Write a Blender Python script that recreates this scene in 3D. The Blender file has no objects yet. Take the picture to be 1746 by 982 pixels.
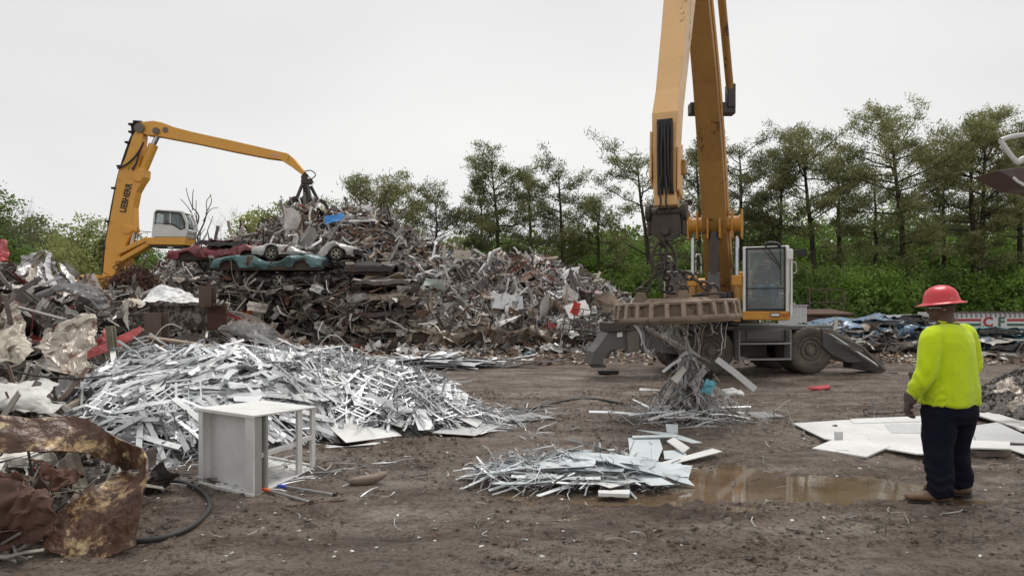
import bpy, math, random
import numpy as np
from mathutils import Vector, Matrix

# ---------------------------------------------------------------- camera, sky, sun, exposure
scn = bpy.context.scene
COL = scn.collection
CAM_Z, FPX, HOR = 1.65, 1150.0, 525.0
cd = bpy.data.cameras.new('camera'); cam = bpy.data.objects.new('camera', cd); COL.objects.link(cam)
cam.location = (0, 0, CAM_Z); cam.rotation_euler = (math.radians(90), 0, 0)
cd.sensor_width = 36; cd.lens = FPX / 1746 * 36; cd.shift_y = (HOR - 491) / 1746
cd.clip_start = 0.05; cd.clip_end = 3000
scn.camera = cam
wd = bpy.data.worlds.new('World'); scn.world = wd; wd.use_nodes = True
nt = wd.node_tree; nt.nodes.clear()
sky = nt.nodes.new('ShaderNodeTexSky'); sky.sky_type = 'NISHITA'; sky.sun_disc = False
sky.sun_elevation = math.radians(68); sky.sun_rotation = math.radians(-12)
sky.air_density = 1.0; sky.dust_density = 4.0
hs = nt.nodes.new('ShaderNodeHueSaturation'); hs.inputs['Saturation'].default_value = 0.08
nt.links.new(sky.outputs[0], hs.inputs['Color'])
tcw = nt.nodes.new('ShaderNodeTexCoord'); nzw = nt.nodes.new('ShaderNodeTexNoise')
nzw.inputs['Scale'].default_value = 1.15; nzw.inputs['Detail'].default_value = 3; nzw.inputs['Roughness'].default_value = .45
mpw = nt.nodes.new('ShaderNodeMapping'); mpw.inputs['Scale'].default_value = (1, 1, 2.6)
nt.links.new(tcw.outputs['Generated'], mpw.inputs[0]); nt.links.new(mpw.outputs[0], nzw.inputs[0])
crw = nt.nodes.new('ShaderNodeValToRGB')
crw.color_ramp.elements[0].position = .3; crw.color_ramp.elements[0].color = (5.6, 5.6, 5.7, 1)
crw.color_ramp.elements[1].position = .72; crw.color_ramp.elements[1].color = (7.2, 7.2, 7.05, 1)
nt.links.new(nzw.outputs[0], crw.inputs[0])
mxw = nt.nodes.new('ShaderNodeMix'); mxw.data_type = 'RGBA'; mxw.inputs['Factor'].default_value = 0.9
nt.links.new(hs.outputs[0], mxw.inputs['A']); nt.links.new(crw.outputs[0], mxw.inputs['B'])
bg = nt.nodes.new('ShaderNodeBackground'); bg.inputs['Strength'].default_value = 0.1
wo = nt.nodes.new('ShaderNodeOutputWorld')
nt.links.new(mxw.outputs['Result'], bg.inputs[0]); nt.links.new(bg.outputs[0], wo.inputs[0])
sl = bpy.data.lights.new('sun', 'SUN'); sl.energy = 1.5; sl.angle = math.radians(22); sl.color = (1, .97, .92)
so = bpy.data.objects.new('sun', sl); COL.objects.link(so)
so.rotation_euler = (math.radians(22), 0, math.radians(-205))
scn.view_settings.view_transform = 'Standard'; scn.view_settings.look = 'None'
scn.view_settings.exposure = 0.42; scn.view_settings.gamma = 1.0
scn.render.engine = 'CYCLES'

# ---------------------------------------------------------------- helpers
R = random.Random(7)
NR = np.random.RandomState(7)
def V(*a): return np.array(a, float)
def at(x, y, D):
    return V((x - 873) * D / FPX, D, CAM_Z - (y - HOR) * D / FPX)
def gp(x, y, z=0.0):
    D = (CAM_Z - z) * FPX / (y - HOR)
    return V((x - 873) * D / FPX, D, z)
def _h(ix, iy, iz, s):
    n = (ix * 374761393 + iy * 668265263 + iz * 2147483647 + s * 974634777) & 0xffffffff
    n = ((n ^ (n >> 13)) * 1274126177) & 0xffffffff
    return ((n ^ (n >> 16)) & 0xffff) / 65535.0
def vnoise(x, y, z=0.0, s=0):
    x, y, z = np.broadcast_arrays(np.asarray(x, float), np.asarray(y, float), np.asarray(z, float))
    ix, iy, iz = np.floor(x).astype(np.int64), np.floor(y).astype(np.int64), np.floor(z).astype(np.int64)
    fx, fy, fz = x - ix, y - iy, z - iz
    fx, fy, fz = [f * f * (3 - 2 * f) for f in (fx, fy, fz)]
    r = 0
    for a in (0, 1):
        for b in (0, 1):
            for c in (0, 1):
                w = (fx if a else 1 - fx) * (fy if b else 1 - fy) * (fz if c else 1 - fz)
                r = r + w * _h(ix + a, iy + b, iz + c, s)
    return r * 2 - 1
def fbm(x, y, z=0.0, s=0, o=4, g=.5):
    r, a, f = 0, 1, 1
    for i in range(o):
        r = r + a * vnoise(np.asarray(x) * f, np.asarray(y) * f, np.asarray(z) * f, s + i * 7); a *= g; f *= 2.03
    return r
class MB:
    def __init__(s): s.v = []; s.n = 0; s.loops = []; s.sizes = []
    def add(s, geo, M=None):
        v, fs = geo
        v = np.asarray(v, float)
        if M is not None:
            A = np.array(M); v = v @ A[:3, :3].T + A[:3, 3]
        for f in fs:
            f = np.asarray(f)
            if f.ndim == 1: f = f[None]
            s.loops.append((f + s.n).ravel()); s.sizes.append(np.full(len(f), f.shape[1]))
        s.v.append(v); s.n += len(v)
        return s
    def geo(s):
        v = np.concatenate(s.v); return v, s
    def build(s, name, mat, parent=None, smooth=False, bevel=0, loc=None):
        me = bpy.data.meshes.new(name)
        v = np.concatenate(s.v); L = np.concatenate(s.loops).astype(np.int32); z = np.concatenate(s.sizes)
        me.vertices.add(len(v)); me.vertices.foreach_set('co', v.astype(np.float32).ravel())
        me.loops.add(len(L)); me.loops.foreach_set('vertex_index', L)
        me.polygons.add(len(z)); me.polygons.foreach_set('loop_start', (np.cumsum(z) - z).astype(np.int32))
        me.update(calc_edges=True)
        me.polygons.foreach_set('use_smooth', np.full(len(z), bool(smooth)))
        if mat: me.materials.append(mat)
        o = bpy.data.objects.new(name, me); COL.objects.link(o)
        if parent: o.parent = parent
        if loc is not None: o.location = loc
        if bevel:
            b = o.modifiers.new('b', 'BEVEL'); b.width = bevel; b.segments = 2; b.limit_method = 'ANGLE'; b.angle_limit = .7
        if smooth == 2:
            me.set_sharp_from_angle(angle=math.radians(40))
        return o
def tag(o, label=None, cat=None, group=None, kind=None):
    if label: o['label'] = label
    if cat: o['category'] = cat
    if group: o['group'] = group
    if kind: o['kind'] = kind
    return o
def thing(name, label, cat, loc=(0, 0, 0), rz=0, group=None):
    o = bpy.data.objects.new(name, None); COL.objects.link(o); o.location = Vector(loc); o.rotation_euler = (0, 0, rz)
    o.empty_display_size = .1
    return tag(o, label, cat, group)
def copy_tree(o, parent=None):
    c = o.copy(); COL.objects.link(c)
    if parent: c.parent = parent
    for ch in list(o.children): copy_tree(ch, c)
    return c
def reparent(root, objs):
    for o in objs: o.parent = root
# geometry generators -> (verts, [face arrays])
def box(cx, cy, cz, sx, sy, sz):
    v = np.array([[x, y, z] for z in (-.5, .5) for y in (-.5, .5) for x in (-.5, .5)]) * V(sx, sy, sz) + V(cx, cy, cz)
    return v, [np.array([[0, 2, 3, 1], [4, 5, 7, 6], [0, 1, 5, 4], [2, 6, 7, 3], [0, 4, 6, 2], [1, 3, 7, 5]])]
def nrm(a):
    a = np.asarray(a, float); return a / (np.linalg.norm(a, axis=-1, keepdims=True) + 1e-12)
def sweep(P, rx, ry=None, k=8, up=None, rect=False, cap=True, twist=0):
    P = np.asarray(P, float); n = len(P)
    rx = np.broadcast_to(np.asarray(rx, float), (n,)); ry = rx if ry is None else np.broadcast_to(np.asarray(ry, float), (n,))
    T = nrm(np.gradient(P, axis=0))
    if up is None: up = V(0, 0, 1) if abs(T[:, 2]).mean() < .8 else V(0, 1, 0)
    up = np.broadcast_to(np.asarray(up, float), (n, 3))
    N = nrm(up - (up * T).sum(1, keepdims=True) * T); B = nrm(np.cross(T, N))
    if rect: ang = None; c = np.array([1, -1, -1, 1.]); s = np.array([1, 1, -1, -1.]); k = 4
    else: ang = np.arange(k) * 2 * math.pi / k; c, s = np.cos(ang), np.sin(ang)
    tw = np.linspace(0, twist, n)
    N2 = N * np.cos(tw)[:, None] + B * np.sin(tw)[:, None]; B2 = -N * np.sin(tw)[:, None] + B * np.cos(tw)[:, None]
    v = P[:, None] + (rx[:, None] * c)[..., None] * B2[:, None] + (ry[:, None] * s)[..., None] * N2[:, None]
    v = v.reshape(-1, 3)
    i = np.arange(n - 1)[:, None] * k; j = np.arange(k)[None]; j2 = (j + 1) % k
    f = np.stack([i + j, i + j2, i + k + j2, i + k + j], -1).reshape(-1, 4)
    fs = [f]
    if cap: fs += [np.arange(k)[::-1], np.arange(k) + (n - 1) * k]
    return v, fs
def bar(a, b, r, k=8, r2=None):
    return sweep(np.array([a, b]), np.array([r, r if r2 is None else r2]), k=k)
def beam(a, b, w, h, up=None):
    return sweep(np.array([a, b]), w / 2, h / 2, rect=True, up=up)
def smoothpath(P, m=6):
    P = np.asarray(P, float); n = len(P); out = []
    Q = np.vstack([2 * P[0] - P[1], P, 2 * P[-1] - P[-2]])
    for i in range(n - 1):
        p0, p1, p2, p3 = Q[i], Q[i + 1], Q[i + 2], Q[i + 3]
        for t in np.linspace(0, 1, m, endpoint=False):
            out.append(.5 * (2 * p1 + (p2 - p0) * t + (2 * p0 - 5 * p1 + 4 * p2 - p3) * t * t + (3 * p1 - p0 - 3 * p2 + p3) * t ** 3))
    out.append(P[-1]); return np.array(out)
def prism(poly, a, b):
    """poly: (n,3) points, extruded from +a to +b (vectors)"""
    poly = np.asarray(poly, float); n = len(poly)
    v = np.vstack([poly + a, poly + b]); i = np.arange(n); j = (i + 1) % n
    return v, [np.stack([i, j, j + n, i + n], -1), i[::-1], i + n]
def lathe(prof, k=24, axis='z', center=(0, 0, 0)):
    prof = np.asarray(prof, float); n = len(prof); a = np.arange(k) * 2 * math.pi / k
    r, z = prof[:, 0], prof[:, 1]
    v = np.stack([r[:, None] * np.cos(a), r[:, None] * np.sin(a), np.broadcast_to(z[:, None], (n, k))], -1).reshape(-1, 3)
    if axis == 'y': v = v[:, [0, 2, 1]] * V(1, 1, -1)
    if axis == 'x': v = v[:, [2, 1, 0]] * V(1, 1, -1)
    i = np.arange(n - 1)[:, None] * k; j = np.arange(k)[None]; j2 = (j + 1) % k
    return v + V(*center), [np.stack([i + j, i + j2, i + k + j2, i + k + j], -1).reshape(-1, 4)]
def ball(c, r, k=12, m=8):
    t = np.linspace(-math.pi / 2, math.pi / 2, m); r = np.broadcast_to(np.asarray(r, float), (3,))
    v, f = lathe(np.stack([np.cos(t), np.sin(t)], -1), k)
    return v * r + V(*c), f
def torus(c, Rr, r, k=14, m=6, sx=1.0, ax=V(0, 0, 1), sd=V(1, 0, 0)):
    ax = nrm(ax); sd = nrm(sd - (sd * ax).sum() * ax); ot = np.cross(ax, sd)
    a = np.arange(k) * 2 * math.pi / k; b = np.arange(m) * 2 * math.pi / m
    ca, sa = np.cos(a)[:, None], np.sin(a)[:, None]; cb, sb = np.cos(b)[None], np.sin(b)[None]
    d = ca[..., None] * sd * sx + sa[..., None] * ot
    v = V(*c) + d * Rr + (ca[..., None] * sd + sa[..., None] * ot) * (r * cb)[..., None] + ax * (r * sb)[..., None]
    i = np.arange(k)[:, None]; j = np.arange(m)[None]; i2 = (i + 1) % k; j2 = (j + 1) % m
    f = np.stack([i * m + j, i2 * m + j, i2 * m + j2, i * m + j2], -1).reshape(-1, 4)
    return v.reshape(-1, 3), [f]
def sheet(P, th=.004):
    """P: (a,b,3) grid of points -> closed thin sheet"""
    a, b = P.shape[:2]
    du = np.gradient(P, axis=0); dv = np.gradient(P, axis=1); N = nrm(np.cross(du, dv))
    v = np.concatenate([(P + N * th / 2).reshape(-1, 3), (P - N * th / 2).reshape(-1, 3)])
    i = np.arange(a - 1)[:, None] * b; j = np.arange(b - 1)[None]
    f = np.stack([i + j, i + b + j, i + b + j + 1, i + j + 1], -1).reshape(-1, 4); m = a * b
    rim = np.concatenate([np.arange(b), np.arange(1, a) * b + b - 1, (a - 1) * b + np.arange(b - 2, -1, -1), np.arange(a - 2, 0, -1) * b])
    r2 = np.roll(rim, -1)
    return v, [f, f[:, ::-1] + m, np.stack([rim, r2, r2 + m, rim + m], -1)]
def crease(X, Y, Z, seed, k=7, f=1.0):
    """piecewise flat folds, as in crumpled sheet metal"""
    rs = np.random.RandomState(seed); r = 0
    for i in range(k):
        n = nrm(rs.normal(size=3)); w = f * (.7 + 1.1 * i / k); p = (X * n[0] + Y * n[1] + Z * n[2]) * w + rs.rand() * 7 + .5 * vnoise(X * w * .6, Y * w * .6, Z * w * .6, seed + i)
        r = r + (np.abs((p % 2) - 1) * 2 - 1) / (1 + .35 * i)
    return r / k * 2.2
def loft(A, B, nu=24, nv=10, amp=.0, fr=3, seed=0, th=.008, belly=0, bn=V(0, -1, 0), gran=0):
    A = smoothpath(A, 8); B = smoothpath(B, 8)
    def rs(P, n):
        t = np.linspace(0, len(P) - 1, n); i = np.minimum(t.astype(int), len(P) - 2); w = (t - i)[:, None]
        return P[i] * (1 - w) + P[i + 1] * w
    A, B = rs(A, nu), rs(B, nu); t = np.linspace(0, 1, nv)[None, :, None]
    P = A[:, None] * (1 - t) + B[:, None] * t + belly * np.sin(t * math.pi) * bn
    P0 = P.copy(); edge = 1.0
    for c in range(3):
        n = crease(P0[..., 0], P0[..., 1], P0[..., 2], seed * 7 + c, 6, fr * .8) + .45 * crease(P0[..., 0], P0[..., 1], P0[..., 2], seed * 7 + c + 40, 5, fr * 3.1) + .10 * vnoise(P0[..., 0] * fr * 9, P0[..., 1] * fr * 9, P0[..., 2] * fr * 9, seed + 5 + c)
        P[..., c] += amp * 1.9 * n * edge
    return sheet(P, th)
def ixform(loc, d, n):
    """matrix: local X along d, local Z near n"""
    d = nrm(d); n = nrm(n); y = nrm(np.cross(n, d)); z = np.cross(d, y)
    M = np.eye(4); M[:3, 0] = d; M[:3, 1] = y; M[:3, 2] = z; M[:3, 3] = loc
    return M
def setm(o, M): o.matrix_world = Matrix([list(r) for r in M]); return o
def poly_board(pts, th, name, mat, **kw):
    pts = np.array(pts, float); c = pts.mean(0)
    n = nrm(np.cross(pts[1] - pts[0], pts[2] - pts[0])); n = n if n[2] > 0 else -n
    return MB().add(prism(pts - c, V(0, 0, 0), n * th)).build(name, mat, loc=Vector(c), **kw)

# ---------------------------------------------------------------- materials
MATS = {}
def newmat(name):
    m = bpy.data.materials.new(name); m.use_nodes = True; n = m.node_tree
    return m, n, n.nodes['Principled BSDF'], n.nodes['Material Output']
def N_(n, t, **kw):
    x = n.nodes.new('ShaderNode' + t)
    for k, v in kw.items():
        if hasattr(x, k) and k not in ('Scale',): setattr(x, k, v)
        else: x.inputs[k.replace('_', ' ')].default_value = v
    return x
def ramp(n, src, stops, const=False):
    r = n.nodes.new('ShaderNodeValToRGB'); cr = r.color_ramp
    if const: cr.interpolation = 'CONSTANT'
    while len(cr.elements) < len(stops): cr.elements.new(.5)
    for i, (p, c) in enumerate(stops):
        cr.elements[i].position = p
    for i, (p, c) in enumerate(stops):
        c = (c, c, c) if not isinstance(c, (tuple, list)) else c
        cr.elements[i].color = (*c[:3], 1)
    n.links.new(src, r.inputs[0]); return r.outputs[0]
def mixc(n, fac, a, b, bt='MIX'):
    m = n.nodes.new('ShaderNodeMix'); m.data_type = 'RGBA'; m.blend_type = bt
    for k, v in (('Factor', fac), ('A', a), ('B', b)):
        if isinstance(v, (int, float)): m.inputs[k].default_value = v
        elif isinstance(v, tuple): m.inputs[k].default_value = (*v[:3], 1)
        else: n.links.new(v, m.inputs[k])
    return m.outputs['Result']
def noise(n, scale, detail=4, rough=.6, vec=None, dist=0):
    x = n.nodes.new('ShaderNodeTexNoise'); x.inputs['Scale'].default_value = scale; x.inputs['Detail'].default_value = detail
    x.inputs['Roughness'].default_value = rough; x.inputs['Distortion'].default_value = dist
    if vec is None: vec = n.nodes.new('ShaderNodeTexCoord').outputs['Object']
    n.links.new(vec, x.inputs[0]); return x.outputs[0]
def bump(n, b, src, strength=.3, dist=.02):
    x = n.nodes.new('ShaderNodeBump'); x.inputs['Strength'].default_value = strength; x.inputs['Distance'].default_value = dist
    n.links.new(src, x.inputs['Height']); n.links.new(x.outputs[0], b.inputs['Normal'])
def paint(name, col, rough=.5, metal=0, dirt=.3, dcol=(.09, .065, .045), ds=2.5, rust=0, rcol=(.12, .045, .02), bmp=.15, geo=False, fine=18):
    """painted or bare surface with dirt of its own shape and rust spots"""
    if name in MATS: return MATS[name]
    m, n, b, o = newmat(name)
    vec = n.nodes.new('ShaderNodeTexCoord').outputs['Object']
    if geo: vec = n.nodes.new('ShaderNodeNewGeometry').outputs['Position']
    c = mixc(n, ramp(n, noise(n, .7 * ds, 5, .7, vec), [(.35, 0.0), (.72, dirt)]), tuple(col), dcol)
    c = mixc(n, ramp(n, noise(n, fine, 3, .7, vec), [(.4, .0), (.8, .25 * min(1, dirt * 2))]), c, dcol)
    if rust:
        c = mixc(n, ramp(n, noise(n, 1.6 * ds, 8, .75, vec, .4), [(.62 - .25 * rust, 0.0), (.66 - .2 * rust, 1.0)]), c,
                 ramp(n, noise(n, 9, 4, .6, vec), [(.3, tuple(x * .45 for x in rcol)), (.7, rcol)]))
    n.links.new(c, b.inputs['Base Color'])
    rr = ramp(n, noise(n, 5, 3, .6, vec), [(.3, max(.05, rough - .12)), (.7, min(1, rough + .15))])
    n.links.new(rr, b.inputs['Roughness']); b.inputs['Metallic'].default_value = metal
    if bmp: bump(n, b, noise(n, 14, 4, .6, vec), bmp, .02)
    MATS[name] = m; return m
def palette(name, cols, src='island', rough=.5, metal=0, dirt=.3, dcol=(.08, .06, .045), ds=2.2, bmp=.2, rust=.0, wts=None, dr=.25):
    if name in MATS: return MATS[name]
    m, n, b, o = newmat(name)
    rnd = n.nodes.new('ShaderNodeNewGeometry').outputs['Random Per Island'] if src == 'island' else n.nodes.new('ShaderNodeObjectInfo').outputs['Random']
    k = len(cols); wts = wts or [1] * k; cum = np.cumsum([0] + list(wts)) / sum(wts)
    c = ramp(n, rnd, [(float(cum[i]), cols[i]) for i in range(k)], True)
    vec = n.nodes.new('ShaderNodeNewGeometry').outputs['Position']
    c = mixc(n, ramp(n, noise(n, ds, 6, .7, vec), [(.38, 0.0), (.66, dirt)]), c, dcol)
    if rust: c = mixc(n, ramp(n, noise(n, ds * 2.2, 8, .75, vec, .3), [(.56, 0.0), (.6, rust)]), c, (.13, .055, .025))
    n.links.new(c, b.inputs['Base Color']); b.inputs['Metallic'].default_value = metal
    n.links.new(ramp(n, noise(n, 4, 3, .6, vec), [(.3, max(.05, rough - dr * .5)), (.7, rough + dr)]), b.inputs['Roughness'])
    if bmp: bump(n, b, noise(n, 10, 4, .6, vec), bmp, .03)
    MATS[name] = m; return m
def leafmat(name, cols, tr=.3):
    if name in MATS: return MATS[name]
    m, n, b, o = newmat(name)
    rnd = n.nodes.new('ShaderNodeNewGeometry').outputs['Random Per Island']
    oi = n.nodes.new('ShaderNodeObjectInfo').outputs['Random']
    c = ramp(n, rnd, [(i / (len(cols) - 1), cols[i]) for i in range(len(cols))])
    pos = n.nodes.new('ShaderNodeNewGeometry').outputs['Position']
    c = mixc(n, ramp(n, noise(n, .45, 3, .6, pos), [(.35, 0.0), (.7, .55)]), c, tuple(x * 1.7 for x in cols[-1]))
    hs = n.nodes.new('ShaderNodeHueSaturation'); n.links.new(c, hs.inputs['Color'])
    mr = n.nodes.new('ShaderNodeMapRange'); n.links.new(oi, mr.inputs[0]); mr.inputs['To Min'].default_value = .75; mr.inputs['To Max'].default_value = 1.3
    n.links.new(mr.outputs[0], hs.inputs['Value']); c = hs.outputs[0]
    n.links.new(c, b.inputs['Base Color']); b.inputs['Roughness'].default_value = .6
    t = n.nodes.new('ShaderNodeBsdfTranslucent'); n.links.new(c, t.inputs[0])
    mx = n.nodes.new('ShaderNodeMixShader'); mx.inputs[0].default_value = tr
    n.links.new(b.outputs[0], mx.inputs[1]); n.links.new(t.outputs[0], mx.inputs[2]); n.links.new(mx.outputs[0], o.inputs[0])
    MATS[name] = m; return m
def plain(name, col, rough=.5, metal=0, **k):
    return paint(name, col, rough, metal, dirt=k.get('dirt', .12), bmp=k.get('bmp', .05))
def glassmat(name, tint=(.75, .8, .8), alpha=.35, rough=.05, base=(.1, .12, .12)):
    if name in MATS: return MATS[name]
    m, n, b, o = newmat(name); b.inputs['Base Color'].default_value = (*base, 1); b.inputs['Roughness'].default_value = rough
    b.inputs['Specular IOR Level'].default_value = .8
    t = n.nodes.new('ShaderNodeBsdfTransparent'); t.inputs[0].default_value = (*tint, 1)
    mx = n.nodes.new('ShaderNodeMixShader'); mx.inputs[0].default_value = alpha
    n.links.new(t.outputs[0], mx.inputs[1]); n.links.new(b.outputs[0], mx.inputs[2]); n.links.new(mx.outputs[0], o.inputs[0])
    MATS[name] = m; return m
Y_ = (.60, .27, .035)
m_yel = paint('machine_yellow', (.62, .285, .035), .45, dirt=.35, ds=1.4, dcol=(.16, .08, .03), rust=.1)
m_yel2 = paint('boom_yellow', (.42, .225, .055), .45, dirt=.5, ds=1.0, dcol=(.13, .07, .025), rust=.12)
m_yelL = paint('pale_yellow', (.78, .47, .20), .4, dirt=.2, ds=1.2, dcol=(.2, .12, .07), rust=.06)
m_gry = paint('chassis_grey', (.10, .105, .11), .5, dirt=.7, ds=1.6, dcol=(.13, .105, .085))
m_dk = paint('dark_steel', (.035, .033, .032), .5, dirt=.6, dcol=(.08, .06, .045))
m_blk = paint('black_rubber', (.018, .018, .018), .6, dirt=.3, dcol=(.07, .06, .05))
m_tyre = paint('tyre_rubber', (.05, .045, .04), .8, dirt=.95, ds=3, dcol=(.20, .16, .125), bmp=.4)
m_rim = paint('dusty_rim', (.13, .115, .10), .7, dirt=.8, dcol=(.20, .16, .13))
m_wht = paint('cab_white', (.82, .82, .80), .4, dirt=.15)
m_chr = paint('chrome_rod', (.55, .56, .58), .2, .9, dirt=.2)
m_glass = glassmat('cab_glass', (.85, .9, .9), .20, .06, (.42, .45, .45))  # pale grey base painted in for the sky reflected on the panes
m_lip = paint('magnet_rib', (.36, .29, .22), .7, .1, dirt=.8, ds=5, dcol=(.22, .16, .12), rust=.2, bmp=.6)  # lighter rib colour makes the pockets between ribs look shaded
m_mag = paint('magnet_steel', (.17, .125, .09), .7, .2, dirt=.85, ds=3, dcol=(.30, .22, .16), rust=.25, rcol=(.10, .06, .04), bmp=.4)
m_chain = paint('chain_steel', (.06, .052, .047), .5, .6, dirt=.6)
m_rust = paint('rust_brown', (.10, .045, .028), .7, .1, dirt=.6, ds=3, dcol=(.05, .025, .018), bmp=.4)

# ---------------------------------------------------------------- ground, puddles
def heap_zero(x, y): return 0
def puddle_mask(x, y):
    # shallow dips where water stands
    d = 0
    for (cx, cy, rx, ry, dep) in ((1.75, 6.35, 1.45, .50, .06), (3.0, 6.2, 1.35, .46, .06), (3.8, 5.78, .45, .16, .035), (1.0, 6.6, .7, .2, .03),
                                  (-1.35, 5.35, .3, .08, .03)):
        q = ((x - cx) / rx) ** 2 + ((y - cy) / ry) ** 2
        d = d - dep * np.exp(-q * 1.2)
    return d
def ground_z(x, y):
    near = np.clip(1.6 - np.asarray(y) / 40, .25, 1)
    z = .022 * fbm(x * .55, y * .55, 0, 3, 3)
    z = z + .016 * fbm(x * 2.6, y * 4.5, 0, 9, 4, .55) * near + .034 * (np.clip(fbm(x * 3, y * 5, 0, 29, 2), 0, 1)) * np.abs(fbm(x * 10, y * 12, 0, 19, 3)) * near
    # wheel ruts running across the yard
    for (y0, sl, am) in ((13.2, .05, .07), (12.6, .05, .05), (9.2, -.06, .06), (8.5, -.05, .05), (15.5, .02, .06), (7.4, .10, .035)):
        dd = y - (y0 + sl * x + .25 * np.sin(x * .35 + y0)); z = z - am * np.exp(-(dd / .22) ** 2) * (0.6 + .4 * vnoise(x * 2, y0, 0, 4))
        z = z + am * .5 * np.exp(-((np.abs(dd) - .38) / .13) ** 2) * (.6 + .5 * vnoise(x * 3, y0, 1, 4))
    z = z + puddle_mask(x, y)
    return z
def ramp_axis(lo, hi, a, b, st, gro):
    c = list(np.arange(a, b, st)); s = st; x = c[-1]
    while x < hi: s *= gro; x += s; c.append(x)
    s = st; x = a
    while x > lo: s *= gro; x -= s; c.insert(0, x)
    return np.array(c)
gx = ramp_axis(-500, 500, -6.5, 9, .034, 1.05); gy = ramp_axis(-80, 900, 3.8, 12, .032, 1.035)
X, Y = np.meshgrid(gx, gy); Z = ground_z(X, Y)
far = np.clip((Y - 60) / 60, 0, 1) + np.clip((np.abs(X) - 60) / 60, 0, 1)
P = np.stack([X, Y, Z * (1 - np.clip(far, 0, 1))], -1); a_, b_ = P.shape[:2]
i = np.arange(a_ - 1)[:, None] * b_; j = np.arange(b_ - 1)[None]
gf = np.stack([i + j, i + j + 1, i + b_ + j + 1, i + b_ + j], -1).reshape(-1, 4)
m, n, b, o = newmat('mud')
pos = n.nodes.new('ShaderNodeNewGeometry').outputs['Position']
mp = n.nodes.new('ShaderNodeMapping'); mp.inputs['Scale'].default_value = (.5, 1.4, 1); mp.inputs['Rotation'].default_value = (0, 0, .12); n.links.new(pos, mp.inputs[0])
n1 = noise(n, 1.1, 8, .68, mp.outputs[0]); n2 = noise(n, 4.5, 9, .75, pos); n3 = noise(n, 26, 6, .75, pos)
c = ramp(n, n1, [(.30, (.10, .066, .048)), (.42, (.22, .158, .12)), (.54, (.34, .265, .212)), (.68, (.48, .405, .345))])
c = mixc(n, ramp(n, n2, [(.36, .7), (.50, 0.0)]), c, (.09, .06, .045))
c = mixc(n, ramp(n, n2, [(.56, 0.0), (.72, .65)]), c, (.36, .30, .25))
c = mixc(n, ramp(n, n3, [(.38, .6), (.48, 0.0)]), c, (.045, .032, .025))
c = mixc(n, ramp(n, n3, [(.64, 0.0), (.72, .5)]), c, (.30, .26, .22))
c = mixc(n, ramp(n, noise(n, 13, 4, .6, pos, .6), [(.57, 0.0), (.62, .7)]), c, (.06, .042, .032))
c = mixc(n, ramp(n, noise(n, 31, 3, .6, pos, .4), [(.60, 0.0), (.64, .65)]), c, (.05, .036, .028))
c = mixc(n, ramp(n, noise(n, 22, 3, .6, pos, .4), [(.33, .6), (.38, .0)]), c, (.36, .30, .25))
# reddish-brown chips and soil further back
sp = n.nodes.new('ShaderNodeSeparateXYZ'); n.links.new(pos, sp.inputs[0])
mr = n.nodes.new('ShaderNodeMapRange'); n.links.new(sp.outputs[1], mr.inputs[0]); mr.inputs[1].default_value = 17; mr.inputs[2].default_value = 21
c = mixc(n, mr.outputs[0], c, ramp(n, noise(n, 9, 6, .8, pos), [(.35, (.04, .024, .016)), (.5, (.10, .06, .038)), (.66, (.20, .14, .10)), (.72, (.42, .36, .3))]))
gr = n.nodes.new('ShaderNodeMapRange'); n.links.new(sp.outputs[1], gr.inputs[0]); gr.inputs[1].default_value = 34; gr.inputs[2].default_value = 42
c = mixc(n, gr.outputs[0], c, (.05, .07, .022))
n.links.new(c, b.inputs['Base Color'])
n.links.new(ramp(n, noise(n, 1.3, 5, .6, mp.outputs[0]), [(.38, .12), (.50, .26), (.64, .65)]), b.inputs['Roughness'])
ad = n.nodes.new('ShaderNodeMath'); ad.operation = 'ADD'; n.links.new(n2, ad.inputs[0]); n.links.new(n3, ad.inputs[1])
bump(n, b, ad.outputs[0], 1.0, .09)
m_mud = m
g = MB().add((P.reshape(-1, 3), [gf])).build('ground', m_mud, smooth=True)
tag(g, 'wet brown churned mud of the scrapyard floor', kind='structure')
m, n, b, o = newmat('muddy_water')
pos = n.nodes.new('ShaderNodeNewGeometry').outputs['Position']
n.links.new(ramp(n, noise(n, 1.8, 4, .6, pos), [(.35, (.11, .072, .042)), (.65, (.18, .13, .085))]), b.inputs['Base Color'])
b.inputs['Roughness'].default_value = .05; b.inputs['Specular IOR Level'].default_value = 1.0
bump(n, b, noise(n, 6, 3, .5, pos), .06, .01)
def puddle(x0, x1, y0, y1, z, label):
    xs = np.linspace(x0, x1, 40); ys = np.linspace(y0, y1, 16); XX, YY = np.meshgrid(xs, ys)
    P = np.stack([XX, YY, np.full_like(XX, z)], -1); i = np.arange(15)[:, None] * 40; j = np.arange(39)[None]
    f = np.stack([i + j, i + j + 1, i + 41 + j, i + 40 + j], -1).reshape(-1, 4)
    cz = ground_z(XX, YY).ravel(); keep = cz[f].min(1) < z + .004
    tag(MB().add((P.reshape(-1, 3), [f[keep]])).build('puddle', m), label, kind='structure')
puddle(-.2, 5.0, 5.3, 7.3, -.022, 'long shallow puddle of brown water in front of the worker')
puddle(-1.8, -.9, 5.15, 5.55, -.024, 'small dark puddle on the mud in front of the tipped cabinet')

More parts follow.
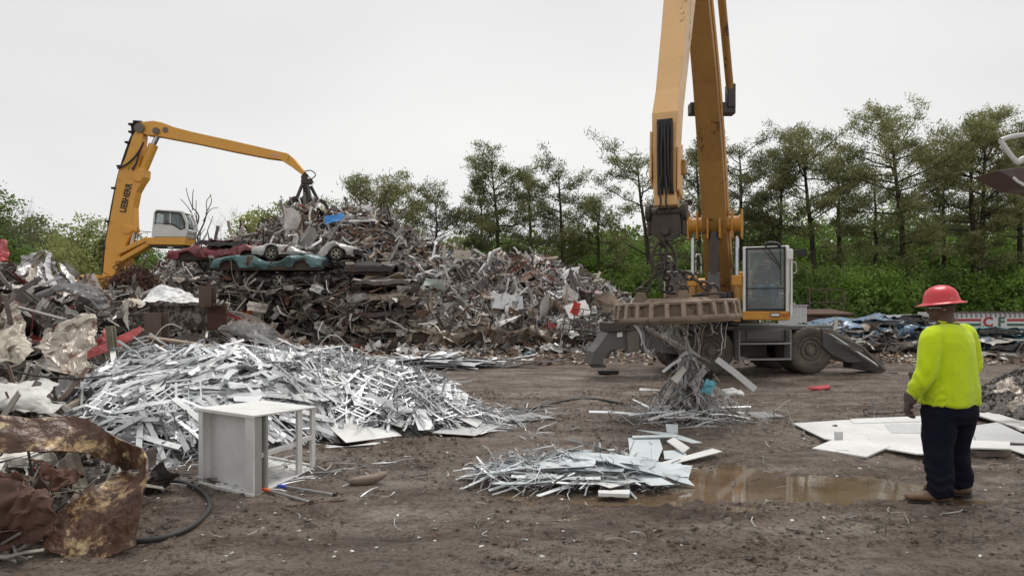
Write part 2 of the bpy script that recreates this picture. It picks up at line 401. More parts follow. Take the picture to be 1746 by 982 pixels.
# ---------------------------------------------------------------- trees
LEAF = {
 'pine': leafmat('pine_needles', [(.045, .056, .018), (.085, .10, .032), (.13, .145, .05), (.20, .205, .085)], .35),
 'bright': leafmat('bright_leaves', [(.065, .13, .018), (.12, .21, .03), (.17, .28, .045), (.24, .35, .07)], .45),
 'mid': leafmat('mid_leaves', [(.04, .075, .015), (.075, .13, .025), (.12, .185, .04), (.17, .24, .06)], .4),
 'pale': leafmat('pale_leaves', [(.11, .13, .035), (.17, .20, .05), (.23, .26, .075), (.30, .32, .12)], .4),
 'olive': leafmat('olive_leaves', [(.07, .085, .025), (.11, .13, .04), (.155, .18, .055), (.21, .23, .085)], .4),
}
m_bark = paint('bark', (.055, .042, .032), .9, dirt=.6, ds=3, dcol=(.02, .016, .013), bmp=.5)
m_barkg = paint('ivy_bark', (.045, .048, .022), .9, dirt=.6, ds=3, dcol=(.03, .045, .012), bmp=.5)
m_dead = paint('dead_bark', (.13, .11, .095), .9, dirt=.5, ds=2, dcol=(.06, .05, .04))
def tufts(C, rad, K, L, W, rs, up=.4, quad=False):
    """C (n,3) tuft centres -> K small blades or leaves round each"""
    n = len(C); C = np.repeat(C, K, 0); N = len(C)
    d = rs.normal(size=(N, 3)); d[:, 2] = np.abs(d[:, 2]) * .7 + up * .3; d = nrm(d)
    c = C + rs.normal(size=(N, 3)) * rad
    s = nrm(np.cross(d, rs.normal(size=(N, 3))))
    l = L * (.6 + .8 * rs.rand(N, 1)); w = W * (.6 + .8 * rs.rand(N, 1))
    if quad:
        v = np.stack([c, c + d * l * .5 + s * w, c + d * l, c + d * l * .5 - s * w], 1).reshape(-1, 3)
        return v, [np.arange(N * 4).reshape(-1, 4)]
    v = np.stack([c - s * w, c + s * w, c + d * l], 1).reshape(-1, 3)
    return v, [np.arange(N * 3).reshape(-1, 3)]
def pine(px, topy, D, cw, seed, lean=0, bare=.4, label='', dens=1.0, two=False, ivy=False, group='tall pines along the far edge of the yard'):
    rs = np.random.RandomState(seed); base = at(px, HOR, D); base[2] = 0
    H = at(px, topy, D)[2]; r0 = H * .011 + .07
    root = thing('pine_tree', label, 'tree', base, 0, group)
    tr = MB(); C = []
    stems = [(0, 0)] + ([(.9, .35)] if two else [])
    for (ox, sp) in stems:
        zz = np.linspace(-.2, 1, 12); path = np.stack([ox * .4 + lean * zz ** 1.3 * 1.0 + sp * ox * zz * 1.5 + .10 * rs.normal(size=12).cumsum() * .5, .1 * rs.normal(size=12).cumsum() * .5, zz * H * (1 if ox == 0 else .93)], -1)
        path = smoothpath(path, 3)
        tt = np.linspace(0, 1, len(path)); tr.add(sweep(path, r0 * (1 - tt) ** .7 + .025, k=9))
        nb = int((30 + 8 * rs.rand()) * dens)
        for q in range(nb):
            t = bare + (1 - bare) * (q + rs.rand()) / nb; 
            if rs.rand() < (.12 if t > bare + .12 else .5): continue
            p0 = path[min(int(t * (len(path) - 1)), len(path) - 1)]
            prof = math.sin(min(1, (1.05 - t) / (1.02 - bare) + .14) * math.pi * .66) ** .7 * (1 - .25 * (t < bare + .12))
            Lb = cw * .5 * prof * (.5 + .65 * rs.rand()) + .3
            az = rs.rand() * 2 * math.pi; el = .12 + .6 * (t - bare) / (1 - bare) + .2 * rs.normal()
            d = V(math.cos(az), math.sin(az), el); s = np.linspace(0, 1, 6)[:, None]
            bp = p0 + d * s * Lb + V(0, 0, .16 * Lb) * s ** 2 * rs.choice([-1, 1, 1]) + rs.normal(size=(6, 3)) * .05 * Lb * s
            tr.add(sweep(bp, np.linspace(.018 + .013 * Lb, .012, 6), k=4))
            ns = int(3 + Lb * 2.2)
            for w in range(ns):
                u = .35 + .65 * (w + rs.rand()) / ns; k0 = u * 5; i0 = min(int(k0), 4); pp = bp[i0] + (bp[i0 + 1] - bp[i0]) * (k0 - i0)
                sd = nrm(nrm(d) * .5 + rs.normal(size=3) * V(.8, .8, .3)); sl = Lb * .30 * (.4 + rs.rand()) * (1.15 - u * .4)
                e = pp + sd * sl + V(0, 0, .12 * sl)
                tr.add(sweep(np.array([pp, (pp + e) / 2 + rs.normal(size=3) * .03, e]), .012, k=3, cap=False))
                for z in range(2): C.append(pp + (e - pp) * rs.uniform(.6, 1.12) + rs.normal(size=3) * V(.14, .14, .08))
        C += [path[-1] + rs.normal(size=3) * V(.25, .25, .3) for _ in range(10)]
        for q in range(int(5 + 6 * bare)):   # dead stubs
            t = rs.uniform(.15, bare + .15); p0 = path[int(t * (len(path) - 1))]; az = rs.rand() * 6.28; Lb = rs.uniform(.5, 2.2)
            d = V(math.cos(az), math.sin(az), rs.uniform(-.2, .3)); tr.add(sweep(np.array([p0, p0 + d * Lb * .5 + V(0, 0, .05), p0 + d * Lb]), np.array([.03, .02, .008]), k=4))
    C = np.array(C); kz = (H - .15) / C[:, 2].max(); C[:, 2] *= kz
    for q_ in tr.v: q_[:, 2] *= kz
    path = path * V(1, 1, kz)
    tr.build('trunk', m_barkg if ivy else m_bark, root, smooth=True)
    cm = MB().add(tufts(C, V(.21, .21, .16), 26, .25, .030, rs, .9))
    cm.build('crown', LEAF['pine'], root)
    if ivy:
        k = 260; t = rs.rand(k) * .5; a = rs.rand(k) * 6.28; q = path[(t * (len(path) - 1)).astype(int)]
        I = q + np.stack([np.cos(a) * (r0 + .08), np.sin(a) * (r0 + .08), rs.normal(size=k) * .3], -1)
        MB().add(tufts(I, .09, 8, .16, .06, rs, quad=True)).build('ivy', LEAF['mid'], root)
    return root
def leafy(px, topy, D, w, seed, kind, label, name='leafy_tree', base_frac=.12, ncl=130, per=60, leaf=.17, group=None, cat='tree', boty=None, depth=None):
    rs = np.random.RandomState(seed); base = at(px, HOR, D); base[2] = 0; H = at(px, topy, D)[2]; depth = depth or w
    root = thing(name, label, cat, base, 0, group)
    tr = MB(); z0 = H * base_frac
    path = np.stack([.05 * rs.normal(size=6).cumsum() * H * .3, .03 * rs.normal(size=6).cumsum() * H * .3, np.linspace(-.1, H * .8, 6)], -1)
    tr.add(sweep(smoothpath(path, 3), np.linspace(.02 * H + .05, .03, 16), k=8))
    u = rs.normal(size=(ncl, 3)); u = nrm(u) * (rs.rand(ncl, 1) ** .38)
    lump = 1 + .30 * vnoise(u[:, 0] * 2.2 + seed, u[:, 1] * 2.2, u[:, 2] * 2.2, seed)[:, None]
    C = u * lump * V(w / 2, depth / 2, (H - z0) / 2) * .92 + V(0, 0, (H + z0) / 2)
    C[:, 2] = np.minimum(C[:, 2], H)
    for q in rs.choice(ncl, min(ncl, 34), False):
        t = np.clip(C[q, 2] / H * .6, .1, .75); p0 = smoothpath(path, 3)[int(t * 15)]
        mid = (p0 + C[q]) / 2 + rs.normal(size=3) * .12 * w * .3
        tr.add(sweep(smoothpath(np.array([p0, mid, C[q]]), 3), np.linspace(.03 + .004 * H, .01, 7), k=4))
    tr.build('trunk', m_bark, root, smooth=True)
    cs = max(.28, w * .075)
    MB().add(tufts(C, V(cs, cs, cs * .6), per, leaf * 1.25, leaf * .42, rs, .1, True)).build('crown', LEAF[kind], root)
    return root
def bare_tree(px, topy, D, seed, label, spread=.5, kids=3, depth=5, name='dead_tree', rr=.012, stub=False):
    rs = np.random.RandomState(seed); base = at(px, HOR, D); base[2] = 0; H = at(px, topy, D)[2]
    tr = MB()
    def grow(p, d, L, r, lv):
        m = rs.normal(size=3) * .10 * L; e = p + d * L
        pth = smoothpath(np.array([p, p + d * L * .5 + m, e]), 3)
        tr.add(sweep(pth, np.linspace(r, r * .6, len(pth)), k=5 if lv < 2 else 3))
        if lv >= depth: return
        for _ in range(kids if lv else kids + 1):
            nd = nrm(d + rs.normal(size=3) * spread * V(1, .6, .7) + V(0, 0, .18)); grow(e if _ == 0 else p + d * L * rs.uniform(.45, .95), nd, L * rs.uniform(.5, .8), r * .55, lv + 1)
    grow(V(0, 0, -.1), V(.03, 0, 1.), H * .45, H * rr + .05, 0)
    v = np.concatenate(tr.v); s = H / v[:, 2].max(); tr.v = [q * s for q in tr.v]
    root = thing(name, label, 'tree', base, 0)
    tr.build('trunk', m_dead, root); return root
PG = 'tall pines along the far edge of the yard'
pine(650, 300, 46, 6.4, 11, .2, .55, 'round-topped pine showing just above the car heap', 1.3, group=PG)
pine(750, 312, 52, 5.2, 12, -.3, .5, 'slim pine with a small crown right of the heap top', .9, group=PG)
pine(852, 250, 50, 5.4, 13, -.8, .42, 'tall pine with ivy on its trunk, tallest of the middle pines', 1.15, ivy=True, group=PG)
pine(822, 325, 53, 4.4, 14, 0, .35, 'shorter dense pine close behind the ivy-covered pine', 1.1, group=PG)
pine(912, 283, 53, 4.2, 15, -.2, .35, 'narrow pine between two taller middle pines', .9, group=PG)
pine(968, 252, 50, 4.6, 16, -.4, .38, 'straight thin pine with a sparse feathery crown', .85, group=PG)
pine(1018, 335, 48, 4.6, 17, -.1, .45, 'low pine with an ivy green trunk left of the chain', .8, ivy=True, group=PG)
pine(1112, 228, 46, 6.6, 18, -1.3, .40, 'leaning pine with long bare limbs beside the magnet arm', .95, group=PG)
pine(1192, 225, 50, 5.6, 19, 0, .47, 'pine seen in the gap between the boom and the stick', 1.0, group=PG)
pine(1268, 208, 50, 5.6, 20, -.3, .47, 'pine rising just right of the yellow boom', 1.05, group=PG)
pine(1330, 262, 47, 4.6, 21, .1, .47, 'shorter pine above the white cab', 1.0, group=PG)
pine(1400, 205, 46, 6.2, 22, -1.2, .47, 'broad pine with a slightly leaning trunk behind the cab', 1.15, group=PG)
pine(1430, 240, 50, 4.8, 23, 0, .47, 'thin dark pine close beside the broad leaning pine', .9, group=PG)
pine(1556, 157, 45, 7.6, 24, -1.2, .47, 'tallest pine of all with a wide spreading crown', 1.35, group=PG)
pine(1495, 285, 53, 4.2, 25, 0, .47, 'small pine in the dip left of the tallest pine', .9, group=PG)
pine(1662, 170, 45, 6.4, 26, 0, .47, 'twin-stemmed pine behind the worker in the red helmet', 1.25, two=True, group=PG)
pine(1735, 205, 47, 6.0, 27, 0, .47, 'pine at the right edge behind the striped trailer', 1.1, group=PG)
pine(1605, 250, 52, 4.6, 28, 0, .47, 'thin pine between the tallest and the twin-stemmed pine', .9, group=PG)
pine(1800, 180, 46, 6.0, 29, 0, .47, 'pine just past the right edge of the view', 1.0, group=PG)
UG = 'leafy trees behind the pines'
for k, (px, ty, D, w, kd) in enumerate([(705, 415, 60, 7, 'mid'), (770, 400, 62, 6, 'olive'), (830, 418, 60, 6, 'bright'), (890, 410, 62, 7, 'mid'), (950, 405, 61, 6, 'olive'),
        (1000, 392, 60, 6, 'bright'), (1050, 385, 62, 7, 'bright'), (1100, 398, 60, 6, 'mid'), (1160, 380, 62, 7, 'bright'), (1225, 360, 62, 8, 'mid'), (1290, 350, 62, 8, 'mid'),
        (1360, 355, 62, 8, 'bright'), (1430, 365, 60, 8, 'mid'), (1500, 335, 62, 8, 'mid'), (1560, 345, 61, 8, 'bright'), (1625, 350, 62, 8, 'mid'), (1690, 345, 61, 8, 'bright'), (1750, 350, 61, 8, 'mid')]):
    WH = {0: 'right of the heap top', 6: 'left of the magnet chains', 8: 'behind the magnet chains', 11: 'behind the white cab', 14: 'behind the tallest pine', 16: 'above the striped trailer'}
    leafy(px, ty, D, w * 1.15, 100 + k, kd, 'spring green leafy tree filling the woods behind the pines' + (', ' + WH[k] if k in WH else ''), group=UG, ncl=150, per=62, leaf=.19, base_frac=.03)
for k, (px, ty, D, w, kd) in enumerate([(1000, 455, 47, 5, 'bright'), (1060, 440, 46, 5, 'bright'), (940, 462, 48, 5, 'mid'), (1110, 452, 45, 5, 'bright'), (1180, 455, 46, 5, 'mid'), (1240, 440, 47, 5, 'mid'), (1375, 450, 44, 5, 'mid'),
        (1440, 452, 46, 5.5, 'bright'), (1500, 438, 45, 5, 'bright'), (1590, 450, 46, 5, 'mid'), (1640, 445, 45, 5, 'bright'), (1710, 440, 46, 5, 'mid'), (1760, 452, 43, 5, 'bright'), (1350, 440, 48, 5, 'bright'), (880, 470, 48, 5, 'mid'), (800, 455, 50, 6, 'mid'), (720, 455, 50, 6, 'mid')]):
    leafy(px, ty, D, w, 200 + k, kd, 'low leafy bush at the foot of the pines', 'bush', .0, 80, 60, .16, 'bushes at the foot of the pines', 'bush')
# left bank of trees
LG = 'leafy trees behind the left heap'
for k, (px, ty, D, w, kd, lb) in enumerate([(-20, 308, 58, 6, 'mid', 'tall dark green tree at the left edge'), (25, 352, 60, 7, 'olive', 'round green tree next to the tall dark one at the left'),
        (75, 378, 58, 6, 'olive', 'olive green tree below the small bare tree'), (140, 362, 56, 6.5, 'pale', 'pale green spreading tree left of the far crane boom'), (215, 385, 58, 5, 'olive', 'green tree behind the foot of the far crane boom'),
        (270, 420, 56, 5, 'mid', 'low green tree under the far crane cab'), (110, 410, 52, 6, 'pale', 'low pale bushy tree behind the left heap'), (20, 405, 52, 6, 'mid', 'low green bushy tree at the left edge'), (330, 425, 58, 5, 'olive', 'low tree right of the far crane cab'),
        (425, 372, 54, 4.5, 'pale', 'small yellow green tree left of the grapple heap'), (475, 335, 56, 5.5, 'pale', 'yellow green tree behind the grapple'), (540, 350, 56, 4, 'pale', 'yellow green treetop right of the grapple'), (600, 380, 58, 5, 'olive', 'treetop hidden behind the heap top')]):
    leafy(px, ty, D, w, 300 + k, kd, lb, group=LG, ncl=190, per=62, leaf=.19, base_frac=.05)
bare_tree(58, 328, 55, 5, 'small bare tree standing above the green trees at the left edge', .55, 3, 5, 'bare_tree', .006)
bare_tree(330, 320, 50, 9, 'dead grey tree with broken limbs behind the far crane cab', .42, 3, 3, rr=.02)
bare_tree(372, 350, 54, 12, 'thin bare tree with fine twigs right of the dead tree', .5, 3, 5, 'bare_tree', .006)
for k, px in enumerate((700, 735, 875, 940, 1215)):
    bare_tree(px, 335 + 9 * k, 52, 40 + k, 'thin grey bare tree among the middle pines', .5, 3, 5, 'bare_tree', .006)['group'] = 'thin bare trees among the pines'
# undergrowth mass
rs = np.random.RandomState(77); Nn = 2600
ux = rs.uniform(-50, 62, Nn); uy = rs.uniform(41, 66, Nn); uz = rs.uniform(.05, 1.0, Nn) + .6 * (vnoise(ux * .3, uy * .3, 0, 5) + 1) + (uy - 41) * .03
tag(MB().add(tufts(np.stack([ux, uy, uz], -1), .4, 16, .34, .12, rs, .2, True)).build('undergrowth', LEAF['mid']), 'dense low greenery at the foot of the woods', 'undergrowth', kind='stuff')
rs = np.random.RandomState(78); Nn = 3200
ux = rs.uniform(-60, 75, Nn); uy = rs.uniform(70, 84, Nn); uz = rs.uniform(.2, 1, Nn) ** 1.0 * (7.5 + 2.5 * vnoise(ux * .18, 0, 0, 5) + np.clip((ux - 5) * .12, -1.5, 2.5))
tag(MB().add(tufts(np.stack([ux, uy, uz], -1), .7, 22, .6, .22, rs, .2, True)).build('woods', LEAF['mid']), 'far mass of green woodland behind the individual trees', 'woods', kind='stuff')

# ---------------------------------------------------------------- scrap heaps: underlying masses
def bmp(x, y, cx, cy, rx, ry, h, rot=0, p=.9):
    c, s = math.cos(rot), math.sin(rot); dx, dy = x - cx, y - cy
    q = ((dx * c + dy * s) / rx) ** 2 + ((-dx * s + dy * c) / ry) ** 2
    return h * np.clip(1 - q, 0, 1) ** p
RPX = np.array([(180, 500), (240, 480), (300, 455), (380, 430), (430, 415), (470, 390), (500, 374), (522, 364), (535, 368), (560, 378), (600, 372), (640, 380), (690, 402), (740, 438), (780, 452), (830, 450), (880, 450), (940, 456), (985, 478), (1030, 505), (1075, 530), (1110, 575)], float)
RX_ = (RPX[:, 0] - 873) * 31 / FPX; RZ_ = CAM_Z + (HOR - RPX[:, 1]) * 31 / FPX
def main_heap(x, y):
    r = np.interp(x, RX_, RZ_, left=0, right=0) * np.clip((x + 18.7) / 2, 0, 1) * np.clip((6.4 - x) / 1.2, 0, 1)
    yf = np.interp(x, [-16, -13, -12, -4, -2.8, 3, 6], [27, 27.6, 28.6, 28.6, 26.2, 25.6, 26.5])
    t = np.clip((y - yf) / (31.2 - yf), 0, 1); f = np.where(y < 31.2, t ** .75, 1 - np.clip((y - 31.2) / 7, 0, 1) ** 1.6)
    return r * np.clip(f, 0, 1) + .25 * fbm(x * .8, y * .8, 0, 31, 3) * (r > .3) * f
def left_heap(x, y):
    h = bmp(x, y, -12.6, 14.6, 3.9, 4.2, 2.3, 0, .75)
    h = np.maximum(h, bmp(x, y, -9.9, 13.2, 2.6, 3.6, 1.75, .2, .8)); h = np.maximum(h, bmp(x, y, -8.5, 9.9, 2.7, 3.0, 1.35, 0, .8))
    h = np.maximum(h, bmp(x, y, -11.2, 20.5, 5.0, 3.6, 2.15, 0, .8)); h = np.maximum(h, bmp(x, y, -6.1, 7.2, 1.8, 1.6, .55, 0, .8))
    return h + .12 * fbm(x * 1.1, y * 1.1, 0, 33, 3) * (h > .2)
def silver_heap(x, y):
    h = bmp(x, y, -4.15, 9.3, 2.1, 2.15, 1.0, 0, .7); h = np.maximum(h, bmp(x, y, -2.35, 10.2, 1.95, 1.75, .62, .2, .8))
    h = np.maximum(h, bmp(x, y, -4.4, 12.2, 3.2, 2.4, .75, 0, .8)); h = np.maximum(h, bmp(x, y, -1.45, 10.0, 1.15, 1.0, .30, 0, .8))
    return h + .05 * fbm(x * 1.6, y * 1.6, 0, 35, 3) * (h > .1)
def heap_mesh(fn, x0, x1, y0, y1, st, name, mat, label):
    xs = np.arange(x0, x1, st); ys = np.arange(y0, y1, st); X, Y = np.meshgrid(xs, ys); Z = fn(X, Y)
    Z = np.where(Z > .04, Z - .08, -.1); P = np.stack([X, Y, Z], -1); a, b = P.shape[:2]
    i = np.arange(a - 1)[:, None] * b; j = np.arange(b - 1)[None]
    f = np.stack([i + j, i + j + 1, i + b + j + 1, i + b + j], -1).reshape(-1, 4); f = f[Z.ravel()[f].max(1) > -.05]
    o = MB().add((P.reshape(-1, 3), [f])).build(name, mat, smooth=True)
    return tag(o, label, 'scrap', kind='stuff')
m_core = paint('packed_scrap', (.055, .045, .038), .8, .1, dirt=.8, ds=4, dcol=(.12, .09, .07), rust=.5, geo=True, bmp=1)
heap_mesh(main_heap, -19, 7, 25, 39, .2, 'packed_scrap', m_core, 'dark packed scrap under the big car heap')
heap_mesh(left_heap, -17, -4, 5, 25, .15, 'packed_scrap', m_core, 'dark packed scrap under the left heap')
heap_mesh(silver_heap, -8, 1, 6, 15, .1, 'packed_scrap', paint('packed_offcuts', (.25, .25, .25), .6, .3, dirt=.9, ds=5, dcol=(.05, .045, .04), geo=True, bmp=1), 'packed metal offcuts under the bright heap')

# palettes
MIX = [(.58, .57, .55), (.34, .33, .32), (.74, .73, .71), (.17, .16, .155), (.09, .08, .075), (.20, .13, .09), (.34, .27, .21), (.05, .045, .042), (.38, .37, .36), (.12, .07, .045), (.48, .43, .36), (.24, .05, .04), (.10, .16, .19), (.22, .21, .2)]
MW = [4, 3, 3.2, 2.5, 3, 2, 2.5, 3, 2.5, 2, 1.8, .35, .3, 2.5]
def pal(name, src, **k): return palette(name, [tuple(min(.85, x * 1.25) for x in c) for c in MIX], src, .5, .15, dirt=.3, rust=.3, wts=MW, **k)
m_mixI, m_mixO = pal('mixed_scrap', 'island', dcol=(.10, .07, .05)), pal('mixed_scrap_piece', 'object', dcol=(.10, .07, .05))
LMIX = [(.55, .52, .47), (.40, .37, .33), (.70, .68, .65), (.22, .205, .19), (.10, .09, .085), (.06, .05, .047), (.40, .37, .32), (.33, .32, .31), (.30, .03, .03), (.15, .10, .075)]
m_lefI, m_lefO = [palette(nm, LMIX, s, .42, .3, dirt=.55, rust=.35, wts=[2, 3, 1.3, 3, 4, 4, 2.5, 3, .5, 3]) for nm, s in (('left_scrap', 'island'), ('left_scrap_piece', 'object'))]
SV = [(.76, .77, .79), (.62, .63, .65), (.84, .85, .86), (.38, .39, .41), (.24, .25, .26), (.07, .07, .075), (.60, .62, .62)]  # the dark greys paint in shaded gaps between bright offcuts
m_silI, m_silO = [palette(nm, SV, s, .42, .25, dirt=.15, wts=[4, 3, 3, 2.5, 2, 2, 3], dcol=(.15, .13, .12)) for nm, s in (('silver_scrap', 'island'), ('silver_piece', 'object'))]
m_whiO = palette('white_piece', [(.74, .75, .76), (.64, .66, .68), (.80, .81, .81)], 'object', .45, .1, dirt=.2, dcol=(.2, .17, .15))

TW = [(.45, .45, .45), (.22, .215, .21), (.70, .70, .70), (.08, .075, .07), (.55, .54, .53), (.30, .26, .22)]
m_tw = palette('tangle_piece', TW, 'object', .4, .4, dirt=.3); m_twI = palette('tangle_wire', TW, 'island', .4, .3, dirt=.2, wts=[3, 3, 2.5, 2.5, 3, 2])
TWIN = {'mixed_scrap_piece': m_mixI, 'left_scrap_piece': m_lefI, 'silver_piece': m_silI, 'white_piece': palette('white_bits', [(.72, .73, .74), (.58, .60, .62), (.80, .81, .81), (.40, .41, .42)], 'island', .45, .1, dirt=.2, dcol=(.2, .17, .15)), 'blue_white_piece': palette('blue_white_bits', [(.62, .67, .68), (.54, .59, .61), (.70, .73, .73), (.38, .42, .43)], 'island', .45, .1, dirt=.2)}
FLOW = lambda x, y: 3.2 * float(vnoise(x * .55, y * .55, 0, 88)) + .4

# piece generators in local space (long axis X)
def g_strip(rs, L=1, w=.05, t=.003, bend=.3, tw=1.0, n=6):
    s = np.linspace(-.5, .5, n); P = np.stack([s * L, bend * L * (rs.normal() * s ** 2 * 1.5 + .10 * rs.normal(size=n).cumsum() * .3), bend * L * (rs.normal() * (s ** 2 - .1) + .1 * rs.normal(size=n).cumsum() * .3)], -1)
    return sweep(P, w / 2, t, rect=True, up=V(0, 0, 1), twist=tw * rs.normal())
def g_pipe(rs, L=1, r=.02, bend=.5, n=8, k=6):
    d = nrm(V(1, rs.normal() * .2, rs.normal() * .2)); P = [V(-L / 2, 0, 0)]
    for i in range(n - 1):
        if rs.rand() < .35: d = nrm(d + rs.normal(size=3) * bend)
        P.append(P[-1] + d * L / (n - 1))
    P = np.array(P); P -= P.mean(0); return sweep(smoothpath(P, 2), r, k=k)
def g_sheet(rs, L=1, W=.6, cr=.12, fold=.5, m=9, n=7, th=.004):
    u, v = np.meshgrid(np.linspace(-.5, .5, m), np.linspace(-.5, .5, n), indexing='ij'); sd = rs.randint(9999)
    f1 = rs.normal() * fold; a = rs.uniform(-.7, .7); q = u * math.cos(a) + v * math.sin(a)
    z = f1 * np.abs(q - rs.uniform(-.2, .2)) * L + cr * L * .8 * (crease(u, v, 0 * u, sd, 5, 2.2) + .3 * crease(u, v, 0 * u, sd + 9, 4, 6))
    sk = rs.uniform(-.12, .12)
    P = np.stack([(u + .08 * vnoise(v * 4, sd, 0, 3)) * L, (v * (1 + .15 * u * rs.normal()) + sk * u + .07 * vnoise(u * 4, sd, 1, 8)) * W, z], -1)
    return sheet(P, th)
def g_angle(rs, L=1, w=.06):
    s = np.linspace(-.5, .5, 5); b = rs.normal() * .12; P = np.stack([s * L, b * L * s ** 2, 0 * s], -1)
    mb = MB(); mb.add(sweep(P, w / 2, .004, rect=True)); mb.add(sweep(P + V(0, w / 2, w / 2), .004, w / 2, rect=True)); return mb
def g_panel(rs, L=1, W=.5, th=.02):
    mb = MB(); mb.add(box(0, 0, 0, L, W, th)); mb.add(box(0, W / 2, -th * 1.5, L, th * .5, th * 3.1)); mb.add(box(L / 2, 0, -th * 1.5, th * .5, W, th * 3.1)); return mb
def g_channel(rs, L=1, w=.1):
    s = np.linspace(-.5, .5, 7); P = np.stack([s * L, rs.normal() * .1 * L * s ** 2, rs.normal() * .25 * L * s ** 2], -1)
    mb = MB()
    for (oy, oz, a, b) in ((0, 0, w / 2, .003), (w / 2, w * .25, .003, w * .25), (-w / 2, w * .25, .003, w * .25)): mb.add(sweep(P + V(0, oy, oz), a, b, rect=True, up=V(0, 0, 1)))
    return mb
def g_web(rs, L=1, W=.25):
    """punched skeleton sheet: two rails and cross bars"""
    mb = MB(); nb = int(L / .07); s = np.linspace(-.5, .5, 6); c = rs.normal() * .08
    def rail(y, w): return sweep(np.stack([s * L, s * 0 + y, c * L * s ** 2 * 4], -1), w / 2, .002, rect=True, up=V(0, 0, 1))
    mb.add(rail(-W / 2, .03)); mb.add(rail(W / 2, .022)); mb.add(rail(0.0, .014))
    for i in range(nb):
        x = -.5 + (i + .5) / nb; mb.add(box(x * L, rs.choice([0, -W / 4, W / 4, 0]), c * L * x * x * 4 + .0012, .018, W * rs.choice([1, .5]), .003))
    return mb
def g_wire(rs, L=1, r=.006): return g_pipe(rs, L, r, .9, 10, 4)
def addg(mb, g, M=None):
    if isinstance(g, MB):
        v = np.concatenate(g.v)
        if M is not None: v = v @ M[:3, :3].T + M[:3, 3]
        L = np.concatenate(g.loops) + mb.n; mb.loops.append(L); mb.sizes.append(np.concatenate(g.sizes)); mb.v.append(v); mb.n += len(v)
    else: mb.add(g, M)
    return mb
def surf_frame(rs, fn, x, y, tilt=.35, lift=.05, flow=None):
    e = .15; z = float(fn(x, y)); gxx = (float(fn(x + e, y)) - float(fn(x - e, y))) / (2 * e); gyy = (float(fn(x, y + e)) - float(fn(x, y - e))) / (2 * e)
    gxx, gyy = max(-1.5, min(1.5, gxx)), max(-1.5, min(1.5, gyy))
    n = nrm(V(-gxx, -gyy, 1) + rs.normal(size=3) * tilt)
    a = rs.rand() * 6.28 if flow is None else (flow(x, y) + rs.normal() * .32 if callable(flow) else flow + rs.normal() * .5)
    d = V(math.cos(a), math.sin(a), 0); d = d - (d * n).sum() * n + rs.normal(size=3) * tilt * .3
    return V(x, y, max(z, 0) + lift), d, n
def scatter_stuff(fn, sampler, gens, count, mat, name, label, seed, tilt=.4, lift=.05, flow=None, cat='scrap'):
    rs = np.random.RandomState(seed); mb = MB(); pool = [[MB_geo(g(rs)) for _ in range(14)] for g, w in gens]; w = np.array([q[1] for q in gens], float); w /= w.sum()
    for _ in range(count):
        x, y = sampler(rs); k = rs.choice(len(gens), p=w); geo = pool[k][rs.randint(14)]
        p, d, n = surf_frame(rs, fn, x, y, tilt, lift * rs.uniform(.3, 2), flow); M = ixform(p, d, n); M[:3, :3] *= rs.uniform(.6, 1.4); mb.add(geo, M)
    return tag(mb.build(name, mat, smooth=False), label, cat, kind='stuff')
def MB_geo(g):
    if isinstance(g, MB):
        fs = []; L = np.concatenate(g.loops); z = np.concatenate(g.sizes); o = 0
        st = np.cumsum(z) - z
        for s in np.unique(z):
            idx = st[z == s]; fs.append(L[idx[:, None] + np.arange(s)])
        return np.concatenate(g.v), fs
    return g
def scatter_things(fn, sampler, gen, count, mat, name, label, cat, group, seed, tilt=.4, lift=.08, flow=None, smooth=False, smin=.7, smax=1.4, extra=0):
    if extra: scatter_stuff(fn, sampler, [(gen, 1)], extra, mat if not mat.name.endswith('_piece') or mat.name not in TWIN else TWIN[mat.name], name + '_pile', 'more of the many loose pieces like these: ' + group, seed + 500, tilt, lift, flow)
    rs = np.random.RandomState(seed); pool = []
    for i in range(min(12, count)):
        o = addg(MB(), gen(rs)).build(name, mat, smooth=smooth); pool.append(o)
    for i in range(count):
        o = pool[i] if i < len(pool) else pool[rs.randint(len(pool))].copy()
        if i >= len(pool): COL.objects.link(o)
        x, y = sampler(rs); p, d, n = surf_frame(rs, fn, x, y, tilt, lift * rs.uniform(.4, 1.8), flow); M = ixform(p, d, n); M[:3, :3] *= rs.uniform(smin, smax); setm(o, M)
        tag(o, label(i) if callable(label) else label, cat, group)
def in_heap(fn, x0, x1, y0, y1, zmin=.15, wf=None):
    def f(rs):
        for _ in range(400):
            x, y = rs.uniform(x0, x1), rs.uniform(y0, y1)
            if float(fn(x, y)) > zmin and (wf is None or wf(x, y)): return x, y
        return x, y
    return f
# ---- main heap
s_all = in_heap(main_heap, -16.5, 6, 25.5, 33.5, .25)
s_right = in_heap(main_heap, -5.5, 6, 25.5, 32.2, .25)
s_top = in_heap(main_heap, -14, -2, 28.8, 32.5, 2.5)
scatter_stuff(main_heap, s_all, [(lambda r: g_strip(r, .9, .07, .006, .7), 4), (lambda r: g_pipe(r, .9, .024, .7), 4), (lambda r: g_sheet(r, .42, .3, .2, .6, 6, 5), 3), (lambda r: g_angle(r, .7), 1), (lambda r: g_wire(r, 1.2, .012), 3)], 9500, m_mixI, 'scrap_fragments', 'countless small broken metal fragments covering the big car heap', 51, .7, .16)
mg = 'on the big heap behind the parked magnet machine'
scatter_things(main_heap, s_right, lambda r: g_pipe(r, 1.7, .055, .6, 9, 8), 150, m_mixO, 'bent_pipe', 'bent grey metal pipe lying on the right slope of the big heap', 'pipe', 'bent pipes on the right slope', 52, .6, .2, smooth=True)
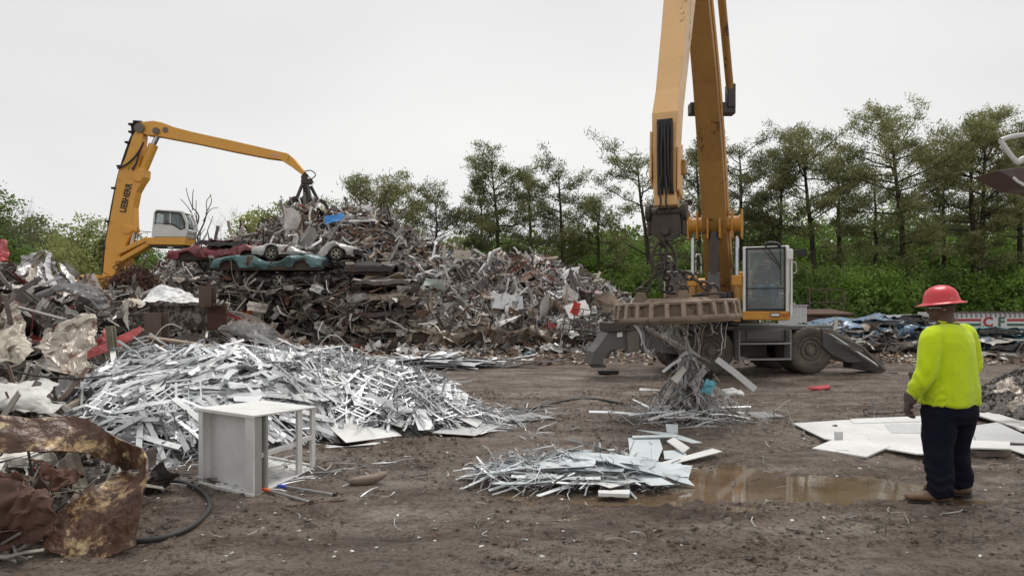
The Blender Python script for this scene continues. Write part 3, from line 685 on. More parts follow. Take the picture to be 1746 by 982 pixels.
scatter_things(main_heap, s_top, lambda r: g_pipe(r, 1.8, .045, .6, 9, 8), 90, m_mixO, 'bent_pipe', 'bent metal pipe lying on top of the big heap by the grapple', 'pipe', 'bent pipes on the heap top', 53, .6, .2, smooth=True)
scatter_things(main_heap, s_right, lambda r: g_sheet(r, 1.0, .6, .18, .7, 10, 8), 110, m_mixO, 'crumpled_sheet', 'crumpled metal sheet lying on the right slope of the big heap', 'metal sheet', 'crumpled sheets on the right slope', 54, .7, .15)
scatter_things(main_heap, s_top, lambda r: g_sheet(r, .9, .5, .2, .7, 10, 8), 80, m_mixO, 'crumpled_sheet', 'crumpled metal sheet lying on top of the big heap', 'metal sheet', 'crumpled sheets on the heap top', 55, .7, .15)
scatter_things(main_heap, s_right, lambda r: g_channel(r, 1.8, .13), 100, m_mixO, 'metal_channel', 'bent metal channel lying on the right slope of the big heap', 'metal channel', 'metal channels on the right slope', 56, .6, .2)
scatter_things(main_heap, s_top, lambda r: g_strip(r, 1.6, .11, .008, .6), 25, m_mixO, 'metal_strip', 'bent metal strip lying on top of the big heap', 'metal strip', 'metal strips on the heap top', 57, .7, .2, extra=120)
def apron(x, y): return .03 + .10 * np.clip(np.sin(x * 1.3) + .4, 0, 1)
sc_ap = lambda rs: (rs.uniform(-11, 5.2), 25.9 - abs(rs.normal()) * .9)
scatter_stuff(apron, sc_ap, [(lambda r: g_sheet(r, .35, .25, .2, .6, 5, 4), 3), (lambda r: g_pipe(r, .5, .015), 1), (lambda r: g_strip(r, .5, .05, .004), 2)], 900, m_mixI, 'scrap_fragments', 'small broken bits strewn along the foot of the big heap', 58, .5, .04)
scatter_stuff(lambda x, y: 0 * x, lambda rs: (rs.uniform(-9, 18), rs.uniform(19.5, 26)), [(lambda r: g_sheet(r, .13, .09, .2, .4, 3, 3), 1)], 2600, palette('chips', [(.30, .2, .13), (.45, .38, .3), (.12, .07, .045), (.6, .57, .52), (.08, .05, .035)], 'island', .8), 'wood_chips', 'brown and pale chips strewn over the soil before the big heap', 59, .3, .02, cat='chips')
# ---- left heap
s_lh = in_heap(left_heap, -14.5, -4.6, 6, 19.5, .2)
s_lb = in_heap(left_heap, -14.5, -5.5, 11, 19, .5)
scatter_stuff(left_heap, s_lh, [(lambda r: g_strip(r, .8, .05, .004, .7), 4), (lambda r: g_pipe(r, .7, .012), 1.5), (lambda r: g_sheet(r, .36, .22, .16, .7, 7, 5), 3), (lambda r: g_wire(r, 1.0, .006), 1)], 4600, m_lefI, 'scrap_fragments', 'countless torn metal fragments covering the left heap', 61, .55, .08)
scatter_things(left_heap, s_lb, lambda r: g_sheet(r, .85, .42, .12, .9, 16, 10), 120, m_lefO, 'crumpled_sheet', 'crumpled metal sheet lying on the left heap', 'metal sheet', 'crumpled sheets on the left heap', 62, .5, .15)
scatter_things(left_heap, s_lb, lambda r: g_strip(r, 1.5, .10, .004, .6), 50, m_lefO, 'metal_strip', 'bent metal strip lying on the left heap', 'metal strip', 'metal strips on the left heap', 63, .45, .15, extra=190)
scatter_things(left_heap, s_lh, lambda r: g_channel(r, 1.2, .08), 80, m_lefO, 'metal_channel', 'bent metal channel lying on the left heap', 'metal channel', 'metal channels on the left heap', 64, .5, .1)
# ---- silver heap
m_gryO, m_gryI = [palette(nm, [(.30, .31, .33), (.46, .47, .49), (.16, .165, .17), (.60, .61, .63), (.07, .07, .072), (.38, .39, .40)], sr, .4, .3, dirt=.2, wts=[3, 3, 2, 2, 2, 3]) for nm, sr in (('grey_piece', 'object'), ('grey_bits', 'island'))]
TWIN['grey_piece'] = m_gryI
s_sv = in_heap(silver_heap, -6.6, .6, 6.8, 13.8, .08)
s_f = in_heap(silver_heap, -6.2, -2.2, 6.9, 10.5, .10)
s_r = in_heap(silver_heap, -3.2, .2, 8.5, 11.5, .08)
scatter_stuff(silver_heap, s_sv, [(lambda r: g_strip(r, .45, .013, .0015, .06, .3), 6), (lambda r: g_strip(r, .3, .032, .0015, .05, .2), 4), (lambda r: g_wire(r, .5, .003), .6)], 8500, m_silI, 'metal_offcuts', 'countless thin bright metal offcuts covering the pale heap', 71, .17, .035, FLOW)
scatter_things(silver_heap, s_f, lambda r: g_strip(r, .8, .055, .0016, .10, .15), 85, m_whiO, 'metal_strip', 'broad white painted metal strip on the bright heap beside the cabinet', 'metal strip', 'broad white strips on the bright heap', 72, .12, .06, extra=380, flow=FLOW)
scatter_things(silver_heap, s_r, lambda r: g_strip(r, .85, .017, .0016, .12, .4), 40, m_gryO, 'metal_strip', 'narrow grey metal strip on the low right part of the bright heap', 'metal strip', 'narrow grey strips on the bright heap', 73, .22, .05, flow=-.35, extra=500)
scatter_stuff(silver_heap, s_sv, [(lambda r: g_strip(r, .5, .03, .0016, .08, .3), 2), (lambda r: g_sheet(r, .3, .12, .04, .3, 6, 4, .002), 1)], 900, m_gryI, 'metal_offcuts', 'duller grey and dark offcuts mixed into the bright heap', 790, .2, .05, FLOW)
scatter_things(silver_heap, s_sv, lambda r: g_web(r, .95, .30), 150, m_silO, 'punched_sheet', 'punched skeleton sheet of pale metal on the bright heap', 'metal sheet', 'punched skeleton sheets on the bright heap', 74, .10, .05, flow=FLOW)
scatter_things(silver_heap, s_sv, lambda r: g_sheet(r, .34, .20, .02, .10, 5, 4, .002), 120, m_whiO, 'metal_plate', 'small flat pale metal plate on the bright heap', 'metal plate', 'small flat plates on the bright heap', 75, .25, .06)
scatter_things(silver_heap, in_heap(silver_heap, -7, -2.5, 10.8, 13.9, .1), lambda r: g_strip(r, 1.7, .08, .002, .10, .3), 20, m_whiO, 'metal_strip', 'long wide white metal strip at the back of the bright heap', 'metal strip', 'long wide strips at the back of the bright heap', 76, .15, .06, flow=.1, extra=50)
# outlying litter of thin strips on the ground
def flat(x, y): return ground_z(np.asarray(x, float), np.asarray(y, float))
def spill(cx, cy, sx, sy): return lambda rs: (cx + rs.normal() * sx, cy + rs.normal() * sy)
scatter_stuff(flat, spill(-.5, 10.0, .6, .6), [(lambda r: g_strip(r, .3, .010, .0015, .15), 1)], 420, m_silI, 'metal_offcuts', 'thin offcuts spilled right of the bright heap', 77, .12, .02)
scatter_stuff(flat, spill(-3.3, 6.7, 1.2, .35), [(lambda r: g_strip(r, .22, .009, .0015, .1), 1)], 200, m_silI, 'metal_offcuts', 'thin offcuts spilled around the tipped cabinet', 78, .12, .02)
scatter_things(flat, spill(-2.3, 18.9, 1.0, .5), lambda r: g_strip(r, 1.6, .07, .004, .06, .2), 22, m_silO, 'metal_strip', 'long grey metal strip in the flat pile in front of the big heap', 'metal strip', 'long strips in the flat pile', 79, .08, .12, flow=0, extra=90)
scatter_things(flat, spill(-2.2, 18.8, .9, .4), lambda r: g_sheet(r, .9, .5, .03, .1, 6, 5), 16, m_silO, 'metal_sheet', 'flat grey sheet in the flat pile in front of the big heap', 'metal sheet', 'sheets in the flat pile', 80, .08, .16)
# ---- the low centre heap in front
def mid_heap(x, y): return bmp(x, y, .55, 6.5, 1.0, .52, .13, .1, .7)
scatter_stuff(mid_heap, in_heap(mid_heap, -.5, 1.6, 5.9, 7.1, .01), [(lambda r: g_strip(r, .3, .014, .0014, .2), 3), (lambda r: g_wire(r, .4, .003), 2)], 520, m_silI, 'metal_offcuts', 'fine metal offcuts in the low centre heap', 81, .35, .03, flow=.1)
scatter_things(mid_heap, in_heap(mid_heap, -.3, 1.5, 6.0, 7.0, .02), lambda r: g_strip(r, .6, .03, .0016, .05, .2), 28, palette('blue_white_piece', [(.62, .67, .68), (.54, .59, .61), (.70, .73, .73), (.38, .42, .43)], 'object', .45, .1, dirt=.2), 'metal_strip', 'pale bluish metal strip in the low centre heap', 'metal strip', 'strips in the low centre heap', 82, .12, .04, flow=-.1, extra=60)
scatter_things(mid_heap, in_heap(mid_heap, 0, 1.4, 6.15, 6.9, .05), lambda r: g_sheet(r, .62, .2, .02, .06, 6, 4, .002), 12, MATS['blue_white_piece'], 'metal_sheet', 'long pale bluish sheet in the low centre heap', 'metal sheet', 'sheets in the low centre heap', 83, .1, .09, flow=-.25)
# ---- tangle under the magnet
tx, ty = 2.72, 10.2
def tangle(x, y): return bmp(x, y, tx, ty, .8, .6, .12, 0, .8)
scatter_things(tangle, in_heap(tangle, 1.5, 3.8, 9.4, 10.9, .01), lambda r: g_strip(r, .8, .03, .002, .12, .4), 12, m_silO, 'metal_strip', 'thin metal strip lying at the foot of the hanging tangle', 'metal strip', 'strips at the foot of the tangle', 84, .15, .04, flow=.1, extra=30)
scatter_stuff(tangle, spill(tx - .1, ty - .2, .6, .4), [(lambda r: g_wire(r, .6, .004), 2), (lambda r: g_strip(r, .35, .012, .0015, .1), 1)], 330, m_twI, 'wire_scrap', 'loose wires and slivers on the mud below the magnet', 85, .12, .02)
rs = np.random.RandomState(86); pool = []
def hang_path(rs):
    a = rs.rand() * 6.28; r = rs.rand() ** .6; up = rs.rand() < .20
    if up: p0 = V(2.42 + .80 * r * math.cos(a), 9.75 + .75 * r * math.sin(a), 1.44); e = p0 + V((tx - p0[0]) * rs.uniform(0, .5) + rs.normal() * .08, (ty - p0[1]) * .3, -rs.uniform(.06, .5))
    else:
        h = rs.uniform(.2, 1.0) ** 1.0; w = .07 + .17 * max(0, .9 - h); p0 = V(tx - .08 * h + w * r * math.cos(a), ty - .05 + w * r * math.sin(a), h)
        q = .10 + .42 * rs.rand() ** 1.5; e = V(tx + q * math.cos(a + rs.normal() * .6), ty + q * math.sin(a + rs.normal() * .6), max(.02, h - rs.uniform(.3, 1.0)))
    n = 7; s = np.linspace(0, 1, n)[:, None]; P = p0 * (1 - s) + e * s; P = P + np.sin(s * math.pi) * rs.normal(size=3) * .08 + rs.normal(size=(n, 3)) * .014
    if not up and rs.rand() < .2: P = P + s * s * V(rs.normal() * .35, rs.normal() * .2, 0)
    return P
for i in range(20):
    P = hang_path(rs); c = P.mean(0)
    g = sweep(smoothpath(P - c, 3), rs.choice([.006, .010, .016, .028]), .0022, rect=True, twist=rs.normal() * 2, up=V(0, 1, 0))
    o = MB().add(g).build('metal_strip', m_tw, loc=Vector(c)); tag(o, 'thin bent metal strip hanging in the tangle under the magnet', 'metal strip', 'strips in the hanging tangle')
mb = MB()
for i in range(350):
    q_ = smoothpath(hang_path(rs), 2)
    mb.add(sweep(q_, rs.choice([.003, .005, .007]), k=4, cap=False) if i % 4 else sweep(q_, rs.choice([.008, .014, .02, .032]), .002, rect=True, twist=rs.normal() * 2, up=V(0, 1, 0)))
tag(mb.build('wire_scrap', m_twI), 'dense tangle of thin wire hanging below the magnet', 'wire', kind='stuff')
def tpiece(px1, py1, px2, py2, D, w, lab, mat=None, D2=None, name='metal_strip'):
    a, b_ = at(px1, py1, D), at(px2, py2, D2 or D); c = (a + b_) / 2
    o = MB().add(sweep(np.array([a - c, (a + b_) / 2 - c + V(0, 0, .01), b_ - c]), w / 2, .006, rect=True, up=V(0, 1, .25) if abs(a[2] - b_[2]) > .2 else V(0, -.3, 1))).build(name, mat or m_whiO, loc=Vector(c))
    return tag(o, lab, 'metal strip')
tpiece(1222, 612, 1288, 664, 9.4, .085, 'long white board slanting down right of the hanging tangle')
tpiece(1160, 612, 1130, 634, 9.4, .055, 'short grey strip sticking out left of the hanging tangle')
tpiece(1004, 702, 1085, 706, 10.0, .07, 'white flat strip on the mud left of the tangle foot')
tpiece(1072, 708, 1140, 702, 9.8, .05, 'white strip pointing at the tangle foot from the left')
tpiece(1105, 716, 1168, 700, 9.7, .07, 'white strip angled up towards the tangle foot')
tpiece(1132, 712, 1215, 714, 9.6, .04, 'thin white strip lying in front of the tangle foot')
o = poly_board([at(1144, 646, 9.5), at(1166, 624, 9.5), at(1171, 630, 9.4), at(1155, 654, 9.4)], .006, 'metal_plate', plain('plate_cream', (.62, .60, .54))); tag(o, 'small cream plate caught at the left of the hanging tangle', 'metal plate')
r_ = np.random.RandomState(4)
o = addg(MB(), g_sheet(r_, .2, .15, .3, .6, 12, 9)).build('plastic_scrap', plain('aqua_plastic', (.12, .42, .52), .3), smooth=True); setm(o, ixform(at(1208, 660, 9.6), V(.4, 0, 1), V(0, -1, .2))); tag(o, 'crumpled aqua blue plastic in the hanging tangle', 'plastic')
o = addg(MB(), g_sheet(r_, .4, .16, .35, .8, 14, 9)).build('plastic_scrap', plain('white_plastic', (.75, .75, .74), .35), smooth=True); setm(o, ixform(gp(1250, 672) + V(0, 0, .06), V(1, 0, .1), V(0, -.6, 1))); tag(o, 'crumpled white plastic on the mud right of the tangle', 'plastic')

# ---------------------------------------------------------------- single sheets, boards and plates
rs = np.random.RandomState(87); mb = MB()
for i in range(34):
    h = rs.uniform(.1, .85); a = rs.rand() * 6.28; M = ixform(V(tx - .06 * h + .22 * math.cos(a) * rs.rand(), ty - .1 + .2 * math.sin(a), h), V(rs.normal() * .5, rs.normal() * .3, 1), V(rs.normal() * .4, -1, .3)); mb.add(MB_geo(g_sheet(rs, rs.uniform(.12, .4), rs.uniform(.04, .12), .15, .8, 8, 5, .002)), M)
tag(mb.build('sheet_scrap', m_twI), 'small bent sheet bits caught in the hanging tangle', 'scrap', kind='stuff')
m_board = paint('white_board', (.80, .81, .80), .4, dirt=.42, ds=1.8, dcol=(.34, .29, .25), bmp=.15, fine=9)
m_board2 = paint('grey_board', (.55, .56, .56), .5, dirt=.3, ds=1.5, dcol=(.3, .27, .24))
m_blueb = paint('bluish_plate', (.60, .66, .68), .45, dirt=.2, ds=2, dcol=(.3, .28, .26))
m_greyp = paint('dull_grey_plate', (.33, .34, .35), .5, .2, dirt=.3, ds=2)
m_darkp = paint('dark_plate', (.05, .052, .055), .35, .4, dirt=.4)
def brd(pts, lab, mat=m_board, th=.014, zs=.03, name='board', cat='board', group=None, tg=True):
    zs = [zs] * len(pts) if isinstance(zs, (int, float)) else zs
    o = poly_board([gp(x, y, z) for (x, y), z in zip(pts, zs)], th, name, mat)
    return tag(o, lab, cat, group)
brd([(1352, 723), (1405, 749), (1562, 775), (1650, 778), (1650, 722), (1444, 717)], 'large white board with a pointed left end, under the other boards', zs=.05)
brd([(1385, 766), (1431, 747), (1519, 762), (1477, 781)], 'white board lying nearest the puddle, in front of the board stack', zs=[.03, .06, .06, .03], th=.018)
brd([(1449, 716), (1640, 708), (1640, 718), (1455, 723)], 'narrow white board along the back of the stack', zs=.06, th=.018)
brd([(1508, 725), (1650, 719), (1640, 741), (1519, 739)], 'grey board lying across the white boards left of the worker', m_board2, zs=.06, th=.01)
brd([(1655, 728), (1700, 721), (1760, 748), (1752, 756), (1665, 753)], 'light grey board right of the worker legs', m_board2, zs=.07, th=.012)
brd([(1650, 752), (1722, 755), (1722, 767), (1655, 765)], 'short white board right of the worker, on top of a longer one', zs=.10, th=.015)
brd([(1662, 708), (1690, 704), (1790, 735), (1780, 745)], 'narrow white board slanting away behind the worker', zs=.05, th=.02)
brd([(1650, 764), (1722, 768), (1800, 792), (1800, 745), (1722, 745), (1650, 742)], 'large white board running out at the right edge', zs=.03)
brd([(1700, 716), (1800, 722), (1800, 740), (1740, 735)], 'white board at the right edge behind the others', zs=.04)
brd([(1590, 700), (1640, 697), (1680, 706), (1650, 712)], 'small white board at the back just behind the worker', zs=.04)
tag(MB().add(box(0, 0, 0, .32, .09, .06)).build('wood_block', paint('wood_grey', (.22, .18, .15), .8, dirt=.5), bevel=.004, loc=Vector(gp(1522, 768, .03))), 'grey wooden block under the edge of the white boards', 'wood block').rotation_euler = (0, 0, -.15)
tag(MB().add(box(0, 0, 0, .42, .09, .07)).build('wood_block', MATS['wood_grey'], bevel=.004, loc=Vector(gp(1690, 772, .03))), 'grey wooden block under the boards right of the worker', 'wood block').rotation_euler = (0, 0, .08)
tag(MB().add(sweep(np.array([gp(1490, 715), gp(1491, 700), gp(1490, 700) + V(-.03, 0, .16)]) - gp(1490, 715), .012, .004, rect=True, up=V(0, 1, 0))).build('metal_strip', m_greyp, loc=Vector(gp(1490, 715))), 'grey strip standing up from the mud behind the white boards', 'metal strip')
tag(MB().add(sweep(smoothpath(np.array([gp(1476, 708), gp(1472, 700, .03), gp(1480, 698, .1), gp(1488, 706, .05), gp(1560, 700, .03)])) - gp(1476, 708), .008, k=6)).build('cable', m_blk, loc=Vector(gp(1476, 708))), 'thin black cable curling behind the white boards', 'cable')
tag(MB().add(box(0, 0, 0, .10, .012, .17)).build('metal_plate', m_board2, loc=Vector(gp(1430, 748, .08))), 'small white plate standing on edge among the white boards', 'metal plate')
# plates on and by the bright heap
brd([(546, 715), (635, 704), (685, 743), (590, 755)], 'wide pale plate leaning on the foot of the bright heap', m_board, .006, [.24, .20, .03, .03], 'metal_plate', 'metal plate')
brd([(520, 755), (590, 762), (684, 748), (640, 758), (560, 764)], 'thin pale plate lying under the wide pale plate', m_board, .006, .01, 'metal_plate', 'metal plate')
brd([(653, 686), (696, 711), (685, 729), (664, 722)], 'pale grey plate on the right slope of the bright heap', m_board2, .006, [.3, .2, .12, .16], 'metal_plate', 'metal plate')
brd([(735, 738), (792, 720), (856, 727), (810, 743)], 'flat grey sheet on the mud right of the bright heap', m_board2, .005, .02, 'metal_plate', 'metal plate')
brd([(776, 711), (792, 706), (824, 718), (813, 729)], 'small bent white plate resting on the flat grey sheet', m_board, .005, [.14, .14, .04, .04], 'metal_plate', 'metal plate')
brd([(696, 638), (735, 636), (788, 656), (728, 656)], 'white plate at the back right of the bright heap', m_board, .006, [.1, .1, .04, .06], 'metal_plate', 'metal plate')
brd([(860, 712), (905, 703), (948, 713), (880, 719)], 'dull grey plate on the mud past the bright heap', m_greyp, .006, .02, 'metal_plate', 'metal plate')
brd([(856, 702), (897, 697), (898, 706), (858, 712)], 'small dark plate behind the dull grey plate', m_darkp, .006, [.06, .06, .02, .02], 'metal_plate', 'metal plate')
brd([(482, 615), (542, 599), (566, 617), (514, 631)], 'dark sheet lying on top of the bright heap', m_darkp, .006, [.72, .8, .74, .66], 'metal_plate', 'metal plate')
brd([(478, 640), (589, 618), (589, 636), (500, 654)], 'dark grey panel below the dark sheet on the bright heap', paint('charcoal', (.11, .115, .12), .4, dirt=.2), .008, [.62, .66, .58, .55], 'metal_plate', 'metal plate')
brd([(592, 624), (640, 628), (650, 640), (597, 640)], 'white plate beside the dark panel on the bright heap', m_board, .006, [.6, .5, .42, .5], 'metal_plate', 'metal plate')
brd([(1270, 703), (1310, 702), (1338, 710), (1290, 713)], 'small grey plate on the mud right of the tangle foot', m_greyp, .006, .02, 'metal_plate', 'metal plate')
brd([(1071, 747), (1124, 747), (1130, 765), (1121, 787), (1075, 787)], 'large pale blue plate right of the low centre heap', m_blueb, .006, .05, 'metal_plate', 'metal plate')
brd([(1135, 723), (1156, 724), (1156, 739), (1137, 737)], 'small square bluish plate topmost in the centre plate group', m_blueb, .006, [.08, .08, .04, .04], 'metal_plate', 'metal plate')
brd([(1085, 733), (1149, 739), (1197, 755), (1181, 756), (1135, 743)], 'long bent bluish strip across the centre plate group', m_blueb, .006, .06, 'metal_plate', 'metal plate')
brd([(1137, 753), (1149, 747), (1176, 765), (1165, 773)], 'narrow white board tipped in the centre plate group', m_board, .014, [.09, .09, .05, .05], 'metal_plate', 'metal plate')
brd([(1131, 769), (1170, 767), (1170, 783), (1133, 783)], 'pale square plate below the tipped narrow board', m_blueb, .006, .03, 'metal_plate', 'metal plate')
brd([(1078, 744), (1155, 742), (1155, 746), (1078, 747)], 'thin bluish strip behind the large pale blue plate', m_blueb, .012, .07, 'metal_strip', 'metal strip')
brd([(1085, 800), (1215, 765), (1232, 770), (1090, 806)], 'long thin white strip pointing right from the centre plates', m_board, .006, .04, 'metal_strip', 'metal strip')
brd([(1085, 786), (1126, 790), (1126, 797), (1086, 800)], 'white strip between the centre plates and the low heap', m_board, .01, .03, 'metal_strip', 'metal strip')
brd([(1020, 841), (1074, 840), (1073, 848), (1020, 846)], 'white block of board in front of the low centre heap', m_board, .03, .02)
brd([(1010, 778), (1050, 778), (1150, 826), (1110, 828)], 'broad pale sheet on the right half of the low centre heap', m_blueb, .004, [.18, .17, .06, .07], 'metal_plate', 'metal plate')
brd([(905, 790), (975, 778), (1090, 820), (1040, 832)], 'long pale sheet across the middle of the low centre heap', m_board, .004, [.15, .18, .08, .07], 'metal_plate', 'metal plate')
brd([(880, 796), (960, 775), (1010, 778), (920, 797)], 'pale bluish sheet at the top of the low centre heap', m_blueb, .004, [.12, .2, .2, .14], 'metal_plate', 'metal plate')
o = brd([(1378, 662), (1412, 658), (1416, 662), (1400, 665), (1380, 664)], 'red flat plastic piece on the mud in front of the machine', plain('red_plastic', (.5, .04, .05), .4), .03, .02, 'plastic_scrap', 'plastic')
# ---- the rusty shell in the left foreground and the explicit big pieces of the left heap
m_shell = paint('flaking_rust', (.46, .36, .20), .4, .1, dirt=.8, ds=3.2, dcol=(.30, .13, .04), rust=.86, rcol=(.10, .045, .025), bmp=.7)
root = thing('rusty_steel_shell', 'rusty curled steel shell with flaking cream paint in the left foreground', 'steel shell', (0, 0, 0))
A = [at(-90, 712, 4.6), at(0, 708, 4.7), at(60, 712, 4.8), at(110, 709, 4.95), at(150, 713, 5.0), at(190, 738, 5.08), at(236, 762, 5.05), at(252, 782, 4.9)]
B = [at(-90, 775, 4.5), at(0, 772, 4.55), at(80, 768, 4.7), at(140, 772, 4.9), at(190, 790, 5.05), at(214, 800, 5.1), at(240, 800, 5.0)]
MB().add(loft(A, B, 140, 34, .011, 4.5, 11, .016, .018)).build('rim_band', m_shell, root, smooth=2)
A = [at(250, 782, 4.88), at(248, 820, 4.75), at(240, 870, 4.62), at(228, 930, 4.5)]
B = [at(215, 795, 5.15), at(160, 835, 4.85), at(110, 870, 4.7), at(70, 930, 4.5)]
MB().add(loft(A, B, 80, 80, .013, 4, 15, .016, -.10, V(0, 0, 1))).build('side_plate', m_shell, root, smooth=2)
A = [at(-60, 800, 4.6), at(20, 815, 4.5), at(60, 830, 4.45), at(82, 850, 4.4)]; B = [at(-60, 930, 4.4), at(20, 930, 4.35), at(60, 925, 4.3), at(95, 920, 4.3)]
MB().add(loft(A, B, 50, 36, .035, 6, 17, .012, .05)).build('torn_flap', m_rust, root, smooth=2)
A = [at(60, 775, 4.7), at(100, 790, 4.75), at(145, 795, 4.8)]; B = [at(90, 830, 4.6), at(110, 845, 4.62), at(135, 830, 4.7)]
MB().add(loft(A, B, 34, 26, .04, 7, 19, .01)).build('torn_flap', m_rust, root, smooth=2)
rs = np.random.RandomState(311); mb = MB(); pool = [MB_geo(g(rs)) for g in (lambda r: g_strip(r, .5, .03, .003, .8), lambda r: g_sheet(r, .3, .2, .2, .8, 8, 6), lambda r: g_pipe(r, .5, .01, .8)) for _ in range(8)]
for _ in range(260):
    x, y = rs.uniform(-4.6, -3.15), rs.uniform(4.3, 6.2); h = .42 * max(0, 1 - ((x + 3.9) / 1.1) ** 2) * max(.1, 1 - ((y - 5.2) / 1.1) ** 2) + .1
    M = ixform(V(x, y, rs.uniform(.02, h)), rs.normal(size=3) * V(1, 1, .5), V(0, -.5, 1) + rs.normal(size=3) * .5); mb.add(pool[rs.randint(len(pool))], M)
tag(mb.build('scrap_fragments', m_lefI), 'dark and pale fragments inside the rusty shell', 'scrap', kind='stuff')
def lsheet(A, B, mat, lab, amp=.05, fr=3, seed=0, belly=0, name='crumpled_sheet', cat='metal sheet', th=.008, nu=44, nv=24):
    o = MB().add(loft([at(*p) for p in A], [at(*p) for p in B], nu, nv, amp, fr, seed, th, belly)).build(name, mat, smooth=0); return tag(o, lab, cat)
m_lw = paint('dented_pale_sheet', (.42, .38, .33), .4, .25, dirt=.8, ds=2, dcol=(.24, .19, .14), rust=.25)
m_cr = paint('cream_panel', (.56, .51, .42), .5, dirt=.4, ds=2, dcol=(.22, .17, .12), rust=.3)
m_sil = paint('shiny_sheet', (.50, .49, .48), .3, .5, dirt=.5, ds=3)
m_red = paint('red_panel', (.40, .035, .04), .4, dirt=.3, ds=2)
lsheet([(70, 575, 9.0), (110, 545, 9.1), (150, 528, 9.2), (174, 548, 9.1)], [(62, 600, 8.6), (95, 622, 8.4), (140, 640, 8.3), (160, 600, 8.6)], m_lw, 'big dented pale sheet on the left heap above the rusty shell', .05, 3, 3)
lsheet([(-30, 655, 7.2), (30, 648, 7.3), (70, 645, 7.4), (95, 660, 7.3)], [(-30, 700, 6.9), (30, 702, 6.8), (80, 702, 6.8), (104, 690, 7.0)], paint('white_drum', (.62, .62, .58), .5, dirt=.5, ds=2), 'rounded white panel on the left heap just above the rusty shell', .03, 3, 5, .2)
lsheet([(-40, 575, 8.6), (0, 565, 8.6), (35, 555, 8.7), (60, 590, 8.6)], [(-40, 630, 8.2), (0, 625, 8.2), (30, 612, 8.3), (50, 605, 8.4)], m_cr, 'cream crumpled panel at the left edge of the picture', .05, 3, 7)
lsheet([(0, 528, 9.6), (20, 522, 9.6), (45, 545, 9.6), (60, 570, 9.5)], [(-20, 560, 9.4), (10, 570, 9.3), (30, 580, 9.3), (48, 600, 9.2)], m_lw, 'pale torn sheet above the cream crumpled panel', .05, 3, 8)
lsheet([(145, 600, 9.6), (180, 583, 9.7), (220, 565, 9.9), (243, 556, 10)], [(150, 612, 9.5), (185, 598, 9.6), (225, 580, 9.8), (244, 566, 9.9)], m_red, 'long red panel on the left heap beside the bright heap', .015, 3, 9)
lsheet([(158, 585, 9.9), (172, 570, 9.9), (182, 560, 10)], [(160, 598, 9.8), (175, 590, 9.8), (190, 575, 9.9)], m_red, 'small red panel behind the long red panel', .03, 4, 10)
lsheet([(-20, 505, 11), (15, 513, 11), (40, 518, 11)], [(-20, 520, 10.8), (15, 526, 10.8), (40, 522, 10.9)], m_red, 'dark red panel on the left heap at the left edge', .02, 4, 12)
lsheet([(72, 500, 12.2), (110, 484, 12.4), (160, 492, 12.4), (188, 528, 12.2)], [(78, 508, 11.8), (110, 500, 11.8), (150, 512, 11.8), (172, 532, 11.8)], m_darkp, 'dark arched sheet on top of the left heap', .03, 3, 13, .15)
for k, (xa, ya, xb, yb) in enumerate([(72, 426, 20, 470), (74, 428, 40, 482), (78, 430, 62, 488), (82, 432, 84, 490), (88, 438, 104, 490), (96, 448, 124, 488)]):
    lsheet([(xa, ya, 14.1), ((xa + xb) / 2 - 3, (ya + yb) / 2 - 4, 13.9), (xb, yb, 13.5)], [(xa + 5, ya + 2, 14.15), ((xa + xb) / 2 + 9, (ya + yb) / 2, 14.0), (xb + 20, yb + 3, 13.5)], [m_sil, m_lw, m_sil, m_board2, m_darkp, m_sil][k], ['leftmost strip of the torn fan of sheets peaking on the left heap', 'dull pale strip second from the left in the torn fan on the left heap', 'shiny strip in the middle left of the torn fan on the left heap', 'light grey strip in the middle of the torn fan on the left heap', 'dark strip of the torn fan on the left heap', 'rightmost strip of the torn fan of sheets on the left heap'][k], .035, 3, 14 + k * 3)
lsheet([(30, 458, 14.4), (40, 438, 14.5), (60, 432, 14.5), (75, 440, 14.4)], [(25, 470, 14.2), (45, 466, 14.2), (60, 465, 14.2), (70, 470, 14.2)], m_sil, 'second shiny torn sheet behind the peak of the left heap', .08, 3, 16)
lsheet([(120, 482, 13.2), (145, 470, 13.4), (165, 480, 13.4), (190, 515, 13.2)], [(125, 505, 12.9), (145, 500, 12.8), (165, 512, 12.8), (185, 528, 12.8)], paint('brown_sheet', (.12, .075, .055), .5, .2, dirt=.5), 'brown curled sheet on top of the left heap next to the crane foot', .07, 3, 18)
lsheet([(-10, 415, 14.6), (3, 412, 14.6), (14, 430, 14.6)], [(-10, 440, 14.3), (5, 445, 14.3), (18, 446, 14.3)], m_red, 'red torn sheet at the very top left of the heap', .06, 3, 20)
lsheet([(250, 500, 17), (275, 488, 17), (310, 492, 17), (345, 508, 17)], [(245, 514, 16.6), (280, 512, 16.5), (310, 516, 16.5), (350, 518, 16.6)], m_board, 'torn white board lying above the grey steel trough', .05, 2.2, 22, name='board', cat='board')
lsheet([(208, 512, 16), (222, 502, 16), (240, 500, 16.1)], [(205, 520, 15.7), (222, 520, 15.6), (242, 520, 15.6)], m_cr, 'cream torn board left of the white board', .05, 3, 23, name='board', cat='board')
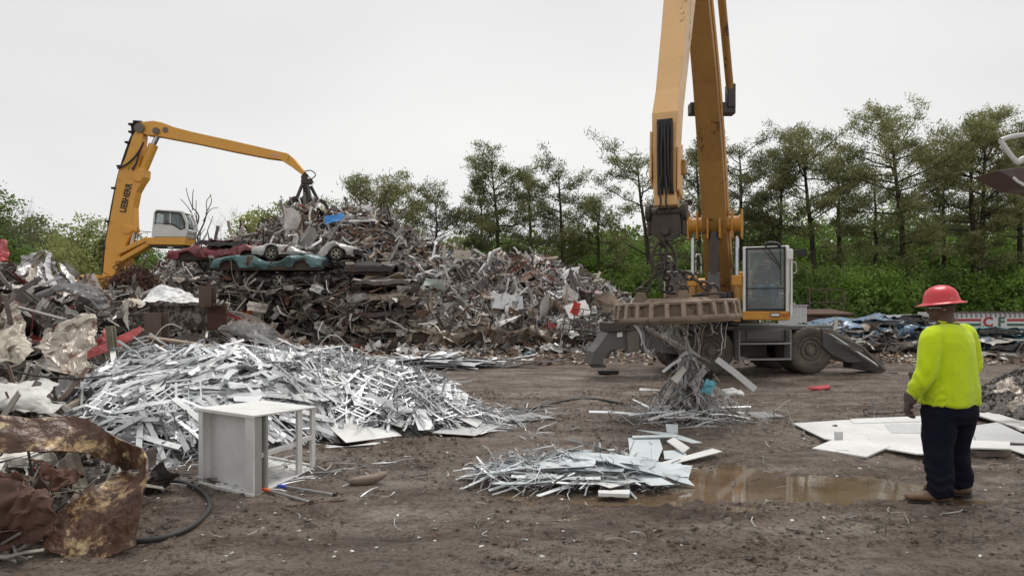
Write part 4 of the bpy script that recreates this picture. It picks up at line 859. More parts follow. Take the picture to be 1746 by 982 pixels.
# trough, posts and beams
m_trough = paint('peeling_grey', (.34, .31, .28), .7, .1, dirt=.5, ds=3, dcol=(.15, .10, .07), rust=.75, rcol=(.085, .06, .05))
rt = thing('steel_trough', 'grey steel trough with peeling paint between the left heap and the car heap', 'trough', at(300, 560, 16))
def rel(mb, root): 
    l = np.array(root.location); mb.v = [q - l for q in mb.v]; return mb
A0, A1 = at(215, 520, 16.4), at(378, 522, 15.8)
rel(MB().add(prism([at(215, 521, 16.4), at(352, 521, 15.9), at(352, 563, 15.9), at(225, 560, 16.3)], V(0, 0, 0), V(.1, .05, 0))), rt).build('side_wall', m_trough, rt, bevel=.006)
rel(MB().add(prism([at(353, 520, 15.85), at(385, 521, 15.9), at(385, 560, 15.9), at(353, 564, 15.85)], V(0, 0, 0), V(.02, .05, 0))), rt).build('end_plate', m_rust, rt, bevel=.006)
rel(MB().add(beam(at(212, 519, 16.3), at(388, 519, 15.7), .12, .05)), rt).build('rim', m_trough, rt, bevel=.004)
rel(MB().add(prism([at(215, 522, 16.9), at(385, 522, 16.5), at(385, 560, 16.5), at(225, 560, 16.9)], V(0, 0, 0), V(0, .05, 0))), rt).build('side_wall', m_trough, rt)
def post(px, y0, y1, D, w, lab, mat, tilt=0):
    a, b_ = at(px, y1, D), at(px + tilt, y0, D); mb = MB(); h = w / 2
    for (ox, oy, sx, sy) in ((0, -h, w, .02), (0, h, w, .02), (0, 0, .02, w)): mb.add(sweep(np.array([V(ox, oy, 0), b_ - a + V(ox, oy, 0)]), sx / 2, sy / 2, rect=True, up=V(0, 1, 0)))
    tag(mb.build('steel_post', mat, loc=Vector(a), bevel=.004), lab, 'steel beam')
m_pb = paint('brown_beam', (.13, .085, .065), .7, dirt=.6, ds=3, dcol=(.06, .045, .04), rust=.3)
post(268, 533, 600, 10.8, .26, 'short brown steel beam standing upright by the bright heap', m_pb, -1)
post(354, 488, 524, 15.6, .28, 'brown steel beam standing behind the grey trough', m_pb, 0)
post(196, 556, 625, 9.6, .09, 'grey weathered post leaning on the left heap beside the red panel', paint('mossy', (.26, .25, .18), .8, dirt=.6, ds=4), -8)
def lbeam(p, q, w, h, lab, mat, name='metal_beam', cat='metal beam'):
    a, b_ = at(*p), at(*q); c = (a + b_) / 2; tag(MB().add(beam(a - c, b_ - c, w, h)).build(name, mat, loc=Vector(c), bevel=.004), lab, cat)
lbeam((-30, 508, 10.6), (110, 545, 10.0), .10, .03, 'long grey flat bar sloping down the left heap', paint('bar_grey', (.30, .28, .26), .5, .3, dirt=.5))
lbeam((100, 705, 7.4), (280, 592, 10.0), .06, .06, 'wooden batten sloping up between the left heap and the bright heap', paint('batten', (.30, .25, .19), .8, dirt=.4, ds=4), 'wood_batten', 'wood batten')
lbeam((255, 575, 10.2), (360, 590, 10.0), .14, .03, 'tan plank lying across the back of the bright heap', paint('tan_wood', (.38, .30, .21), .8, dirt=.4, ds=4), 'wood_plank', 'wood plank')
lbeam((385, 560, 15.5), (420, 545, 16), .3, .05, 'rust brown flat beam right of the grey trough', m_pb)
lsheet([(375, 556, 15), (420, 546, 15.2), (460, 558, 15.2), (480, 580, 15)], [(380, 566, 14.6), (420, 580, 14.2), (450, 585, 14.2), (478, 588, 14.4)], paint('black_heap_sheet', (.03, .03, .032), .5, dirt=.5), 'black curved sheet behind the bright heap', .03, 3, 31, .15)
tag(MB().add(sweep(smoothpath([at(-20, 622, 8), at(60, 640, 7.6), at(130, 645, 7.6), at(190, 640, 8)], 6), .012, k=6)).build('cable', m_blk), 'black cable sagging across the left heap', 'cable')
tag(MB().add(sweep(smoothpath([gp(60, 812) + V(0, 0, .25), gp(150, 800) + V(0, 0, .24), gp(250, 810, .12), gp(310, 822, .05), gp(345, 838, .03), gp(358, 860, .03), gp(348, 880, .03), gp(322, 900, .03), gp(270, 918, .03), gp(190, 925, .03)], 8), .022, k=10)).build('rubber_hose', m_blk, smooth=True), 'thick black rubber hose curving over the mud beside the cabinet', 'hose')
tag(MB().add(sweep(smoothpath([gp(860, 697, .02), gp(905, 697, .02), gp(965, 683, .02), gp(1010, 680, .02), gp(1062, 688, .02)], 8), .022, k=8)).build('rubber_hose', m_blk, smooth=True), 'black hose lying across the middle of the yard', 'hose')
for q, (x0, y0, x1, y1, ht, lb) in enumerate([(500, 636, 640, 612, .5, 'thin white wire arching over the bright heap'), (520, 640, 600, 600, .7, 'tall white wire loop over the bright heap'), (250, 600, 310, 560, .35, 'white wire bowed over the back of the left heap')]):
    p0, p1 = at(x0, y0, 10), at(x1, y1, 10.5); s = np.linspace(0, 1, 14)[:, None]
    tag(MB().add(sweep(p0 * (1 - s) + p1 * s + np.sin(s * math.pi) * V(0, 0, ht * .6), .006, k=5)).build('wire', plain('wire_white', (.6, .6, .58)), smooth=True), lb, 'wire')
# rock-like lumps on the mud
o = addg(MB(), MB().add(ball((0, 0, 0), (.19, .055, .05), 14, 9))).build('wood_chunk', paint('chunk', (.26, .20, .16), .8, dirt=.5, ds=6), smooth=True, loc=Vector(gp(626, 818, .03)))
me = o.data; co = np.zeros(len(me.vertices) * 3); me.vertices.foreach_get('co', co); co = co.reshape(-1, 3); co[:, 2] += co[:, 0] ** 2 * .5 + co[:, 0] * .12; co += .012 * np.stack([vnoise(co[:, 0] * 15, co[:, 1] * 15, co[:, 2] * 15, s) for s in (1, 2, 3)], -1); me.vertices.foreach_set('co', co.ravel()); o.rotation_euler = (0, 0, .25)
tag(o, 'curved brown chunk of wood alone on the mud right of the cabinet', 'wood chunk')
def chips(n, x0, x1, y0, y1, size, mat, name, label, seed, k=1.0):
    rs = np.random.RandomState(seed); mb = MB(); pool = [g_sheet(rs, 1, .7, .15, .3, 4, 4, .08) for _ in range(10)] + [MB_geo(MB().add(ball((0, 0, 0), (.5, .4, .25), 6, 5))) for _ in range(0)]
    for _ in range(n):
        x, y = rs.uniform(x0, x1), y0 + (y1 - y0) * rs.rand() ** k; s = size * rs.uniform(.4, 1.6)
        M = ixform(V(x, y, float(ground_z(x, y)) + s * .1), V(*rs.normal(size=2), 0), V(0, 0, 1) + rs.normal(size=3) * .25); M[:3, :3] *= s; mb.add(pool[rs.randint(10)], M)
    tag(mb.build(name, mat), label, 'debris', kind='stuff')
chips(1000, -4, 9, 4.4, 17, .022, palette('pale_bits', [(.55, .54, .52), (.4, .38, .36), (.65, .65, .63), (.3, .26, .2)], 'island', .6), 'debris', 'tiny pale bits of metal and paper on the mud', 91, 1.3)
rs = np.random.RandomState(92); mb = MB(); pool = []
for _ in range(12):
    v, f = ball((0, 0, 0), (.5, .45, .3), 7, 5); v = v + .16 * np.stack([vnoise(v[:, 0] * 3, v[:, 1] * 3, v[:, 2] * 3, 40 + _ * 3 + c) for c in range(3)], -1); pool.append((v, f))
for _ in range(16000):
    x, y = rs.uniform(-4.5, 8), 4.2 + 9 * rs.rand() ** 1.4
    if vnoise(x * 1.1, y * 1.6, 0, 66) + .35 * rs.normal() < .12 or puddle_mask(x, y) < -.02: continue
    s = .026 * rs.uniform(.4, 1.8) * (1.9 if rs.rand() < .06 else 1); M = ixform(V(x, y, float(ground_z(x, y)) + s * .05), V(*rs.normal(size=2), .1), V(0, 0, 1) + rs.normal(size=3) * .4); M[:3, :3] *= s; mb.add(pool[rs.randint(12)], M)
tag(mb.build('mud_clods', m_mud), 'small clods of mud scattered over the yard', 'mud', kind='stuff')
scatter_stuff(flat, lambda r: (r.uniform(-3.5, 8), 4.8 + 9 * r.rand() ** 1.3), [(lambda r: g_strip(r, .16, .006, .0015, .3), 2), (lambda r: g_wire(r, .2, .003), 2)], 420, palette('litter', [(.5, .5, .48), (.12, .09, .07), (.3, .27, .23), (.06, .05, .045)], 'island', .6), 'litter', 'thin slivers and twigs littering the mud', 98, .15, .012, cat='litter')
# gravel heap at the right
def gravel_h(x, y): return bmp(x, y, 9.0, 10.4, 1.9, 1.7, .92, 0, 1.1) 
xs = np.arange(7, 11.2, .05); ys = np.arange(8.6, 12.3, .05); XX, YY = np.meshgrid(xs, ys); ZZ = gravel_h(XX, YY); ZZ = np.where(ZZ > .01, ZZ + .05 * fbm(XX * 8, YY * 8, 0, 8, 3) , -.1)
P = np.stack([XX, YY, ZZ], -1); a_, b_ = P.shape[:2]; i = np.arange(a_ - 1)[:, None] * b_; j = np.arange(b_ - 1)[None]; f = np.stack([i + j, i + j + 1, i + b_ + j + 1, i + b_ + j], -1).reshape(-1, 4)
mb = MB().add((P.reshape(-1, 3), [f])); rs = np.random.RandomState(93)
for _ in range(2600):
    x, y = rs.uniform(7, 10.2), rs.uniform(8.6, 11.5); h = float(gravel_h(x, y))
    if h < .02 and rs.rand() < .8: continue
    s = .05 * rs.uniform(.5, 1.6); M = ixform(V(x, y, h + .01), V(*rs.normal(size=2), .2), V(0, 0, 1) + rs.normal(size=3) * .5); M[:3, :3] *= s; mb.add(pool[rs.randint(12)], M)
tag(mb.build('gravel', palette('dark_gravel', [(.06, .052, .047), (.10, .088, .08), (.16, .145, .135), (.04, .035, .032)], 'island', .85)), 'heap of dark crushed stone at the right edge', 'gravel', kind='stuff')
lsheet([(1690, 664, 9.6), (1712, 648, 9.7), (1728, 645, 9.8), (1736, 662, 9.7)], [(1694, 668, 9.5), (1714, 668, 9.4), (1730, 668, 9.4), (1742, 672, 9.4)], m_lw, 'torn grey sheet sticking out of the dark gravel heap', .03, 6, 44)
lsheet([(1722, 690, 9.2), (1740, 672, 9.3), (1760, 668, 9.4)], [(1730, 700, 9.1), (1748, 690, 9.1), (1765, 685, 9.2)], m_lw, 'second torn grey sheet low on the gravel heap', .03, 6, 45)

# ---------------------------------------------------------------- crushed cars
m_under = paint('underbody', (.04, .035, .03), .8, dirt=.8, ds=3, rust=.4)
m_cglass = paint('dark_window', (.02, .022, .025), .25, dirt=.4)
CARW = {}
def wheel_data():
    if CARW: return
    CARW['t'] = MB().add(lathe([(.20, -.09), (.29, -.095), (.31, -.06), (.31, .06), (.29, .095), (.20, .09), (.19, .04), (0, .035)], 22, 'y')).build('tyre', m_blk, smooth=True)  # black centre disc stands for the dark behind the rim spokes
    mb = MB().add(lathe([(.21, .06), (.205, .088), (.185, .088), (.18, .05)], 20, 'y')).add(lathe([(.05, .04), (.05, .075), (0, .08)], 10, 'y'))
    for k in range(6):
        a = k * math.pi / 3; mb.add(box(.11, .055, 0, .16, .03, .045), np.array([[math.cos(a), 0, -math.sin(a), 0], [0, 1, 0, 0], [math.sin(a), 0, math.cos(a), 0], [0, 0, 0, 1]]))
    CARW['r'] = mb.build('rim', paint('alloy', (.42, .38, .32), .4, .6, dirt=.4), smooth=2)
    for o in CARW.values(): COL.objects.unlink(o)
def crushed_car(label, loc, rz, col, seed=0, L=4.3, W=1.7, H=.62, crush=.10, wheels=(1, 1, 1, 1), roof=True, group=None, cave=0, tilt=(0, 0), lamps=True, name='crushed_car', wz=0):
    wheel_data(); rs = np.random.RandomState(seed)
    mat = paint('car_%02d%02d%02d' % tuple(int(c * 99) for c in col), col, .35, .15, dirt=.45, ds=1.3, dcol=(.10, .08, .065), rust=.25)
    root = thing(name, label, 'crushed car', loc, 0, group); root.rotation_euler = (tilt[0], tilt[1], rz)
    nu = 84; u = np.linspace(-L / 2, L / 2, nu); xa = (-L * .32, L * .31)
    zb = np.full(nu, .16)
    for x in xa:
        d = np.abs(u - x); zb = np.where(d < .38, np.maximum(zb, .10 + np.sqrt(np.clip(.38 ** 2 - d ** 2, 0, None)) * min(1, H / .62) * .95), zb)
    top = H * np.interp(u / L, [-.5, -.48, -.30, -.14, .2, .36, .49, .5], [.55, .74, .90, 1.0, 1.0, .97, .82, .6])
    prof = np.array([(0, 0), (.30, -.03), (.55, -.02), (.8, .02), (.93, .08)])  # side: height fraction, inset
    pts = []
    for s in (-1, 1):
        seq = [(s * (W / 2 - ins), zb + (top - zb) * hf) for hf, ins in prof]
        pts.append(seq if s < 0 else seq[::-1])
    mid = [(-W * .28 + 0 * u, top), (0 * u, top * 1.02), (W * .28 + 0 * u, top)]
    ring = [(np.full(nu, y) if np.isscalar(y) else y, z) for y, z in pts[0] + mid + pts[1]]
    P = np.stack([np.stack([u, y * (1 - .10 * np.abs(u / (L / 2)) ** 6), z], -1) for y, z in ring], 1)
    P0 = P.copy()
    for c in range(3): P[..., c] += crush * (.6 * vnoise(P0[..., 0] * 1.7, P0[..., 1] * 1.7, P0[..., 2] * 3, seed * 3 + c) + .6 * crease(P0[..., 0], P0[..., 1], P0[..., 2], seed * 5 + c, 6, 2.0) + .22 * crease(P0[..., 0], P0[..., 1], P0[..., 2], seed * 5 + c + 9, 5, 6.5)) * (1 if c != 2 else .7)
    if cave:
        for cx_, cw_ in ((-.02, .55), (.10, .3)):
            gz = np.exp(-((P[..., 0] - cx_ * L) / cw_) ** 2); P[..., 2] -= gz * cave * np.clip((P[..., 2] - .3 * H) / H, 0, 1) * H; P[..., 1] *= 1 - gz * .25 * cave
    for cx_ in (-.17, .04, .2):
        i_ = int((cx_ + .5) * (nu - 1)); P[i_, :5, 1] += .05; P[i_, -5:, 1] -= .05
    b = MB().add(sheet(P, .012))
    b.build('body', mat, root, smooth=2)
    MB().add(box(0, 0, H * .38, L * .93, W * .82, H * .5)).build('underbody', m_under, root)
    if roof:
        uu, vv = np.meshgrid(np.linspace(-.24, .26, 16), np.linspace(-.42, .42, 12), indexing='ij')
        z = H * 1.02 + .15 + .10 * np.cos(uu * 5) - .12 * np.abs(fbm(uu * 6, vv * 3, seed, seed, 3)); PP = np.stack([uu * L, vv * W, z], -1)
        MB().add(sheet(PP, .015)).build('roof', mat, root, smooth=2)
        MB().add(loft([V(-.27 * L, -.43 * W, H * .97), V(.3 * L, -.43 * W, H * .97)], [V(-.22 * L, -.40 * W, H * 1.12 + .1), V(.24 * L, -.40 * W, H * 1.12 + .1)], 16, 5, .04, 4, seed, .01)).build('window', m_cglass, root)
        MB().add(loft([V(-.27 * L, .43 * W, H * .97), V(.3 * L, .43 * W, H * .97)], [V(-.22 * L, .40 * W, H * 1.12 + .1), V(.24 * L, .40 * W, H * 1.12 + .1)], 16, 5, .04, 4, seed, .01)).build('window', m_cglass, root)
    for k, (x, s) in enumerate(((xa[0], -1), (xa[1], -1), (xa[0], 1), (xa[1], 1))):
        if not wheels[k]: continue
        t = CARW['t'].copy(); COL.objects.link(t); t.name = 'wheel'; t.parent = root; t.location = (x, s * (W / 2 - .11), .25 + wz); t.rotation_euler = (rs.normal() * .06, 0, rs.normal() * .15)
        r = CARW['r'].copy(); COL.objects.link(r); r.parent = t; r.rotation_euler = (0, 0, 0 if s > 0 else math.pi)
    for s, nm in ((-1, 'bumper'), (1, 'bumper')):
        y = np.linspace(-W * .47, W * .47, 9); Q = np.stack([s * (L / 2 + .04 - .12 * (y / W * 2) ** 4), y, .30 * H / .62 + 0 * y + .02 * rs.normal(size=9)], -1)
        MB().add(sweep(Q, .11 * H / .62, .05, rect=True, up=V(s, 0, 0))).build(nm, mat if rs.rand() < .5 else m_blk, root, bevel=.01)
    if lamps:
        for s in (-1, 1): MB().add(box(-L / 2 + .02, s * W * .36, .52 * H / .62, .08, .34, .10)).build('headlight', paint('lamp_lens', (.45, .42, .36), .15, dirt=.3), root, bevel=.01)
    return root
def zat(y, D): return CAM_Z - (y - HOR) * D / FPX
def car_px(label, px, ybot, D, rz, col, **k):
    p = at(px, ybot, D); return crushed_car(label, p, rz, col, **k)
TEAL = (.075, .185, .19)
car_px('crushed teal car with a caved-in door, side on below the white one', 466, 466, 27.9, math.pi * 0 + .03, TEAL, seed=3, L=4.6, H=.74, crush=.17, wheels=(0, 0, 0, 0), roof=False, cave=.5)
car_px('crushed dark red car left of the teal one', 385, 449, 29.3, .04, (.22, .035, .05), seed=5, L=4.2, H=.72, crush=.24, wheels=(0, 0, 0, 0), cave=.3)
car_px('crushed white car with alloy wheels on top of the teal one', 527, 444, 28.6, .05, (.62, .61, .58), seed=7, L=4.2, H=.64, crush=.21, wheels=(1, 1, 0, 0), wz=-.02, cave=.6, roof=False)
car_px('crushed black car seen from the front with its long bumper', 640, 474, 28.3, math.pi / 2, (.02, .02, .022), seed=9, L=3.0, W=2.0, H=.62, crush=.07, wheels=(0, 0, 0, 0), roof=False)
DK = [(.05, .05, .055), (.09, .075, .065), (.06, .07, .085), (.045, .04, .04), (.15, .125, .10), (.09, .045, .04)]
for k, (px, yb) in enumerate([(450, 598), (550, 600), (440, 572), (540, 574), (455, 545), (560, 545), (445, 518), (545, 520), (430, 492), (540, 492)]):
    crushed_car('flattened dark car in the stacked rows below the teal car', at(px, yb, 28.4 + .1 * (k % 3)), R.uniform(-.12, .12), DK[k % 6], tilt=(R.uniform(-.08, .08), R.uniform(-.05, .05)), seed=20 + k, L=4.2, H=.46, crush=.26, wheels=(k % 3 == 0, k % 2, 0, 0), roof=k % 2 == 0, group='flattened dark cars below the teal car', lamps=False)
BR = [(.50, .45, .37), (.20, .15, .12), (.42, .34, .26), (.15, .13, .12), (.32, .26, .2)]
for k, (yb, c, lb) in enumerate([(598, 1, 'brown flattened car at the foot of the front-facing stack'), (566, 0, 'flattened cream car with its pale bumper towards the yard'), (543, 3, 'dark flattened car above the one with the pale bumper'), (518, 2, 'tan flattened car in the middle of the front-facing stack'), (494, 3, 'dark flattened car second from the top of the front-facing stack')]):
    car_px(lb, 655 + 4 * (k % 2), yb, 28.0, math.pi / 2 + .05 * (k - 2), BR[c], seed=40 + k, tilt=(R.uniform(-.04, .04), R.uniform(-.06, .06)), L=3.4, W=2.3 if k != 1 else 2.1, H=.46, crush=.24, wheels=(0, 0, 0, 0), roof=(k % 2 == 0), lamps=k == 1)
for k, (px, yb, lb) in enumerate([(765, 590, 'brown crushed car body at the left of the low brown row'), (865, 588, 'brown crushed car body in the middle of the low brown row'), (945, 590, 'dull brown crushed body at the right end of the low brown row')]):
    car_px(lb, px, yb, 26.2, .05 - .05 * k, (.20, .155, .115), seed=50 + k, L=3.2 if k < 2 else 1.8, H=.75, crush=.34, cave=.3, wheels=(0, 0, 0, 0), roof=False, lamps=False)
BL = (.09, .20, .33)
for k, (px, yb, D, c, l, lb) in enumerate([(1385, 585, 27, BL, 3.6, 'blue crushed car just right of the cab base'), (1440, 580, 28, (.35, .34, .33), 3.2, 'grey crushed car behind the big wheel'), (1500, 578, 26, (.17, .28, .40), 3.6, 'light blue crushed car left of the worker'), (1490, 600, 25.4, (.33, .30, .27), 3.4, 'torn beige car shell low on the ground left of the worker'),
        (1420, 606, 26, (.06, .06, .06), 3.6, 'dark crushed car partly hidden by the rear wheel'), (1460, 562, 27, (.15, .25, .36), 3.2, 'pale blue crushed car resting across the others behind the big wheel'), (1545, 570, 26.5, (.30, .31, .33), 3.0, 'grey crushed car lying on the blue one left of the worker'), (1570, 600, 26, BL, 3.2, 'blue crushed car right behind the worker shoulder'), (1690, 596, 24, (.06, .27, .32), 3.4, 'turquoise crushed car below the striped trailer'), (1740, 597, 24.5, (.05, .24, .29), 3.2, 'turquoise crushed car at the right edge'), (1700, 615, 23, (.34, .32, .29), 3.2, 'grey beige wreck under the turquoise car'), (1640, 605, 24, (.2, .19, .18), 2.8, 'grey wreck between the worker and the turquoise car')]):
    car_px(lb, px, yb, D, .1 * math.sin(k * 2.1), c, seed=60 + k, L=l, H=.52, crush=.30, tilt=(R.uniform(-.1, .1), R.uniform(-.1, .1)), cave=.3, wheels=(k % 2, k % 3 == 0, 0, 0), roof=k % 2 == 0, lamps=False)
def wreck_h(x, y): return bmp(x, y, 14, 26, 5.5, 2.2, .7) + bmp(x, y, 19, 23.5, 4, 2.0, .4)
scatter_stuff(wreck_h, in_heap(wreck_h, 9, 22, 21.8, 27.5, .1), [(lambda r: g_sheet(r, .45, .3, .2, .6, 6, 5), 3), (lambda r: g_pipe(r, .9, .025), 2), (lambda r: g_strip(r, .8, .08, .006, .6), 2)], 420, palette('wreck_bits', [(.4, .38, .36), (.12, .11, .1), (.12, .22, .32), (.25, .2, .17), (.55, .53, .5), (.05, .05, .05)], 'island', .5, .2, dirt=.5), 'scrap_fragments', 'torn car fragments among the wrecks on the right', 94, .6, .15)
def face_scatter(x0, x1, y_, zlo, zhi, count, gens, mat, label, seed, name='scrap_fragments'):
    rs = np.random.RandomState(seed); mb = MB(); pool = [MB_geo(g(rs)) for g in gens for _ in range(10)]
    for _ in range(count):
        M = ixform(V(rs.uniform(x0, x1), y_ + rs.normal() * .3, rs.uniform(zlo, zhi)), rs.normal(size=3) * V(1, .5, .45), V(0, -.7, .5) + rs.normal(size=3) * .7); M[:3, :3] *= rs.uniform(.5, 1.3); mb.add(pool[rs.randint(len(pool))], M)
    tag(mb.build(name, mat), label, 'scrap', kind='stuff')
FG = [lambda r: g_strip(r, 1.1, .06, .006, .7), lambda r: g_pipe(r, 1.1, .02, .8), lambda r: g_sheet(r, .5, .28, .25, .8, 8, 6), lambda r: g_sheet(r, .7, .3, .2, .8, 8, 6), lambda r: g_wire(r, 1.3, .011)]
DMIX = palette('stack_bits', [(.08, .07, .062), (.19, .15, .12), (.36, .31, .26), (.58, .54, .48), (.045, .04, .038), (.32, .305, .295), (.76, .74, .71), (.18, .08, .05)], 'island', .6, .15, dirt=.5, rust=.5, wts=[3, 3, 3, 2.2, 3, 3, 1.6, 1])
face_scatter(-12.6, -7.0, 27.35, .1, 2.6, 420, FG, DMIX, 'torn car fragments hanging out of the dark stacked cars', 401)
face_scatter(-7.2, -3.2, 26.3, .1, 2.4, 230, FG, DMIX, 'torn car fragments hanging out of the front-facing stack', 402)
face_scatter(-4.2, 2.2, 25.9, .1, 1.1, 200, FG, DMIX, 'torn fragments along the low brown row', 403)
face_scatter(-14.8, -11.0, 27.6, .3, 3.0, 380, FG, DMIX, 'torn fragments at the left end of the stacked cars', 404)
# loose explicit pieces on the big heap
def mono(gen, px, y, D, d, nn, mat, name, lab, cat, smooth=2):
    o = addg(MB(), gen).build(name, mat, smooth=smooth); setm(o, ixform(at(px, y, D), V(*d), V(*nn))); return tag(o, lab, cat)
r_ = np.random.RandomState(5)
mono(g_sheet(r_, .85, .45, .10, .5, 16, 12), 570, 372, 29.4, (1, 0, .2), (0, -.8, .6), plain('blue_tub', (.03, .22, .55), .35), 'plastic_tub', 'bright blue crushed plastic tub at the top of the big heap', 'plastic tub')
mono(MB().add(box(0, 0, 0, .75, .12, .35)), 788, 434, 29.0, (1, 0, -.1), (0, 0, 1), m_cr, 'metal_box', 'cream box perched on the saddle of the big heap', 'metal box', 0)
mono(g_panel(r_, 1.3, .8), 865, 515, 27.2, (1, .2, -.1), (.1, -.7, .6), m_greyp, 'square_sheet', 'grey square panel on the right slope of the big heap', 'metal panel', 0)
mono(g_panel(r_, .9, .65), 985, 528, 26.4, (1, .2, .3), (.1, -.8, .5), m_board, 'square_sheet', 'white square panel low on the right slope of the big heap', 'metal panel', 0)
mono(g_sheet(r_, .5, .3, .1, .3, 6, 5), 982, 526, 26.1, (.3, 0, 1), (0, -1, .1), plain('red_part', (.6, .04, .03)), 'red_offcut', 'small bright red triangle on the white square panel', 'metal panel')
mono(g_sheet(r_, .8, .3, .1, .3, 8, 5), 945, 560, 26.0, (.8, 0, -.5), (0, -1, .3), plain('red_part2', (.45, .05, .04)), 'red_offcut', 'red triangular panel near the foot of the right slope', 'metal panel')
mono(g_sheet(r_, 1.0, .7, .08, .3, 8, 6), 740, 488, 28, (1, 0, -.6), (0, -.8, .6), plain('green_roof', (.20, .24, .20)), 'roofing_sheet', 'grey green ribbed panel on the big heap above the brown row', 'metal panel')
mono(MB().add(sweep(smoothpath([V(-.9, 0, -.45), V(-.85, 0, .1), V(-.6, 0, .25), V(.1, 0, .32), V(.7, 0, .45)], 6), .09, .14, rect=True, up=V(0, 1, 0))), 622, 530, 27.0, (1, 0, 0), (0, 0, 1), m_cr, 'bumper', 'bent cream bumper hooked on the front-facing stack', 'bumper')
mono(MB().add(sweep(smoothpath([V(-.5, 0, -.06), V(0, 0, .02), V(.5, 0, .1)], 5), .12, k=10)), 675, 512, 27.3, (1, 0, 0), (0, 0, 1), m_cr, 'exhaust_silencer', 'pale exhaust silencer lying on the front-facing stack', 'silencer')
mono(MB().add(ball((0, 0, 0), (.3, .3, .26), 14, 8)), 421, 533, 27.0, (1, 0, 0), (0, 0, 1), plain('orange_part', (.6, .12, .03), .5), 'plastic_ball', 'small orange ball in the dark stacked cars', 'ball', True).scale = (.7, .7, .7)
mono(g_sheet(r_, 1.6, .5, .05, .5, 14, 8, .03), 655, 482, 27.1, (1, 0, .05), (0, -.4, 1), paint('tan_bonnet', (.42, .33, .24), .5, dirt=.4), 'car_bonnet', 'tan curved car bonnet under the black front-facing car', 'car bonnet')
mono(g_sheet(r_, .9, .5, .3, .6, 14, 10), 610, 505, 27.0, (1, 0, .1), (0, -1, .4), paint('faded_rag', (.28, .12, .11), .8, dirt=.4), 'cloth_rag', 'faded pink rag hanging from the front-facing stack', 'rag')
mono(g_sheet(r_, 1.0, .55, .2, .5, 12, 9), 780, 583, 25.6, (1, .1, .1), (0, -.6, 1), m_cr, 'crumpled_sheet', 'pale bent sheet at the foot of the brown row', 'metal sheet')
mono(g_sheet(r_, .9, .6, .1, .3, 12, 9), 720, 578, 25.6, (1, .1, -.3), (0, -1, .5), paint('tan_sheet', (.34, .27, .2), .6, dirt=.4), 'crumpled_sheet', 'tan sheet leaning on the foot of the brown row', 'metal sheet')
mono(g_sheet(r_, 1.3, .5, .15, .4, 12, 9), 1000, 498, 28.5, (1, .1, -.1), (0, -.6, 1), paint('pinkish', (.42, .26, .28), .5, dirt=.4), 'crumpled_sheet', 'dull pink sheet at the right end of the big heap', 'metal sheet')
# trolley-like frames near the heap's right foot
for k, (px, y, w, h, lb) in enumerate([(1010, 548, 1.5, .8, 'bent black wire frame at the right foot of the big heap'), (985, 560, 1.2, .6, 'second bent wire frame lying before the right foot of the big heap')]):
    mb = MB()
    for i in range(6):
        mb.add(bar(V(-w / 2 + i * w / 5, 0, -h / 2), V(-w / 2 + i * w / 5 + .1, .1, h / 2), .02, 5))
    for i in range(4): mb.add(bar(V(-w / 2, 0, -h / 2 + i * h / 3), V(w / 2 + .1, .1, -h / 2 + i * h / 3 + .05), .02, 5))
    mb.add(bar(V(-w / 2, .6, -h / 2), V(-w / 2, 0, -h / 2), .02, 5)); mb.add(bar(V(w / 2, .6, -h / 2), V(w / 2, 0, -h / 2), .02, 5)); mb.add(bar(V(-w / 2, .6, -h / 2), V(w / 2, .6, -h / 2), .02, 5))
    mono(mb, px, y, 25.2, (1, .2, -.15), (.1, .2, 1), m_dk, 'wire_cage', lb, 'wire frame', 0)
# brown soil bank between heap and machine, low
# ---------------------------------------------------------------- trailer, container, shed roof
tr = thing('trailer', 'white trailer with a red and green stripe and big letters behind the worker', 'trailer', at(1700, 600, 30))
tr.location.z = 0; TX = tr.location.x; TZ = lambda y: zat(y, 30)
z1, z0 = TZ(533), TZ(560)
MB().add(box(1.6, 1.2, (z1 + z0) / 2, 7.4, 2.4, z1 - z0)).build('body', plain('trailer_white', (.72, .72, .72), .4), tr, bevel=.02)
MB().add(box(1.6, -.012, TZ(545.5), 7.4, .012, .10)).build('stripe', plain('stripe_red', (.42, .03, .03)), tr)
MB().add(box(1.6, -.012, TZ(553.5), 7.4, .012, .10)).build('stripe', plain('stripe_green', (.03, .12, .07)), tr)
mb = MB()
for k in range(34): mb.add(box(-2.0 + k * .215, -.03, TZ(537), .05, .05, .22))
mb.build('rail', plain('rail_grey', (.3, .3, .3)), tr); MB().add(box(1.6, -.02, TZ(532.3), 7.45, .06, .07)).build('rim', plain('rim_dark', (.12, .08, .07)), tr)
def text(body, size, ext, mat, parent, M, name='lettering', bold=True, sx=1):
    c = bpy.data.curves.new(name, 'FONT'); c.body = body; c.size = size; c.extrude = ext; c.offset = size * .03 if bold else 0; c.align_x = 'CENTER'; c.align_y = 'CENTER'
    t = bpy.data.objects.new('tmp', c); COL.objects.link(t); dg = bpy.context.evaluated_depsgraph_get(); me = bpy.data.meshes.new_from_object(t.evaluated_get(dg)); bpy.data.objects.remove(t)
    for v in me.vertices: v.co.x *= sx
    o = bpy.data.objects.new(name, me); COL.objects.link(o); me.materials.clear(); me.materials.append(mat); o.parent = parent; o.matrix_parent_inverse = Matrix.Identity(4); o.matrix_local = Matrix([list(r) for r in M]); return o
MB().add(box(-.15, -.02, TZ(549.5), 1.15, .012, .46)).build('sign_panel', plain('sign_white', (.7, .7, .7)), tr)
fm = lambda x, y, z: np.array([[1, 0, 0, x], [0, 0, -1, y], [0, 1, 0, z], [0, 0, 0, 1.]])
